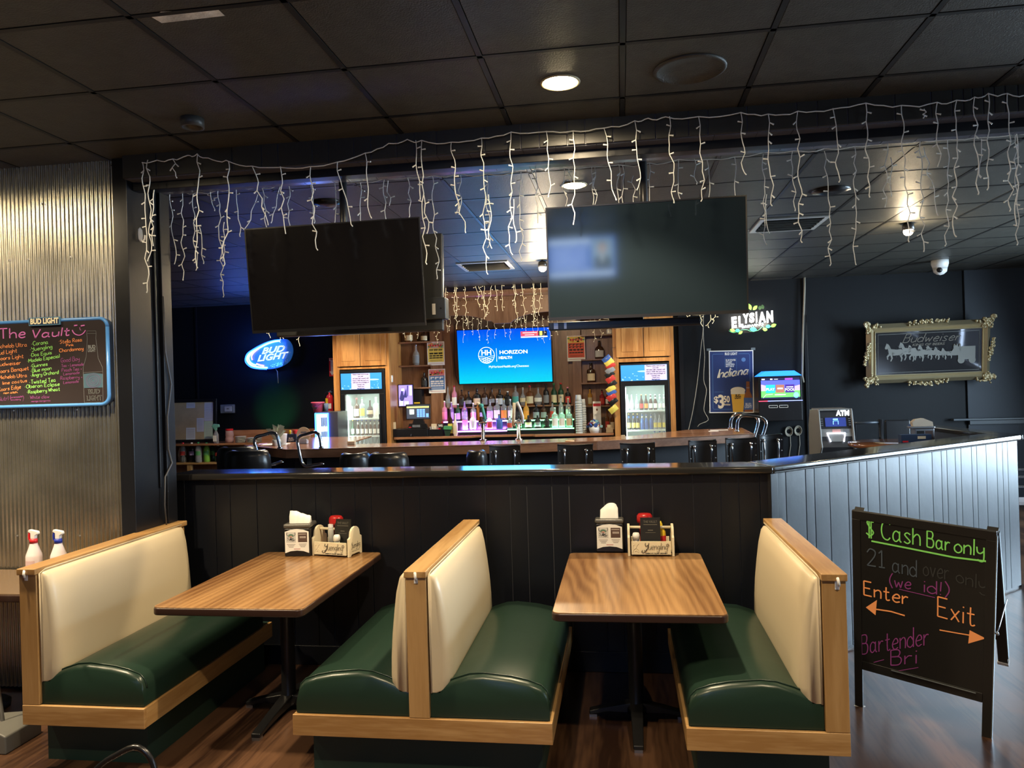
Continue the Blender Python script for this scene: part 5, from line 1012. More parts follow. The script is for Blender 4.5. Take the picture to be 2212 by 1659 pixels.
# ---- bar stools with riveted backs
def stool(x0,x1,pt,Y,yaw,lab):
    a=at(x0,pt,Y); b=at(x1,pt,Y); w_=(b.x-a.x)/2/math.cos(yaw); zt_=a.z+.005
    t_=T('bar_stool',lab,'bar stool',((a.x+b.x)/2,Y,0),(0,0,yaw),group='black vinyl bar stools')
    v=[];n=10;H0=zt_-.36
    for i in range(n+1):
        u=i/n*2-1; yy=-.05*u*u*-1
        for z in (H0,H0+.02,zt_-.03,zt_-.008):
            k=.94 if z in(H0,) else 1; v.append((u*w_*k,-.0-.05*(1-u*u)*-1-.05,z+(.012*u*u if z>zt_-.04 else 0)))
        for z in (zt_-.008,zt_-.03,H0+.02,H0):
            v.append((u*w_*(.94 if z==H0 else 1),.03+.05*(1-u*u)-.05,z+(.012*u*u if z>zt_-.04 else 0)))
    f=[(i*8+k,(i+1)*8+k,(i+1)*8+(k+1)%8,i*8+(k+1)%8) for i in range(n) for k in range(8)]+[list(range(8)),[n*8+k for k in range(8)][::-1]]
    obj('backrest',MB().add(v,f),mat('black_vinyl',(.014,.014,.016),.28),t_,auto=50)
    obj('top_piping',MB().tube([(u*w_,-.055+.05*(1-u*u)+.02,zt_+.012*u*u) for u in [i/5-1 for i in range(11)]],.009,6),mat('black_vinyl',(.014,.014,.016),.28),t_,smooth_=True)
    for s in (-1,1):
        obj('back_upright',MB().tube([(s*w_*.62,-.035,zt_-.05),(s*w_*.62,-.045,zt_-.09),(s*w_*.60,-.04,zt_-.3),(s*w_*.55,.05,.70)],.011,8).ball((s*w_*.62,-.036,zt_-.05),.02,10),CHR,t_,smooth_=True)
        for z in (zt_-.05,zt_-.17,zt_-.29): obj('rivet',MB().ball((s*w_*.9,-.052+.012,z),.008,8),STEEL,t_,smooth_=True)
    obj('seat',MB().lathe([(.17,.69),(.19,.71),(.19,.75),(.17,.77),(0,.78)],(0,.2,0),20),mat('black_vinyl',(.014,.014,.016),.28),t_,smooth_=True)
    for sx in (-1,1):
        for sy in (0,1): obj('leg',MB().tube([(sx*.13,.2+(sy-.5)*.26,.69),(sx*.19,.2+(sy-.5)*.38,0.012)],.012,8),CHR,t_,smooth_=True)
    obj('foot_ring',MB().tube([(.18*math.cos(a),.2+.18*math.sin(a),.28) for a in [2*PI*k/16 for k in range(17)]],.008,6),CHR,t_,smooth_=True)
for x0,x1,pt,Y,yaw,lb in ((1058,1123,966,7.55,.15,'riveted black bar stool below the two beer taps, first of the riveted row'),(1205,1281,964,7.6,0,'riveted black bar stool, second of the riveted row from left'),(1339,1414,961,7.7,.05,'riveted black bar stool, third of the riveted row, below the right cooler'),(1484,1545,955,7.9,.3,'riveted black bar stool, fourth of the riveted row'),(1564,1633,950,8.1,.2,'riveted black bar stool below the right end of the bar'),(1634,1688,942,8.75,.35,'riveted black bar stool, rightmost, past the bar end')): stool(x0,x1,pt,Y,yaw,lb)
def swivel(xa_,xb_,pt,Y,yaw,lab,m_):
    a=at(xa_,pt,Y); b=at(xb_,pt,Y); w_=(b.x-a.x)/2; zt_=a.z; t_=T('swivel_bar_chair',lab,'bar stool',((a.x+b.x)/2,Y,0),(0,0,yaw),group='rounded swivel bar chairs')
    v=[];f=[];n=14; rows=[(.0,0),(.08,.0),(.2,.0),(.3,-.01),(.34,-.03)]
    prof=[(-.36,.80,0),(-.30,.98,0),(-.15,1.0,-.01),(-.06,.97,-.015),(-.015,.86,-.01),(0,.70,.01)]
    for (dz,kw,dy) in prof:
        for i in range(n+1):
            an=PI*(i/n); v.append((-math.cos(an)*w_*kw,-math.sin(an)*.16*1.0+.1+dy,zt_+dz))
    for (dz,kw,dy) in prof[::-1]:
        for i in range(n+1):
            an=PI*(i/n); v.append((-math.cos(an)*(w_*kw-.04),-math.sin(an)*.115+.1+dy,zt_+dz-.004))
    R_=len(prof)*2
    for r_ in range(R_):
        for i in range(n): a_=r_*(n+1)+i; b_=((r_+1)%R_)*(n+1)+i; f.append((a_,a_+1,b_+1,b_))
    obj('rounded_back',MB().add(v,f),m_,t_,smooth_=True)
    obj('seat',MB().lathe([(.19,.66),(.21,.68),(.21,.73),(.18,.76),(0,.77)],(0,.14,0),20),m_,t_,smooth_=True)
    obj('pedestal',MB().lathe([(.22,0),(.22,.015),(.05,.05),(.035,.08),(.035,.66)],(0,.14,0),16),CHR,t_,smooth_=True)
VN=mat('black_vinyl',(.014,.014,.016),.28)
swivel(733,800,979,7.55,.3,'rounded black swivel bar chair below the left cooler, rear one of the pair',VN); swivel(786,878,979,7.0,-.1,'rounded black swivel bar chair below the left cooler, nearer one of the pair',VN)
swivel(1010,1056,974,7.05,.4,'rounded black swivel bar chair partly behind the first riveted stool',VN)
swivel(466,550,966,7.75,.2,'black swivel bar chair at the left end of the bar, behind its twin',VN); swivel(480,576,974,7.05,.1,'black swivel bar chair at the left end of the bar, nearest to the half wall',VN)
# ---- things on the main bar
def onbar(px,py): return flr(px,py,BZ)
q=onbar(611,961); t=T('foam_cup','white foam cup with straw on the left end of the bar','cup',(q.x,q.y+.02,BZ+.0005)); obj('cup_body',MB().lathe([(.032,0),(.045,.13),(.047,.135)],n=16),WHT,t,smooth_=True); obj('straw',MB().tube([(0,0,.10),(.0,0,.17)],.003,6),WHT,t)
q=onbar(611,961); 
t=T('napkin_bouquet','glass stuffed with pale folded napkins at the left end of the bar','napkins',(at(597,950,8.7).x,8.7,BZ+.0005)); obj('glass_holder',MB().lathe([(.05,0),(.05,.07)],n=14),WHT,t,smooth_=True)
nb=MB(); rr=random.Random(2)
for k in range(11):
    a=rr.uniform(-.8,.8); b_=rr.uniform(-.5,.5); nb.add([(-.012,b_*.03,.06),(.012,b_*.03,.06),(.03+a*.11,b_*.08,.20+rr.uniform(-.03,.05)),(-.03+a*.11,b_*.08,.21+rr.uniform(-.03,.05))],[(0,1,2,3)])
obj('folded_napkins',nb,flat('pale_napkin',(.55,.60,.48)),t)
def slab(nm,lab,cat,px,py,w_,d_,h_,m_,grp=None,dy=0,rz=0):
    q=onbar(px,py); o=obj(nm,MB().box(-w_/2,w_/2,0,d_,0,h_),m_,loc=(q.x,q.y+dy,BZ+.0008),bevel=min(.002,h_/3)); o.rotation_euler=(0,0,rz); return tag(o,lab,cat,grp)
slab('paper_stack','white papers lying on the left end of the bar','papers',590,962,.30,.25,.006,PAPER,rz=.2)
slab('pink_card','lilac card lying beside the papers on the left end of the bar','card',567,961,.10,.15,.007,LB['lilac'],rz=.4)
slab('salt_packet','small cream packet at the foot of the right cooler, on the bar','packet',1346,949,.045,.03,.045,LB['cream'])
slab('napkin_wad','cream crumpled napkin on the bar in front of the left cooler','napkin',758,961,.09,.05,.04,LB['cream'])
tag(obj('coaster',MB().lathe([(.05,0),(.05,.008)],n=20),flat('coaster_tan',(.75,.5,.28)),loc=tuple(onbar(1231,953))),'round tan coaster on the bar, right of the bottle steps','coaster'); D.objects['coaster'].location.z=BZ+.0005
for k,(px,py) in enumerate(((1560,928.5),(1548,931))): slab('paper_menu','white paper strip on the right end of the bar, %s one'%('rear' if k==0 else 'front'),'paper',px-6,py+1,.22 if k==0 else .12,.06,.004,PAPER)
q=at(656,930,8.9); t=T('paper_plate_stand','upright paper plate with a drawing, on the bar by the mini fridge','paper plate',(q.x,8.9,BZ+.0005))
obj('plate',[(MB().lathe([(.0,-.002),(.085,-.002),(.092,.004),(.088,.006),(0,.003)],n=24,m=Matrix.Translation((0,0,.115))@Matrix.Rotation(PI/2,4,'X')),LB['cream']),(MB().quad(-.035,.13,.035,.15,-.008).text('BUD LIGHT',0,.11,.02,-.008),LB['grey'])],None,t,smooth_=False)
obj('plate_base',MB().box(-.05,.05,-.03,.03,0,.06),flat('pale_plastic',(.5,.5,.55)),t,bevel=.006)
q=at(632,945,9.3); t=T('bar_caddy','dark blue beer-brand bar caddy on the counter left of the mini fridge','bar caddy',(q.x,9.3,BZ+.0005)); obj('caddy_box',[(MB().box(-.07,.07,-.05,.05,0,.10),flat('caddy_navy',(.01,.03,.08))),(MB().text('BUD',0,.045,.03,-.0505,bold=.001).text('LIGHT',0,.02,.03,-.0505,bold=.001),PAPER)],None,t); obj('yellow_cap_bottle',MB().lathe([(.018,.1),(.018,.135),(.012,.15)],(-.03,0,0),10),YEL,t); obj('red_tub',MB().lathe([(.03,.1),(.035,.15)],(.04,.01,0),12),RED,t)
# ---- left counter on the back wall
LW=-7.55
zc=at(520,957,10.95).z; zl=at(430,999,11.0).z
t=T('left_wall_counter','wooden two-level shelf unit on the back wall left of the bar','shelf unit',((LW+X0)/2,11.0,0))
obj('shelf_board',MB().box(LW,X0-.01,10.95,BY-.02,zc-.03,zc),BARW,t,world=True,bevel=.003); obj('shelf_board',MB().box(LW,at(540,990,11).x,10.98,BY-.02,zl-.03,zl),OAKX,t,world=True,bevel=.003)
obj('wall_strip',MB().box(at(488,930,BY).x,X0-.01,BY-.02,BY,zc,at(520,929,BY).z),BARW,t,world=True); obj('back_board',MB().box(LW,X0-.01,BY-.02,BY,.3,zc),WPAN,t,world=True)
for px in (409,640): obj('upright',MB().box(at(px-4,1010,11).x,at(px+4,1010,11).x,10.99,11.05,0,zl-.03),OAKZ,t,world=True)
def lefts(px,top,wpx,shape,glass,label,cap,lab,z=None,Y=11.08,**k): on(px,top,wpx,shape,glass,label,cap,lab,Y,zl if z is None else z,**k)
lefts(395,956,15,'soda','clear','red','red','two-litre cola bottle with red label, first of the soda bottles',name='soda_bottle',group='soda bottles on the low left shelf',liquid='dark')
lefts(389,966,10,'soda','blue' if 0 else 'white','white','white','pale bottle half hidden by the left post beside the cola',Y=11.2,name='soda_bottle',group='soda bottles on the low left shelf')
lefts(414,956,14,'soda','dark','lilac','white','dark cola bottle with pale label, second of the sodas',name='soda_bottle',group='soda bottles on the low left shelf')
lefts(428,955,15,'soda','clear','green','green','clear lemon soda bottle with green label',name='soda_bottle',group='soda bottles on the low left shelf',Y=11.02)
lefts(446,956,15,'soda','lime','green','green','bright green soda bottle',name='soda_bottle',group='soda bottles on the low left shelf')
lefts(458,958,14,'soda','green','green','green','dark green soda bottle behind the bright green one',name='soda_bottle',group='soda bottles on the low left shelf',Y=11.2)
lefts(471,961,15,'soda','dark','red','white','dark bottle with maroon label at the right of the sodas',name='soda_bottle',group='soda bottles on the low left shelf')
# notice board leaning
a,b,c,d_=fr(362,858,465,952,11.2)
t=T('notice_board','black-framed cork notice board with papers leaning on the left shelf','notice board',((a+b)/2,11.22,zc+.002),(rad(-4),0,0))
w_=(b-a)/2;h_=d_-c
obj('cork_panel',MB().box(-w_+.04,w_-.04,-.006,.006,.045,h_-.045),mat('cork',(.52,.42,.27),.8,var=.1),t)
f_=MB()
for q in ((-w_,w_,h_-.05,h_),(-w_,w_,0,.05),(-w_,-w_+.05,.05,h_-.05),(w_-.05,w_,.05,h_-.05)): f_.box(q[0],q[1],-.02,.014,q[2],q[3])
obj('board_frame',f_,BLKP,t,bevel=.004)
def sheet(x0,z0,x1,z1,m_): 
    o=MB().quad(x0,z0,x1,z1,-.0075); l=MB(); k=z1-.03
    while k>z0+.02: l.quad(x0+.02,k,x1-.02,k+.004,-.008); k-=.016
    obj('pinned_paper',[(o,m_),(l,flat('print_grey',(.40,.42,.5)))],None,t)
pb=flat('paper_blue',(.62,.68,.85)); sheet(w_-.21,.34,w_-.06,h_-.055,pb); sheet(w_-.21,.06,w_-.06,.335,flat('paper_green',(.55,.75,.62))); sheet(w_-.34,.17,w_-.215,.39,pb); sheet(w_-.52,.05,w_-.36,.24,flat('paper_white2',(.7,.78,.88))); sheet(w_-.52,h_-.14,w_-.37,h_-.05,pb)
q=at(494,883,BY); t=T('thermostat_cover','clear box over a thermostat on the dark wall right of the notice board','thermostat',(q.x,BY,q.z)); obj('clear_box',MB().box(-.115,.115,-.06,-.001,-.07,.07),mat('clear_box',(.25,.28,.30),.1,alpha=.45,spec=.8),t,bevel=.01); obj('thermostat_body',[(MB().box(-.055,.055,-.03,-.002,-.04,.04),WHT),(MB().quad(-.02,-.008,.02,.01,-.0305),INK)],None,t)
q=at(467,948,11.05); t=T('spray_bottle','clear spray bottle with teal head right of the notice board','spray bottle',(q.x,11.05,zc+.0005)); obj('bottle_body',MB().lathe([(.035,0),(.04,.01),(.04,.13),(.015,.19),(.014,.2)],n=14),GC_['clear'],t,smooth_=True); obj('bottle_label',MB().quad(-.03,.03,.03,.12,-.041),PAPER,t); obj('spray_head',MB().prism([(-.014,.2),(.014,.2),(.02,.24),(.06,.25),(.055,.29),(-.03,.30),(-.07,.26),(-.05,.25)],-.014,.014),flat('teal_head',(.18,.5,.4)),t,bevel=.004)
q=at(496,950,11.1); t=T('candy_jar','clear ribbed jar with red lid on the left shelf','jar',(q.x,11.1,zc+.0005)); obj('jar_body',MB().lathe([(.05,0),(.065,.02),(.065,.07),(.055,.09),(.065,.11),(.06,.17),(.05,.19)],n=16),mat('jar_pinkish',(.65,.42,.42),.12,trans=.4),t,smooth_=True); obj('jar_lid',MB().lathe([(.058,.19),(.058,.215),(0,.217)],n=16),RED,t)
def plates(px,n_,r_,lab):
    q=at(px,950,11.1); t=T('plate_stack',lab,'plates',(q.x,11.1,zc+.0005),group='plate stacks on the left shelf')
    m_=MB()
    for k in range(n_): m_.lathe([(r_*.6,k*.012),(r_,k*.012+.006),(r_,k*.012+.010),(r_*.6,k*.012+.006)],n=20)
    obj('plates',m_,flat('plate_cream',(.62,.62,.56)),t)
plates(520,8,.085,'tall stack of small cream plates right of the candy jar'); plates(549,6,.115,'wide stack of cream plates left of the napkin bouquet')
t=obj('paper_bags',MB().box(-.16,.16,0,.2,0,.03).box(-.1,.18,0,.18,.0301,.05),LB['cream'],loc=(at(500,970,10.9).x,10.99,zl+.0005),bevel=.004); tag(t,'flat cream paper bags behind the left bar chairs','paper bags')
# mini fridge, bucket, glass, extinguisher, fire sign
MF=10.3; a,b,c,d_=fr(682,893,709,958,MF)
t=T('mini_fridge','glowing blue neon-framed mini fridge at the left end of the back counter','mini fridge',((a+b)/2,MF,c))
obj('fridge_body',MB().box(a-.02,b+.14,MF+.02,MF+.42,c-.02,d_+.02),mat('fridge_grey',(.05,.05,.055),.35),t,world=True,bevel=.008)
f_=MB().tube([(a,MF,c),(a,MF,d_),(b,MF,d_),(b,MF,c),(a,MF,c)],.011,8); NB=glow('neon_deep_blue',(.02,.12,1),9)
obj('neon_frame',f_,NB,t,world=True,smooth_=True)
g_=MB(); 
for r_ in range(2):
    for k in range(6): g_.box(a+.05+.018*k+.03,a+.05+.018*k+.042,MF+.008,MF+.012,c+.04+r_*.20,c+.04+r_*.20+.13)
obj('fridge_door',[(MB().box(a+.01,b-.01,MF+.012,MF+.019,c+.01,d_-.01),glow('fridge_pale_blue',(.45,.65,1),1.6)),(g_,flat('can_navy',(.02,.05,.25)))],None,t,world=True)
obj('script_sign',[(wrW('Labatt' if 0 else 'Light',(689,929),(706,929),9,.004,MF+.004,slant=.3),glow('neon_white',(.8,.9,1),3)),(MB().ell((a+b)/2,d_-.03,.03,.016,MF+.004),glow('neon_white',(.8,.9,1),3))],None,t,world=True)
light('neon_spill','AREA',((a+b)/2,MF-.04,(c+d_)/2),3,(.1,.25,1),.2,((a+b)/2,MF-1,BZ-.2),sy=.4)
q=at(687,891,10.45); t=T('treat_bucket','pink pumpkin-face bucket on top of the mini fridge','bucket',(q.x,10.45,d_+.0205)); PK=flat('bucket_pink',(.75,.10,.16),.4)
obj('bucket_body',MB().lathe([(.062,0),(.082,.12),(.098,.128),(.098,.14),(.085,.142)],n=20),PK,t,smooth_=True)
fc_=MB().poly([(-.045,.095),(-.035,.11),(-.028,.093)],-.083).poly([(-.01,.095),(0,.11),(.008,.093)],-.083).poly([(-.05,.07),(-.03,.06),(-.02,.068),(-.01,.058),(.0,.068),(.012,.06),(.03,.075),(.02,.05),(.0,.04),(-.03,.045)],-.083)
obj('bucket_face',fc_,INK,t); obj('bucket_handle',MB().tube(smooth([(-.095,-.0,.12),(-.04,-.1,.065),(.03,-.1,.085),(.095,-.02,.13)]),.003,6),INK,t)
q=at(705,890,10.45); t=obj('drinking_glass',MB().lathe([(.026,0),(.034,.12),(.032,.12),(.024,.005)],n=16),mat('bluish_glass',(.15,.2,.3),.08,alpha=.7),loc=(q.x,10.45,d_+.0205),smooth_=True); tag(t,'drinking glass between the pink bucket and the fire extinguisher','glass')
q=at(714,890,11.3); z0=at(714,885,11.3).z; t=T('fire_extinguisher','red fire extinguisher on the wall beside the left cooler tower','fire extinguisher',(q.x,11.28,z0)); obj('wall_bracket',MB().box(-.02,.02,.05,.119,.1,.2),STEEL,t)
obj('cylinder',MB().lathe([(.05,-.1),(.055,-.09),(.055,.18),(.045,.22),(.015,.245),(.015,.27)],n=18),RED,t,smooth_=True); obj('valve_handle',MB().box(-.02,.05,-.012,.012,.27,.285).tube([(0,0,.285),(.06,0,.32)],.008,6),CHR,t); obj('hose',MB().tube(smooth([(-.01,0,.28),(-.06,0,.27),(-.085,0,.2),(-.075,0,.1),(-.06,-.0,.02)]),.008,8),BLKP,t,smooth_=True)
obj('instruction_label',[(MB().quad(-.045,.02,.045,.10,-.0565),PAPER),(MB().quad(-.045,.102,-.005,.18,-.0565),YEL)],None,t)
a,b,c,d_=fr(710.5,773,724,813,BY-.01); t=T('fire_sign','red fire extinguisher arrow sign on the wall left of the cooler tower','sign',((a+b)/2,BY,(c+d_)/2)); hh=(d_-c)/2
obj('sign_plate',[(MB().box(-.048,.048,-.012,-.001,-hh,hh),RED),(MB().quad(-.042,hh*.68,.042,hh*.95,-.0125).quad(-.02,-hh*.45,.02,hh*.68,-.0125).poly([(-.042,-hh*.45),(.042,-hh*.45),(0,-hh*.92)],-.0125),PAPER),(MB().text('FIRE',0,hh*.82,.036,-.013,bold=.0015,w=.07),RED)],None,t)
lt=MB()
for k,ch in enumerate('EXTINGUISHER'): lt.text(ch,0,hh*(.58-.092*k),.017,-.013,bold=.0005)
obj('sign_lettering',lt,RED,t)
# ---- neon sign, oval
YN=11.25; Qn=lambda x,y:(500+x/9.217,720+y/9.217)
q=at(580,766,YN); t=T('neon_sign','oval blue neon beer sign on the dark wall left of the cooler tower','neon sign',(q.x,YN,q.z))
ol=[(255,500),(330,370),(480,260),(700,160),(900,120),(1080,115),(1170,200),(1205,320),(1190,440),(1130,560),(1000,650),(850,700),(700,715),(520,700),(370,640),(280,570)]
q_=[at(*Qn(*p),YN) for p in smooth(ol+[ol[0]])]
obj('sign_panel',MB().prism([(p.x,p.z) for p in q_[:-1]],YN+.03,YN+.05,'y'),mat('sign_panel_blue',(.02,.09,.28),.3,emit=.25,ec=(.02,.12,.4)),t,world=True)
def neon(nm,ps,r_,c_,s_,n_=0): return obj(nm,lnW([Qn(*p) for p in ps],r_,YN-n_,sm=True,n=8),glow(c_[0],c_[1],s_),t,world=True,smooth_=True)
neon('neon_tube',[(950,150),(850,165),(700,215),(500,320),(370,400),(315,480),(320,560),(400,640),(520,670),(620,680),(715,685)],.014,('neon_cyan',(.12,.62,1)),4.5)
neon('neon_tube',[(440,350),(370,430),(345,500),(370,570),(430,615),(490,630)],.011,('neon_cyan',(.12,.62,1)),4.5)
neon('neon_tube',[(985,128),(850,140),(690,190),(480,295),(330,390),(278,490),(285,580),(380,670),(520,705),(700,715)],.008,('neon_rim_blue',(.01,.06,1)),7)
neon('neon_tube',[(610,260),(520,320),(430,400),(400,470),(415,530)],.009,('neon_red',(1,.16,.16)),3); neon('neon_tube',[(500,605),(560,630),(645,645)],.011,('neon_red',(1,.16,.16)),3)
nt=MB()
def outl(txt,pc,h,w_):
    d_=.05
    for ch_w in (0,): 
        o=txW(txt,Qn(*pc),h/9.217,w_/9.217,YN-.012,bold=.02,shear=.35,slope=.08); i_=txW(txt,Qn(*pc),h/9.217,w_/9.217*.96,YN-.014,bold=-.022,shear=.35,slope=.08); return o,i_
o1_,i1=outl('BUD',(815,335),125,520); o2_,i2=outl('LIGHT',(795,475),125,700)
o1_.add(o2_.v,o2_.f); i1.add(i2.v,i2.f)
obj('neon_lettering',[(o1_,glow('neon_outline',(.75,.88,1),1.2)),(i1,flat('sign_navy',(.03,.12,.35)))],None,t,world=True)
obj('wall_standoff',MB().tube([(q.x-.1,YN+.05,q.z),(q.x-.1,BY-.001,q.z)],.012,8),BLKP,t,world=True)
sp=MB(); rr=random.Random(8)
for k in range(70):
    x_=rr.uniform(780,1120); y_=690-(x_-780)*.32+rr.uniform(-60,10); p_=at(*Qn(x_,y_),YN+.028); sp.ell(p_.x,p_.z,.004,.004,YN+.028,6)
obj('water_drops',sp,flat('drop_white',(.6,.8,.95)),t,world=True)
light('neon_spill','AREA',(q.x,YN-.12,q.z),7,(.05,.2,1),.5,(q.x-1,YN+2,q.z+.5),sy=.4); light('neon_spill','POINT',(q.x-.35,YN-.4,q.z+.1),5,(.05,.15,1),.2)
tag(obj('sign_cord',MB().tube([at(*Qn(*p),YN+.08) for p in ((880,712),(915,760),(925,880),(930,995))],.006,6),flat('cord_grey',(.4,.4,.38)),smooth_=True),'pale cord hanging below the oval neon sign','cord')
light('green_spot','SPOT',(-5.9,9.6,.9),30,(.05,1,.35),.05,(at(595,890,BY).x,BY,at(595,880,BY).z),spot=26,blend=.9)
# ---- POS corner
a,b,c,d_=fr(876,873,929,906,10.83); t=T('cash_register_screen','point-of-sale touch screen with yellow bar on the back counter','register',((a+b)/2,10.83,CZ2),(0,0,0))
m_=mat('pos_black',(.012,.012,.014),.3); s_=MB().box(a,b,10.84,10.86,c,d_)
obj('screen_housing',s_,m_,t,world=True,bevel=.006)
g1=MB(); x_=lambda u:a+(b-a)*u; z_=lambda v:d_-(d_-c)*v
for i in range(3):
    for k in range(4): g1.quad(x_(.46+.115*i),z_(.44+.135*k),x_(.555+.115*i),z_(.33+.135*k),10.8375)
g1.quad(x_(.83),z_(.86),x_(.93),z_(.62),10.8375)
obj('screen_image',[(MB().quad(x_(.04),z_(.95),x_(.96),z_(.06),10.8385),glow('pos_dark',(.03,.035,.05),1)),(MB().quad(x_(.05),z_(.24),x_(.95),z_(.15),10.8378),glow('pos_yellow',(.85,.8,.15),1.2)),(MB().quad(x_(.16),z_(.66),x_(.34),z_(.34),10.8378),glow('screen_white2',(.8,1,.95),1.1)),(g1,glow('pos_blue',(.12,.28,.9),1.2))],None,t,world=True)
obj('screen_stand',MB().prism([(a+.06,CZ2+.09),(b-.06,CZ2+.09),(b-.12,c+.005),(a+.12,c+.005)],10.84,10.9,'y'),m_,t,world=True)
kb=MB().prism([(a+.03,CZ2+.125),(b-.03,CZ2+.125),(b-.06,CZ2+.19),(a+.06,CZ2+.19)],10.80,10.838,'y'); kk=MB().quad(a+.05,CZ2+.135,a+.09,CZ2+.147,10.799); kw=MB()
for k in range(6): kw.quad(a+.11+.02*k,CZ2+.14,a+.122+.02*k,CZ2+.175,10.799)
obj('keyboard',[(kb,m_),(kk,RED),(kw,LB['grey'])],None,t,world=True)
a,b,c,d_=fr(846,925,924,943,10.81); a=max(a,X1+.003); t=T('till_box','black cash drawer under the point-of-sale screen','cash drawer',((a+b)/2,10.8,CZ2)); obj('drawer_body',MB().box(a,b,10.80,11.1,CZ2+.0006,CZ2+.118),m_,t,world=True,bevel=.004); obj('drawer_key',MB().tube([((a+b)/2+.02,10.79,CZ2+.04),((a+b)/2+.015,10.79,CZ2+.01)],.006,6),CHR,t,world=True)
a,b,c,d_=fr(853,832,891,877,11.1); a=max(a,X1+.016); t=T('security_monitor','small security monitor with a purple camera picture beside the left cooler tower','monitor',((a+b)/2,11.1,(c+d_)/2)); obj('monitor_housing',MB().box(a-.012,b+.012,11.105,11.14,c-.02,d_+.012),m_,t,world=True,bevel=.004)
im=MB().quad(a,c,b,d_,11.104); im2=MB(); im3=MB(); w_=b-a; h_=d_-c
for q in (((.05,.35),(.25,.9),(.4,.35),(.25,.15)),((.3,.4),(.55,.85),(.6,.4)),((.62,.98),(.7,.98),(.66,.45),(.6,.45))): im2.poly([(a+u*w_,c+v*h_) for u,v in q],11.1035)
for q in ((.05,.02,.3,.24),(.4,.02,.7,.22),(.78,.5,.95,.95),(.2,.72,.4,.84)): im3.quad(a+q[0]*w_,c+q[1]*h_,a+q[2]*w_,c+q[3]*h_,11.103)
obj('monitor_picture',[(im,glow('cam_violet',(.28,.22,.8),.9)),(im2,glow('cam_dark',(.03,.03,.12),1)),(im3,glow('cam_pale',(.65,.75,1),1))],None,t,world=True)
a,b,c,d_=fr(892,842,911,876,11.15); t=T('receipt_printer','black receipt printer with a yellow stripe right of the security monitor','printer',((a+b)/2,11.15,c)); obj('printer_body',[(MB().box(a,b,11.15,11.3,c,d_),m_),(MB().quad(a+.01,c+.03,b-.03,c+.05,11.149),YEL)],None,t,world=True)
a,b,c,d_=fr(925,926,957,942,10.82); t=T('condiment_tray','black tray of white stirrers right of the cash drawer','tray',((a+b)/2,10.82,CZ2)); obj('tray_body',MB().box(a,b,10.81,10.95,CZ2+.0006,CZ2+.10),m_,t,world=True)
st=MB(); 
for k in range(6): st.tube([(a+.03+.022*k,10.85,CZ2+.10),(a+.022+.024*k,10.85,CZ2+.145)],.004,5)
obj('stirrers',st,WHT,t,world=True); obj('cream_card',[(MB().box(a+.035,a+.115,10.88,10.884,CZ2+.1,CZ2+.18),LB['cream'])],None,t,world=True); obj('drinks_card',[(MB().box(a+.13,a+.22,10.87,10.874,CZ2+.1,CZ2+.18),INK),(MB().text('Wi',a+.175,CZ2+.15,.05,10.869,bold=.002),PAPER),(MB().ell(a+.15,CZ2+.10,.03,.02,10.868),RED)],None,t,world=True)
a,b,c,d_=fr(960,918,975,941,10.83); t=T('green_bin','small green toy bin with a lid left of the purple lit step','toy bin',((a+b)/2,10.83,CZ2)); obj('bin_body',MB().prism([(a+.02,CZ2+.001),(b-.03,CZ2+.001),(b,CZ2+.10),(a,CZ2+.10)],10.80,10.86,'y'),flat('bin_dark_green',(.01,.04,.02)),t,world=True); obj('bin_lid',MB().prism([(a-.005,CZ2+.10),(b+.01,CZ2+.095),(b+.01,CZ2+.145),(a,CZ2+.15)],10.79,10.87,'y'),flat('bin_green',(.07,.32,.12)),t,world=True)
q=at(845,818,BF-.02); t=T('wall_switch','small white switch on the left tower beside the posters','switch',(X1+.001,BF+.1,q.z)); obj('switch_plate',MB().box(0,.012,-.03,.03,-.05,.05),WHT,t,bevel=.003); obj('switch_toggle',MB().box(.012,.018,-.008,.008,-.015,.015),WHT,t)
q=at(851,918,10.84); t=tag(obj('note_card',MB().box(-.03,.03,-.002,.002,0,.10),LB['cream'],loc=(q.x,10.84,CZ2+.12)),'tan note card standing on the left end of the cash drawer','card')
# cups, jar, card right end
def cups(px,top,Y,n_,lab):
    q=at(px,top,Y); H=q.z-CZ2; t=T('cup_stack',lab,'plastic cups',(q.x,Y,CZ2+.0005),group='stacks of clear plastic cups'); R_=.052; m_=MB()
    step=(H-.12)/max(1,n_-1)
    for k in range(n_): m_.lathe([(R_,k*step),(R_,k*step+.006),(R_*.93,k*step+.008),(R_*.90,min(k*step+.1,k*step+step*.95))],n=18)
    m_.lathe([(R_*.93,(n_-1)*step),(R_*.72,H)],n=18); obj('stacked_cups',m_,mat('frosted_plastic',(.62,.64,.60),.3,trans=.25),t,smooth_=True)
cups(1249,853,10.84,14,'tall stack of frosted plastic cups right of the bottle steps'); cups(1258,862,10.98,12,'second stack of frosted plastic cups, just behind the tall one')
a,b,c,d_=fr(1281,867,1298,903,10.95); t=tag(obj('table_tent_card',[(MB().box(a,b,10.95,10.955,CZ2+.001,d_),PAPER),(MB().quad(a+.004,d_-.07,b-.004,d_-.03,10.949),RED),(MB().ell((a+b)/2,d_-.12,.012,.018,10.949),flat('tent_brown',(.2,.08,.05)))],None),'tall white card with red band behind the jar of packets','card')
q=at(1284,930,10.84); t=T('packet_jar','white jar heaped with coloured packets at the right end of the back counter','jar',(q.x,10.86,CZ2+.0005)); obj('jar_body',MB().lathe([(.06,0),(.075,.05),(.07,.10)],n=16),WHT,t,smooth_=True)
rr=random.Random(6); pk=[MB() for _ in range(4)]
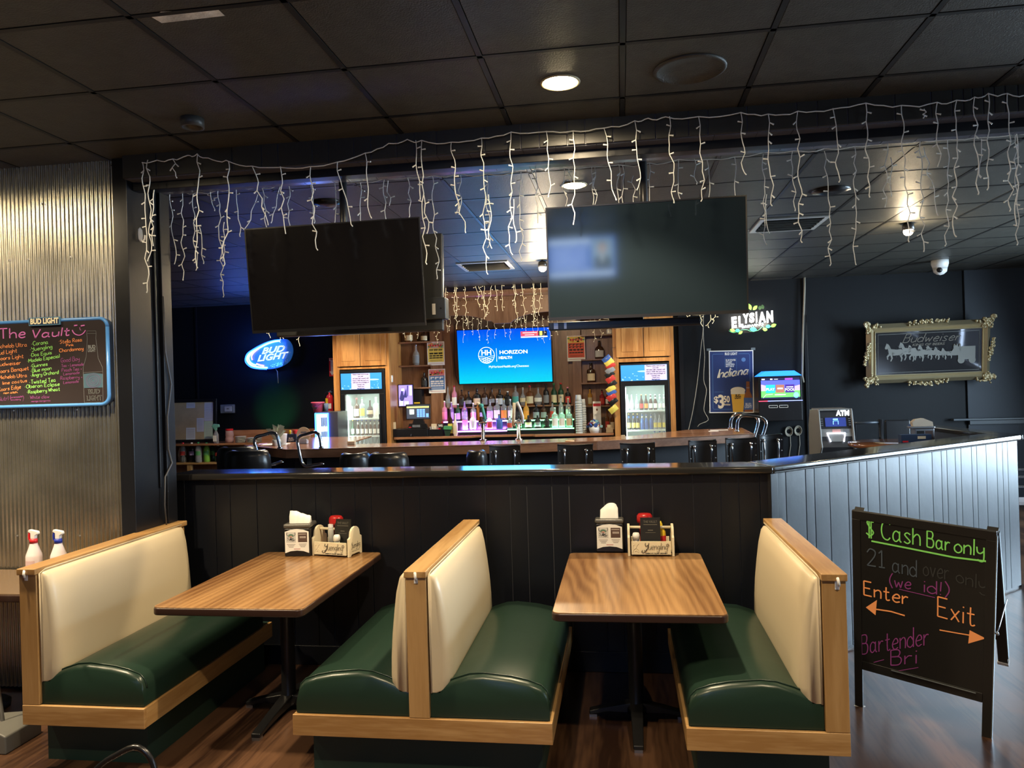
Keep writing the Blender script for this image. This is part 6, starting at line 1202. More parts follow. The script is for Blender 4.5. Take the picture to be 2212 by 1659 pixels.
for k in range(34):
    a_=rr.uniform(0,2*PI); r_=rr.uniform(.02,.105); z=.07+.10*(1-r_/.12)+rr.uniform(-.01,.03); m_=Matrix.Translation((r_*math.cos(a_),r_*math.sin(a_)*.7,z))@Matrix.Rotation(rr.uniform(-1,1),4,'Y')@Matrix.Rotation(rr.uniform(-1,1),4,'X'); pk[k%4].box(-.022,.022,-.004,.004,-.018,.018,m_)
obj('packets',[(pk[0],LB['blue']),(pk[1],flat('packet_maroon',(.25,.04,.08))),(pk[2],LB['cream']),(pk[3],flat('packet_teal',(.2,.4,.45)))],None,t)
q=at(1317,932,10.9); t=tag(obj('cream_box',MB().box(-.05,.05,-.03,.03,0,.07).box(-.035,.035,-.02,.02,.07,.11),LB['cream'],loc=(q.x,10.9,CZ2+.0005),bevel=.003),'small cream box at the foot of the right tower','box')
lefts(1311,884,9,'std','amber','red','black','reddish bottle behind the cream box at the right end of the counter',z=CZ2,Y=11.1); lefts(1322,888,9,'std','amber','cream','black','small brown bottle at the right end of the counter',z=CZ2,Y=11.15)
# chips on clip strip
bags=[('blue',(1311,776)),('yellow',(1316,783)),('red',(1319,790)),('grey',(1318,800)),('black',(1317,809)),('red',(1319,819)),('black',(1322,829)),('yellow',(1320,840)),('blue',(1321,848)),('red',(1321,858)),('black',(1324,867)),('yellow',(1325,884))]
t=T('snack_strip','hanging strip of colourful snack bags against the right cooler tower','snack bags',(at(1324,760,10.66).x,10.66,at(1324,760,10.66).z)); tp=at(1320,752,10.66)
obj('strip_hook',MB().tube([(at(1330,750,10.70).x,10.699,at(1330,750,10.7).z),at(1320,752,10.66),at(1324,765,10.66),at(1322,890,10.66)],.003,5),INK,t,world=True)
for k,(c_,p_) in enumerate(bags):
    q=at(*p_,10.645-.004*(k%2)); m_=Matrix.Translation(q)@Matrix.Rotation(rad(-38),4,'Y'); b_=MB(); v=[];n_=6
    for i in range(n_+1):
        for j in range(5):
            u=i/n_*2-1;w_=j/4*2-1; v.append((u*.065,-.018*(1-u*u)*(1-w_*w_),w_*.042))
    b_.add(v,[(i*5+j,(i+1)*5+j,(i+1)*5+j+1,i*5+j+1) for i in range(n_) for j in range(4)],m_); obj('snack_bag',b_,mat('bag_'+c_,LB[c_].node_tree.nodes['Principled BSDF'].inputs['Base Color'].default_value[:3],.25),t,world=True,smooth_=True)
# ---- cords right of the tower
for ps,lb in (([(1519,695),(1517,730),(1515,742),(1507,820),(1497,885),(1488,925),(1486,932)],'left'),([(1519,698),(1520,740),(1522,772),(1520,820),(1526,842),(1522,870),(1521,888),(1530,907),(1512,916),(1507,922)],'right')): tag(obj('dangling_wire',lnW([(1519 if lb=='left' else 1521,585)]+ps,.006,11.3 if lb=='left' else 11.33,sm=True),flat('cord_tan',(.42,.38,.30)),smooth_=True),'thin tan cord hanging on the wall above the bar, %s of the two strands'%lb,'cord',group='hanging cords by the right tower')
tag(obj('conduit',MB().tube([at(1738,592,11.33),at(1738,625,11.33),at(1734,740,11.33),at(1733,812,11.33),at(1736,826,11.33)],.014,8),flat('cord_tan',(.42,.38,.30)),smooth_=True),'pale cable bundle running down the wall above the game terminal','conduit')
tag(obj('hanging_cable',MB().tube(smooth([tuple(at(a,b,11.3)) for a,b in ((1741,680),(1745,780),(1748,900),(1747,940))]),.005,6),BLKP,smooth_=True),'black cable right of the pale cable bundle','cable')
for k,(x_,y_) in enumerate(((1704,922),(1724,920))):
    rr=random.Random(k); m_=MB()
    for j in range(4): m_.tube([tuple(at(x_+ (7+j)*math.cos(a)*.8,y_+10+(6+1.5*j)*math.sin(a),11.385-.008*j)) for a in [2*PI*i/14 for i in range(15)]],.005,5)
    m_.tube([at(x_+3,y_+18,11.385),at(x_+4,y_+40,11.385),at(x_,y_+70,11.385)],.005,5)
    tag(obj('coiled_cord',m_,flat('cord_tan',(.42,.38,.30)),smooth_=True),'coiled pale power cord low on the wall, %s of the two'%('left' if k==0 else 'right'),'cord',group='coiled cords left of the cash machine')
# ---- ELYSIAN sign
YE=11.28; Qe=lambda x,y:(1560+x/10.055,640+y/10.055)
q=at(1622,692,YE); t=T('lit_sign','white lit brewery sign with green leaves at the corner of the right television','lit sign',(q.x,YE,q.z)); LW_=glow('sign_white',(1,.96,.92),3)
w1=MB()
for ch,x_,y_,h_,ww in (('E',255,580,210,105),('L',400,560,200,95),('Y',515,495,180,120),('S',645,475,180,105),('I',745,465,200,30),('A',870,470,205,150),('N',1035,455,215,130)): txW(ch,Qe(x_,y_),h_/10.055,ww/10.055,YE-.02,bold=.055,slope=.08,mb=w1)
obj('lit_letters',[(w1,LW_),(txW('BREWING',Qe(660,640),55/10.055,440/10.055,YE-.018,.02,slope=.12),glow('sign_ice',(.55,.9,1),1.3))],None,t,world=True)
lf=MB(); lf2=MB()
def leaf(m_,x_,y_,w_,h_,a_):
    ps=[(math.cos(k*PI/6)*w_/2*(1 if k%6 else 1.25),math.sin(k*PI/6)*h_/2) for k in range(12)]; ca,sa=math.cos(a_),math.sin(a_); plW([Qe(x_+u*ca-v*sa,y_+u*sa+v*ca) for u,v in ps],YE-.01,m_)
for q_ in ((600,230,120,80,1.2),(715,250,110,75,-.8),(225,740,100,75,.3),(400,790,85,60,-.6),(930,720,90,75,.2),(1115,635,110,75,-.4)): leaf(lf,*q_)
for q_ in ((335,745,90,80,0),(675,720,130,105,.1),(1000,655,90,80,0)): leaf(lf2,*q_)
vine=lnW([Qe(*p) for p in ((150,750),(250,790),(430,730),(550,730),(620,760),(780,740),(880,650),(920,700),(1100,640))],.005,YE-.008,sm=True)
obj('sign_leaves',[(lf,glow('leaf_lime',(.25,.75,.08),1.0)),(lf2,glow('leaf_green',(.03,.5,.25),.9)),(vine,glow('vine_green',(.1,.4,.2),.6))],None,t,world=True)
lf3=MB(); leaf(lf3,820,250,70,90,.2); leaf(lf3,880,230,60,100,-.2); obj('unlit_leaves',lf3,flat('leaf_unlit',(.05,.11,.04)),t,world=True)
obj('sign_backing',plW([Qe(*p) for p in ((120,745),(200,690),(1120,560),(1180,600),(1150,670),(980,700),(820,740),(650,790),(420,800),(350,840),(200,780))],YE-.001),BLKP,t,world=True)
light('sign_spill','AREA',(at(1622,692,YE).x,YE-.1,at(1622,692,YE).z),3,(1,.9,.75),.5,(at(1622,692,YE).x,YE+1,at(1622,692,YE).z),sy=.2)
obj('wall_standoff',MB().tube([(at(1622,692,YE).x,YE+.001,at(1622,712,YE).z),(at(1622,692,YE).x,BY-.001,at(1622,712,YE).z)],.012,8),BLKP,t,world=True)
# ---- beer poster
a,b,c,d_=fr(1532,757,1628,892,BY-.01); wv,hv=b-a,d_-c; t=T('beer_poster','navy beer price poster taped to the wall right of the cooler tower','poster',((a+b)/2,BY-.003,(c+d_)/2),(0,rad(1.0),0))
X_=lambda u:-wv/2+wv*u; Z_=lambda v:hv/2-hv*v
bs=MB().box(-wv/2,wv/2,-.004,0,-hv/2,hv/2); nv=MB().quad(X_(.02),Z_(.985),X_(.98),Z_(.015),-.0045)
cr=flat('poster_cream',(.85,.75,.58)); lb_=MB(); y=-.0052
lb_.tube([(X_(.33),y,Z_(.055)),(X_(.09),y,Z_(.055)),(X_(.08),y,Z_(.08)),(X_(.08),y,Z_(.92)),(X_(.1),y,Z_(.94)),(X_(.5),y,Z_(.94))],.004,4,flat_y=.2); lb_.tube([(X_(.67),y,Z_(.055)),(X_(.9),y,Z_(.055)),(X_(.92),y,Z_(.08)),(X_(.92),y,Z_(.5))],.004,4,flat_y=.2)
lb_.tube([(X_(.36),y,Z_(.27)),(X_(.36),y,Z_(.13)),(X_(.62),y,Z_(.125)),(X_(.62),y,Z_(.30)),(X_(.56),y,Z_(.40)),(X_(.46),y,Z_(.42)),(X_(.36),y,Z_(.44))],.003,4,flat_y=.2)
lb_.ell(X_(.78),Z_(.15),.03,.03,-.0047); lb_.quad(X_(.12),Z_(.665),X_(.32),Z_(.66),-.0047)
wt=MB().text('BUD LIGHT',X_(.5),Z_(.055),.052,y,bold=.0015,w=wv*.28)
for k,s in enumerate(('IN 49 STATES',"IT'S JUST",'BASKETBALL','BUT THIS IS')): wt.text(s,X_(.38),Z_(.155+.033*k),.032,y,bold=.001,al='LEFT',w=wv*(.22,.14,.2,.18)[k])
ct=MB().write('Indiana',X_(.17),Z_(.44),hv*.14,.0125,y,w=wv*.7,slant=.3,slope=.12); ct.text('$',X_(.15),Z_(.79),.13,y,bold=.003); ct.text('3',X_(.265),Z_(.83),.27,y,bold=.008,w=.085); ct.text('50',X_(.39),Z_(.785),.13,y,bold=.004,w=.085); ct.text('Bottles',X_(.40),Z_(.865),.042,y,bold=.001,w=.09)
gl_=MB().poly([(X_(.49),Z_(.66)),(X_(.80),Z_(.66)),(X_(.76),Z_(.985)),(X_(.53),Z_(.985))],-.0050); fm_=MB().ell(X_(.645),Z_(.64),wv*.165,hv*.055,-.0054); fm_.quad(X_(.485),Z_(.70),X_(.80),Z_(.64),-.0053)
bo=MB().poly([(X_(.79),Z_(.985)),(X_(.78),Z_(.76)),(X_(.80),Z_(.70)),(X_(.83),Z_(.66)),(X_(.835),Z_(.50)),(X_(.91),Z_(.50)),(X_(.915),Z_(.66)),(X_(.95),Z_(.71)),(X_(.975),Z_(.78)),(X_(.975),Z_(.985))],-.0056); bl_=MB().quad(X_(.775),Z_(.95),X_(.975),Z_(.76),-.006); bt=MB().text('BUD',X_(.875),Z_(.865),.05,-.0065,bold=.002,w=.08).text('LIGHT',X_(.875),Z_(.905),.05,-.0065,bold=.002,w=.10).text('BUD',X_(.872),Z_(.60),.02,-.0065); bk=MB().text('BUD',X_(.645),Z_(.725),.05,-.0058,bold=.002,w=.07).text('LIGHT',X_(.645),Z_(.76),.05,-.0058,bold=.002,w=.09)
obj('poster_print',[(bs,PAPER),(nv,flat('poster_navy',(.028,.05,.17),.35)),(lb_,flat('poster_line_blue',(.10,.22,.45))),(wt,PAPER),(ct,cr),(gl_,flat('beer_gold',(.72,.42,.06))),(fm_,flat('beer_foam',(.75,.70,.60))),(bo,flat('bottle_amber',(.28,.10,.04))),(bl_,flat('poster_label_blue',(.06,.12,.33))),(bt,flat('label_text_pale',(.55,.6,.75))),(bk,INK)],None,t)
for x_,z_ in ((-wv/2,hv/2),(wv/2,hv/2),(-wv/2+.02,-hv/2)): obj('tape_piece',MB().box(x_-.03,x_+.03,-.0015,-.0005,z_-.0,z_+.035),flat('tape_grey',(.14,.17,.18)),t)
# ---- game terminal
a,b,c,d_=fr(1640,812,1735,905,10.95); t=T('game_terminal','wall-mounted touch game terminal with a colourful football screen','game terminal',((a+b)/2,11.0,c))
obj('terminal_body',MB().box(a,b,11.0,11.39,c-.03,d_),BLKP,t,world=True,bevel=.01)
zt_=at(1688,801,11.0).z; obj('light_hood',MB().prism([(a-.0,d_+.001),(b,d_+.001),(b-.10,zt_),(a+.10,zt_)],10.99,11.3,'y'),glow('hood_blue',(.02,.22,1),1.3),t,world=True)
e,f,g_,h_=fr(1644,816,1728,861,10.99); y=10.992; X_=lambda u:e+(f-e)*u; Z_=lambda v:h_-(h_-g_)*v
fi=MB().quad(X_(0),Z_(1),X_(1),Z_(.62),y-.001); sk=MB().quad(X_(0),Z_(.62),X_(1),Z_(.12),y-.001); pk_=MB().poly([(X_(0),Z_(.62)),(X_(0),Z_(.3)),(X_(.3),Z_(.45)),(X_(.3),Z_(.62))],y-.0015).poly([(X_(1),Z_(.62)),(X_(1),Z_(.35)),(X_(.7),Z_(.5)),(X_(.7),Z_(.62))],y-.0015); tb=MB().quad(X_(.62),Z_(.11),X_(.82),Z_(.02),y-.0015)
c1=MB().box(X_(.12),X_(.36),y-.004,y-.003,Z_(.72),Z_(.33)); c2=MB().box(X_(.38),X_(.6),y-.004,y-.003,Z_(.72),Z_(.33)); c3=MB().box(X_(.62),X_(.86),y-.004,y-.003,Z_(.72),Z_(.33)); tx=MB().text('PLAY',X_(.24),Z_(.55),.05,y-.005,bold=.001).text('POOL',X_(.74),Z_(.58),.05,y-.005,bold=.001).quad(X_(.65),Z_(.47),X_(.83),Z_(.43),y-.005).quad(X_(.42),Z_(.55),X_(.56),Z_(.48),y-.005); tx.quad(X_(.35),Z_(.83),X_(.63),Z_(.79),y-.003); tx.quad(X_(.02),Z_(.09),X_(.1),Z_(.03),y-.003).quad(X_(.24),Z_(.09),X_(.3),Z_(.03),y-.003).quad(X_(.34),Z_(.075),X_(.44),Z_(.05),y-.003)
ln=MB().tube([(X_(.05),y-.003,Z_(.95)),(X_(.12),y-.003,Z_(.8)),(X_(.3),y-.003,Z_(.78))],.004,4); wb=MB().quad(X_(0),Z_(.16),X_(.1),Z_(.1),y).ell(X_(.9),Z_(.85),.035,.04,y-.002); db=MB().quad(X_(.0),Z_(1),X_(1),Z_(.93),y-.002).quad(X_(0),Z_(.12),X_(1),Z_(0),y-.001)
obj('game_screen',[(fi,glow('field_green',(.12,.75,.10),1)),(sk,glow('sky_indigo',(.08,.10,.62),1)),(pk_,glow('stadium_lilac',(.6,.35,.8),.9)),(tb,glow('tab_purple',(.3,.05,.5),1)),(c1,glow('card_teal',(.02,.45,.42),1)),(c2,glow('card_brown',(.3,.12,.08),1)),(c3,glow('card_indigo',(.05,.02,.2),1)),(tx,glow('screen_white',(.9,.95,1),1.1)),(ln,glow('line_pale',(.6,1,.6),1)),(wb,glow('screen_cyan',(.2,.75,.9),1)),(db,glow('screen_black',(.01,.01,.05),1))],None,t,world=True)
z=at(1688,866,10.99).z; obj('accent_strip',[(MB().box(a+.0,a+.12,10.985,10.995,z-.004,z+.006),glow('strip_red',(1,.05,.1),1.5)),(MB().box(a+.12,b,10.985,10.995,z-.003,z+.006),glow('strip_blue',(.25,.3,1),1.5))],None,t,world=True)
z=at(1680,878,10.99).z; m_=MB()
for s in (-.07,.07):
    for q in ((-.06,.06,.013,.018),(-.06,.06,-.018,-.013),(-.06,-.055,-.018,.018),(.055,.06,-.018,.018)): m_.box((a+b)/2+s+q[0]-.03,(a+b)/2+s+q[1]-.03,10.993,10.999,z+q[2],z+q[3])
obj('bill_slots',m_,PAPER,t,world=True)
# ---- cash machine
YA=9.5; a,b,c,d_=fr(1768,886,1843,972,YA)
t=T('cash_machine','grey free-standing cash machine with a lit blue screen','cash machine',((a+b)/2,YA,0)); GR=mat('machine_grey',(.20,.19,.175),.4); DK=mat('machine_dark',(.03,.03,.032),.3)
top=at(1805,886,YA).z
prf=[(YA+.05,top),(YA+.40,top-.02),(YA+.48,top-.2),(YA+.5,0),(YA-.02,0),(YA-.02,.86),(YA-.08,.93),(YA-.05,1.0),(YA+.03,top-.03)]
obj('machine_cabinet',MB().prism(prf,a+.02,b-.02,'x'),DK,t,world=True)
for s in (a,b-.02): obj('side_cheek',MB().prism([(p[0]+(-.025 if p[0]<YA+.06 else .01),p[1]+(.018 if p[1]>1.2 else 0)) for p in prf],s,s+.022,'x'),GR,t,world=True,bevel=.008)
obj('top_cap',MB().box(a+.022,b-.022,YA+.02,YA+.4,top-.004,top+.016),GR,t,world=True)
wx=b-a
def Yf(z): return YA+.03+( -.08)*(top-.03-z)/(top-1.03)-.006
def fq(u0,v0,u1,v1,o=0):  # quad on sloping front (v = height)
    m_=MB(); m_.add([(a+wx*u0,Yf(v0)-o,v0),(a+wx*u1,Yf(v0)-o,v0),(a+wx*u1,Yf(v1)-o,v1),(a+wx*u0,Yf(v1)-o,v1)],[(0,1,2,3)]); return m_
za=at(1815,893,YA).z; m_=MB().text('ATM',a+wx*.73,za,.085,Yf(za)-.004,bold=.004,w=.15); obj('machine_sign',m_,glow('atm_white',(.85,.92,1),3),t,world=True)
zs1,zs0=at(1810,902,YA).z,at(1810,921,YA).z; obj('machine_screen',[(fq(.2,zs0,.8,zs1),glow('atm_blue',(.01,.02,.12),1)),(MB().tube([(a+wx*(.5+u),Yf((zs0+zs1)/2)-.004,(zs0+zs1)/2-.01+v) for u,v in ((-.07,-.03),(.07,-.03),(.07,.025),(-.07,.025),(-.07,-.03))],.004,4).quad(a+wx*.43,(zs0+zs1)/2+.025,a+wx*.57,(zs0+zs1)/2+.04,Yf(zs1)-.006),glow('atm_icon',(.15,.45,1),2.5))],None,t,world=True)
bt=MB()
for s in (.1,.9):
    for k in range(4): zz=zs0+.01+(zs1-zs0)*k/4.2; bt.box(a+wx*s-.012,a+wx*s+.012,Yf(zz)-.006,Yf(zz),zz,zz+.012)
obj('screen_buttons',bt,STEEL,t,world=True)
zk=at(1810,926,YA).z; obj('button_panel',[(fq(.05,zk-.09,.95,zk,.002),GR),(fq(.38,zk-.05,.62,zk-.005,.004),flat('panel_pink',(.5,.25,.22))),(fq(.7,zk-.05,.86,zk-.005,.004),STEEL)],None,t,world=True)
zr1,zr0=at(1810,935,YA).z,at(1810,953,YA).z; f1=MB(); f1.tube([(a+wx*.3,Yf(zr0)-.012,zr0),(a+wx*.22,Yf(zr1)-.012,zr1),(a+wx*.74,Yf(zr1)-.012,zr1),(a+wx*.68,Yf(zr0)-.012,zr0)],.008,6); obj('lit_slot_frame',[(f1,glow('slot_white',(.8,.85,1),5)),(fq(.3,zr0,.68,zr1-.02,.006),GR)],None,t,world=True)
# ---- ornate mirror
MC=at(2003,760,11.15); t=T('ornate_mirror','gold ornate-framed beer brand mirror etched with a horse team on the blue wall','mirror',(0,0,0)); t.matrix_world=Matrix.Translation(MC)@Matrix.Rotation(rad(7),4,'X')@Matrix.Rotation(rad(-.6),4,'Y')
obj('hanging_bracket',MB().box(-.2,.2,.0,.26,.2,.22),BLKP,t)
GO=mat('aged_gold',(.62,.52,.32),.38,.75,bump=.5,bs=30); Wm,Hm=.80,.415; iw,ih=.69,.305
fr_=MB()
def side(p,q,r_,s): fr_.add([(p[0],0,p[1]),(q[0],0,q[1]),(q[0]*.5+r_[0]*.5,-.055,q[1]*.5+r_[1]*.5),(p[0]*.5+s[0]*.5,-.055,p[1]*.5+s[1]*.5),(r_[0],-.015,r_[1]),(s[0],-.015,s[1])],[(0,1,2,3),(3,2,4,5)])
o=[(-Wm,-Hm),(Wm,-Hm),(Wm,Hm),(-Wm,Hm)]; i_=[(-iw,-ih),(iw,-ih),(iw,ih),(-iw,ih)]
for k in range(4): side(o[k],o[(k+1)%4],i_[(k+1)%4],i_[k])
fr_.tube([(p[0],-.03,p[1]) for p in i_+[i_[0]]],.014,6)
obj('frame_moulding',fr_,GO,t)
def scroll(m_,x,z,r_,s=1,t0=0,turns=1.5):
    m_.tube([(x+s*r_*(1-k/22)*math.cos(t0+turns*2*PI*k/20),-.045-.01*math.sin(k),z+r_*(1-k/22)*math.sin(t0+turns*2*PI*k/20)) for k in range(20)],[.014-.0004*k for k in range(20)],6)
rr=random.Random(11)
for sx in (-1,1):
    for sz in (-1,1):
        m_=MB(); cx,cz=sx*(Wm-.0),sz*(Hm-.0)
        for k in range(9): scroll(m_,cx-sx*rr.uniform(-.03,.12),cz-sz*rr.uniform(-.03,.09),rr.uniform(.02,.04),sx,rr.uniform(0,6))
        for k in range(14): m_.ball((cx-sx*rr.uniform(-.04,.2)*(1 if k%2 else .3),-.05,cz-sz*rr.uniform(-.04,.12)*(.3 if k%2 else 1)),rr.uniform(.012,.024),6)
        obj('corner_ornament',m_,GO,t,smooth_=True)
for cx,cz,hx,hz in ((0,Hm,.24,.03),(0,-Hm,.24,.03),(-Wm,0,.03,.14),(Wm,0,.03,.14)):
    m_=MB()
    for k in range(8): u=k/7*2-1; scroll(m_,cx+hx*u,cz+hz*u*(1 if hx<.1 else 0)+(.018*(1-u*u) if hz<.1 else 0)*(1 if cz>0 else -1),.026*(1.3-abs(u)*.6),1 if k%2 else -1,k)
    for k in range(10): u=k/9*2-1; m_.ball((cx+hx*u*1.05,-.05,cz+hz*u*1.05),.016,6)
    obj('centre_ornament',m_,GO,t,smooth_=True)
sv=MB(); E_=mat('etched_silver',(.24,.24,.22),.6)
def horse(m_,x,z,s,ph=0):
    P_=[(-.50,.10),(-.56,.30),(-.60,.52),(-.66,.60),(-.70,.52),(-.78,.36),(-.72,.30),(-.60,.40),(-.50,.20)]
    P_=[(-.74,.78),(-.70,.92),(-.66,.84),(-.60,.86),(-.48,.70),(-.36,.42),(.1,.36),(.42,.40),(.52,.28),(.60,-.05),(.54,-.02),(.48,.1),(.46,-.12),(.54,-.34),(.46,-.62),(.38,-.62),(.42,-.36),(.28,-.1),(-.1,-.12),(-.26,-.10),(-.22,-.34),(-.34,-.60),(-.42,-.58),(-.34,-.34),(-.42,-.08),(-.58,-.22),(-.56,-.44),(-.66,-.42),(-.70,-.16),(-.54,.02),(-.56,.26),(-.62,.46),(-.74,.40),(-.84,.48),(-.80,.62)]
    n0=len(m_.v); m_.poly([(x+u*s,z+v*s) for u,v in P_],-.0305-ph*.0012)
for k,(x,z,s) in enumerate(((-.42,.0,.17),(-.24,.01,.17),(-.14,-.02,.155),(-.02,-.01,.14),(.08,-.02,.13),(.17,-.03,.12),(.25,-.03,.10))): horse(sv,x,z-.01,s,k)
sv.quad(.38,-.12,.60,.06,-.04).poly([(.30,.0),(.36,.10),(.40,.0)],-.041).ell(.42,-.13,.045,.045,-.0402).ell(.56,-.13,.045,.045,-.0402).quad(.24,-.06,.38,-.0,-.04)
for k in range(3): sv.ball((.33+.035*k,-.04,.085),.014,6).quad(.32+.035*k,.0,.345+.035*k,.075,-.04)
dkk=MB(); rr=random.Random(5)
for k in range(46): x_=rr.uniform(-.53,.3); z_=rr.uniform(-.09,.06)+(-.0 if x_>-.2 else .03); dkk.tube([(x_,-.0425,z_),(x_+rr.uniform(-.03,.03),-.0425,z_+rr.uniform(-.03,.03))],.0022,3)
bt=MB().write('Budweiser',-.33,.145,.115,.007,-.032,w=.72,slant=.35,slope=.0); bt.text('KING OF BEERS',.0,.105,.045,-.032,bold=.001,w=.42,shear=.2)
eg=MB().poly([(-.03,.07),(0,.09),(.02,.06),(.06,.05),(.03,.03),(-.02,.035)],-.032)
ln=MB()
for k in range(2): q=iw-.035-k*.006; h_=ih-.035-k*.006; ln.tube([(-q,-.032,-h_),(q,-.032,-h_),(q,-.032,h_),(-q,-.032,h_),(-q,-.032,-h_)],.0018,4)
obj('mirror_glass',[(MB().quad(-iw,-ih,iw,ih,-.029),mat('dark_mirror',(.30,.30,.33),.04,.9)),(sv,E_),(dkk,flat('etch_dark',(.10,.10,.10))),(bt,flat('faded_brown_letters',(.16,.14,.11))),(eg,E_),(ln,E_)],None,t)
# ---- inside corner: round table, napkins, rails
q=flr(1905,952,1.08); t=T('high_table','glossy wooden high table inside the angled half wall','table',(2.52,7.5,0))
obj('tabletop',MB().lathe([(.40,1.10),(.415,1.11),(.415,1.135),(.405,1.14),(0,1.14)],(2.52,7.5,0),40),mat('glossy_copper_wood',(.22,.085,.035),.12,coat=.8,var=.2,bs=20),t,world=True,smooth_=True,auto=None); obj('column',MB().lathe([(.22,0),(.22,.02),(.04,.06),(.04,1.10)],(2.52,7.5,0),16),IRON,t,world=True,smooth_=True)
q=at(2003,950,7.5)
t=T('napkin_dispenser','napkin dispenser with tan napkins behind the angled half wall cap','napkin dispenser',(q.x-.02,7.55,1.141)); obj('dispenser_body',MB().box(-.085,.085,-.05,.05,0,.12),STEEL,t,bevel=.006); obj('advert_window',[(MB().quad(-.07,.03,-.005,.10,-.051),INK),(MB().quad(.005,.03,.07,.10,-.051),flat('photo_brown',(.10,.06,.05)))],None,t); obj('dispenser_lid',MB().box(-.12,.09,-.055,.055,.121,.14),STEEL,t,bevel=.004); obj('napkins',MB().prism([(-.09,.141),(.085,.141),(.08,.18),(.0,.215),(-.07,.205),(-.1,.18)],-.03,.03),mat('tan_napkin',(.62,.52,.40),.8),t)
q2=at(1995,952,7.38); t=T('napkin_caddy','blue beer-brand caddy in front of the tan napkins','caddy',(q2.x-.05,7.42,1.141)); obj('caddy_box',[(MB().box(-.14,.12,-.04,.04,0,.075),flat('caddy_navy',(.01,.03,.08))),(MB().quad(.0,.035,.07,.06,-.0405),LB['cream']),(MB().quad(-.13,.005,-.08,.02,-.0405),RED)],None,t)
t=T('metal_railing','dark metal railing right of the cash machine','railing',(at(1845,915,10).x,10.0,0))
a=at(1846,914,10.0); b=at(1902,912,10.0); obj('top_rail',MB().tube([a,b],.016,8),mat('rail_blue_black',(.05,.06,.075),.3),t,world=True,smooth_=True); obj('post',MB().tube([(b.x,10,a.z+.04),(b.x,10,0)],.028,10),BLKP,t,world=True,smooth_=True); obj('mid_rail',MB().tube([a-Vector((0,0,.26)),b-Vector((0,0,.26))],.014,8),mat('rail_blue_black',(.05,.06,.075),.3),t,world=True,smooth_=True); obj('post',MB().tube([(a.x,10,a.z),(a.x,10,0)],.02,10),BLKP,t,world=True,smooth_=True)
a,b,c,d_=fr(1912,907,1968,960,9.6); t=T('high_back_chair','black high-backed chair between the railing and the napkin dispenser','chair',((a+b)/2,9.6,0)); obj('backrest',MB().box(a,b,9.6,9.66,.75,d_),BLKP,t,world=True,bevel=.02); obj('seat',MB().box(a,b,9.2,9.6,.70,.75),BLKP,t,world=True,bevel=.01)
for sx in (a+.03,b-.03):
    for sy in (9.24,9.62): obj('leg',MB().box(sx-.02,sx+.02,sy-.02,sy+.02,0,.7),BLKP,t,world=True)
t=T('metal_railing','row of pale steel rails beyond the right end of the angled half wall','railing',(4.0,8.1,0))
for py in (1014,1030,1051): q=at(2200,py,8.1); obj('rail',MB().tube([(3.3,8.1,q.z),(5.6,8.1,q.z)],.011,8),mat('pale_rail',(.35,.4,.45),.25,.8),t,world=True,smooth_=True)
q=at(2200,1081,8.1); obj('rail_shelf',MB().box(3.3,5.6,8.0,8.3,q.z-.03,q.z),mat('pale_shelf',(.30,.27,.27),.4),t,world=True)
for x_ in (3.32,5.58): obj('post',MB().tube([(x_,8.1,0),(x_,8.1,at(2200,1000,8.1).z)],.015,8),STEEL,t,world=True)
# ---- warm icicle lights over the bar
WL=mat('warm_lit_wire',(.85,.75,.5),.4,emit=.7,ec=(1,.78,.42)); Qb=lambda x,y:(920+x/7.373,560+y/7.373)
bw=[(862,604)]+[Qb(*p) for p in ((275,345),(470,340),(720,280),(900,310),(1080,320),(1250,295),(1470,240),(1700,285),(1925,262))]+[(1260,600),(1340,604),(1420,598)]
bd_=[(*Qb(a,b),*Qb(c,d)) for a,b,c,d in ((300,350,345,830),(465,345,460,935),(482,340,490,1100),(615,320,650,1050),(770,290,860,750),(790,300,980,780),(925,320,925,940),(1070,320,960,900),(1105,320,1140,810),(1215,310,1225,810),(1385,270,1455,1000),(1405,270,1430,760),(1525,260,1575,1000),(1700,290,1728,1050),(1715,290,1745,900),(1835,290,1800,885),(1990,300,2010,800))]
t=string('glowing warm icicle light string hung across the top of the bar',bw,bd_,10.55,WL,'flower',21,.0028,.030)
rr=random.Random(31); bw2=[(845,683),(930,682),(1010,676),(1090,672),(1180,668),(1230,680),(1330,690)]
dd=[]
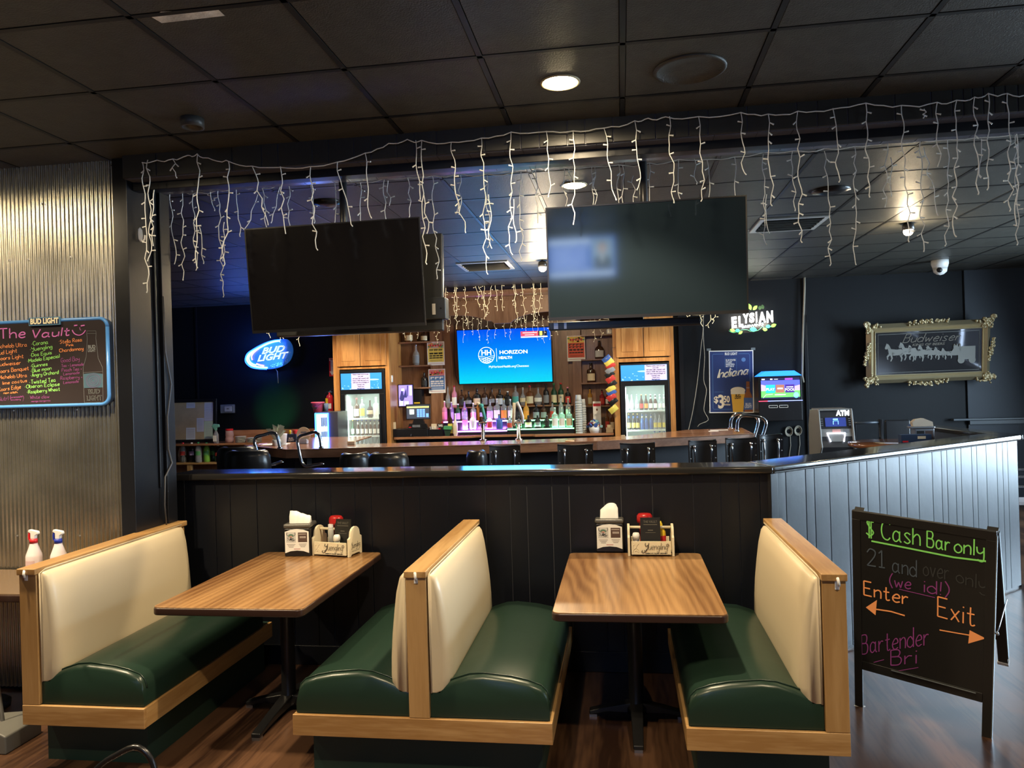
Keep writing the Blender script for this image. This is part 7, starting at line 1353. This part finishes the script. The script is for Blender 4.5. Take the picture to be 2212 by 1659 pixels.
for x_ in (868,874,882,888,903,931,937,945,952,963,972,1000,1012,1020,1032,1040,1052,1070,1088,1103,1112,1126,1138,1152,1160,1172,1184,1192,1203,1275,1284,1297,1316): dd.append((x_,682,x_+rr.uniform(-2,4),682+rr.uniform(18,58)))
string('second dotted warm light string hanging behind the first, over the bar shelves',bw2,dd,10.95,WL,'flower',5,.0012,.018)
dd=[(578,700,584,728),(601,700,604,738),(613,700,611,730),(645,700,648,746),(1482,680,1487,695),(1512,680,1517,703),(1535,680,1530,706),(1545,680,1540,697),(1415,680,1416,690)]
string('short warm light drops peeping out below the left hanging television',[(575,560),(575,700),(650,698)],dd[:4],9.2,WL,'flower',3,.003,.03); string('warm light drops left of the lit brewery sign',[(1485,520),(1480,680),(1548,676)],dd[4:8],9.4,WL,'flower',3,.003,.03)

# ---- news television behind the viewer, seen mirrored in the right hanging screen
t=T('television','television showing news on the near side of the room, mirrored in the right screen','television',(-.93,-2.5,2.78))
obj('tv_body',MB().box(-.52,.52,-.05,0,-.32,.32),BLKP,t,bevel=.006); obj('ceiling_pole',MB().tube([(0,-.04,.3),(0,-.04,ZC-2.78)],.024,10),BLKP,t)
nb_=MB().quad(-.5,-.29,.5,.29,.002); tl_=MB(); 
for k in range(7): tl_.quad(-.44,.12-.045*k,.10-.03*(k%3),.14-.045*k,.004)
tb_=MB().quad(-.47,-.27,.47,-.20,.004).quad(-.47,.19,.14,.27,.004); pb_=MB().quad(.16,-.18,.46,.26,.004)
hd_=MB().ell(.31,.12,.055,.075,.008); su_=MB().poly([(.18,-.18),(.20,-.02),(.27,.03),(.35,.03),(.42,-.02),(.44,-.18)],.006); sh_=MB().poly([(.28,.03),(.34,.03),(.31,-.12)],.009); hr_=MB().ell(.31,.16,.06,.05,.007)
obj('screen',[(nb_,glow('news_blue',(.02,.08,.34),18)),(tl_,glow('news_text',(.25,.35,.6),18)),(tb_,glow('news_bar',(.3,.4,.55),18)),(pb_,glow('news_pale',(.15,.25,.35),16)),(hd_,glow('news_face',(.45,.28,.2),12)),(su_,glow('news_suit',(.01,.015,.04),6)),(sh_,glow('news_shirt',(.5,.6,.7),14)),(hr_,glow('news_hair',(.02,.015,.01),3))],None,t)
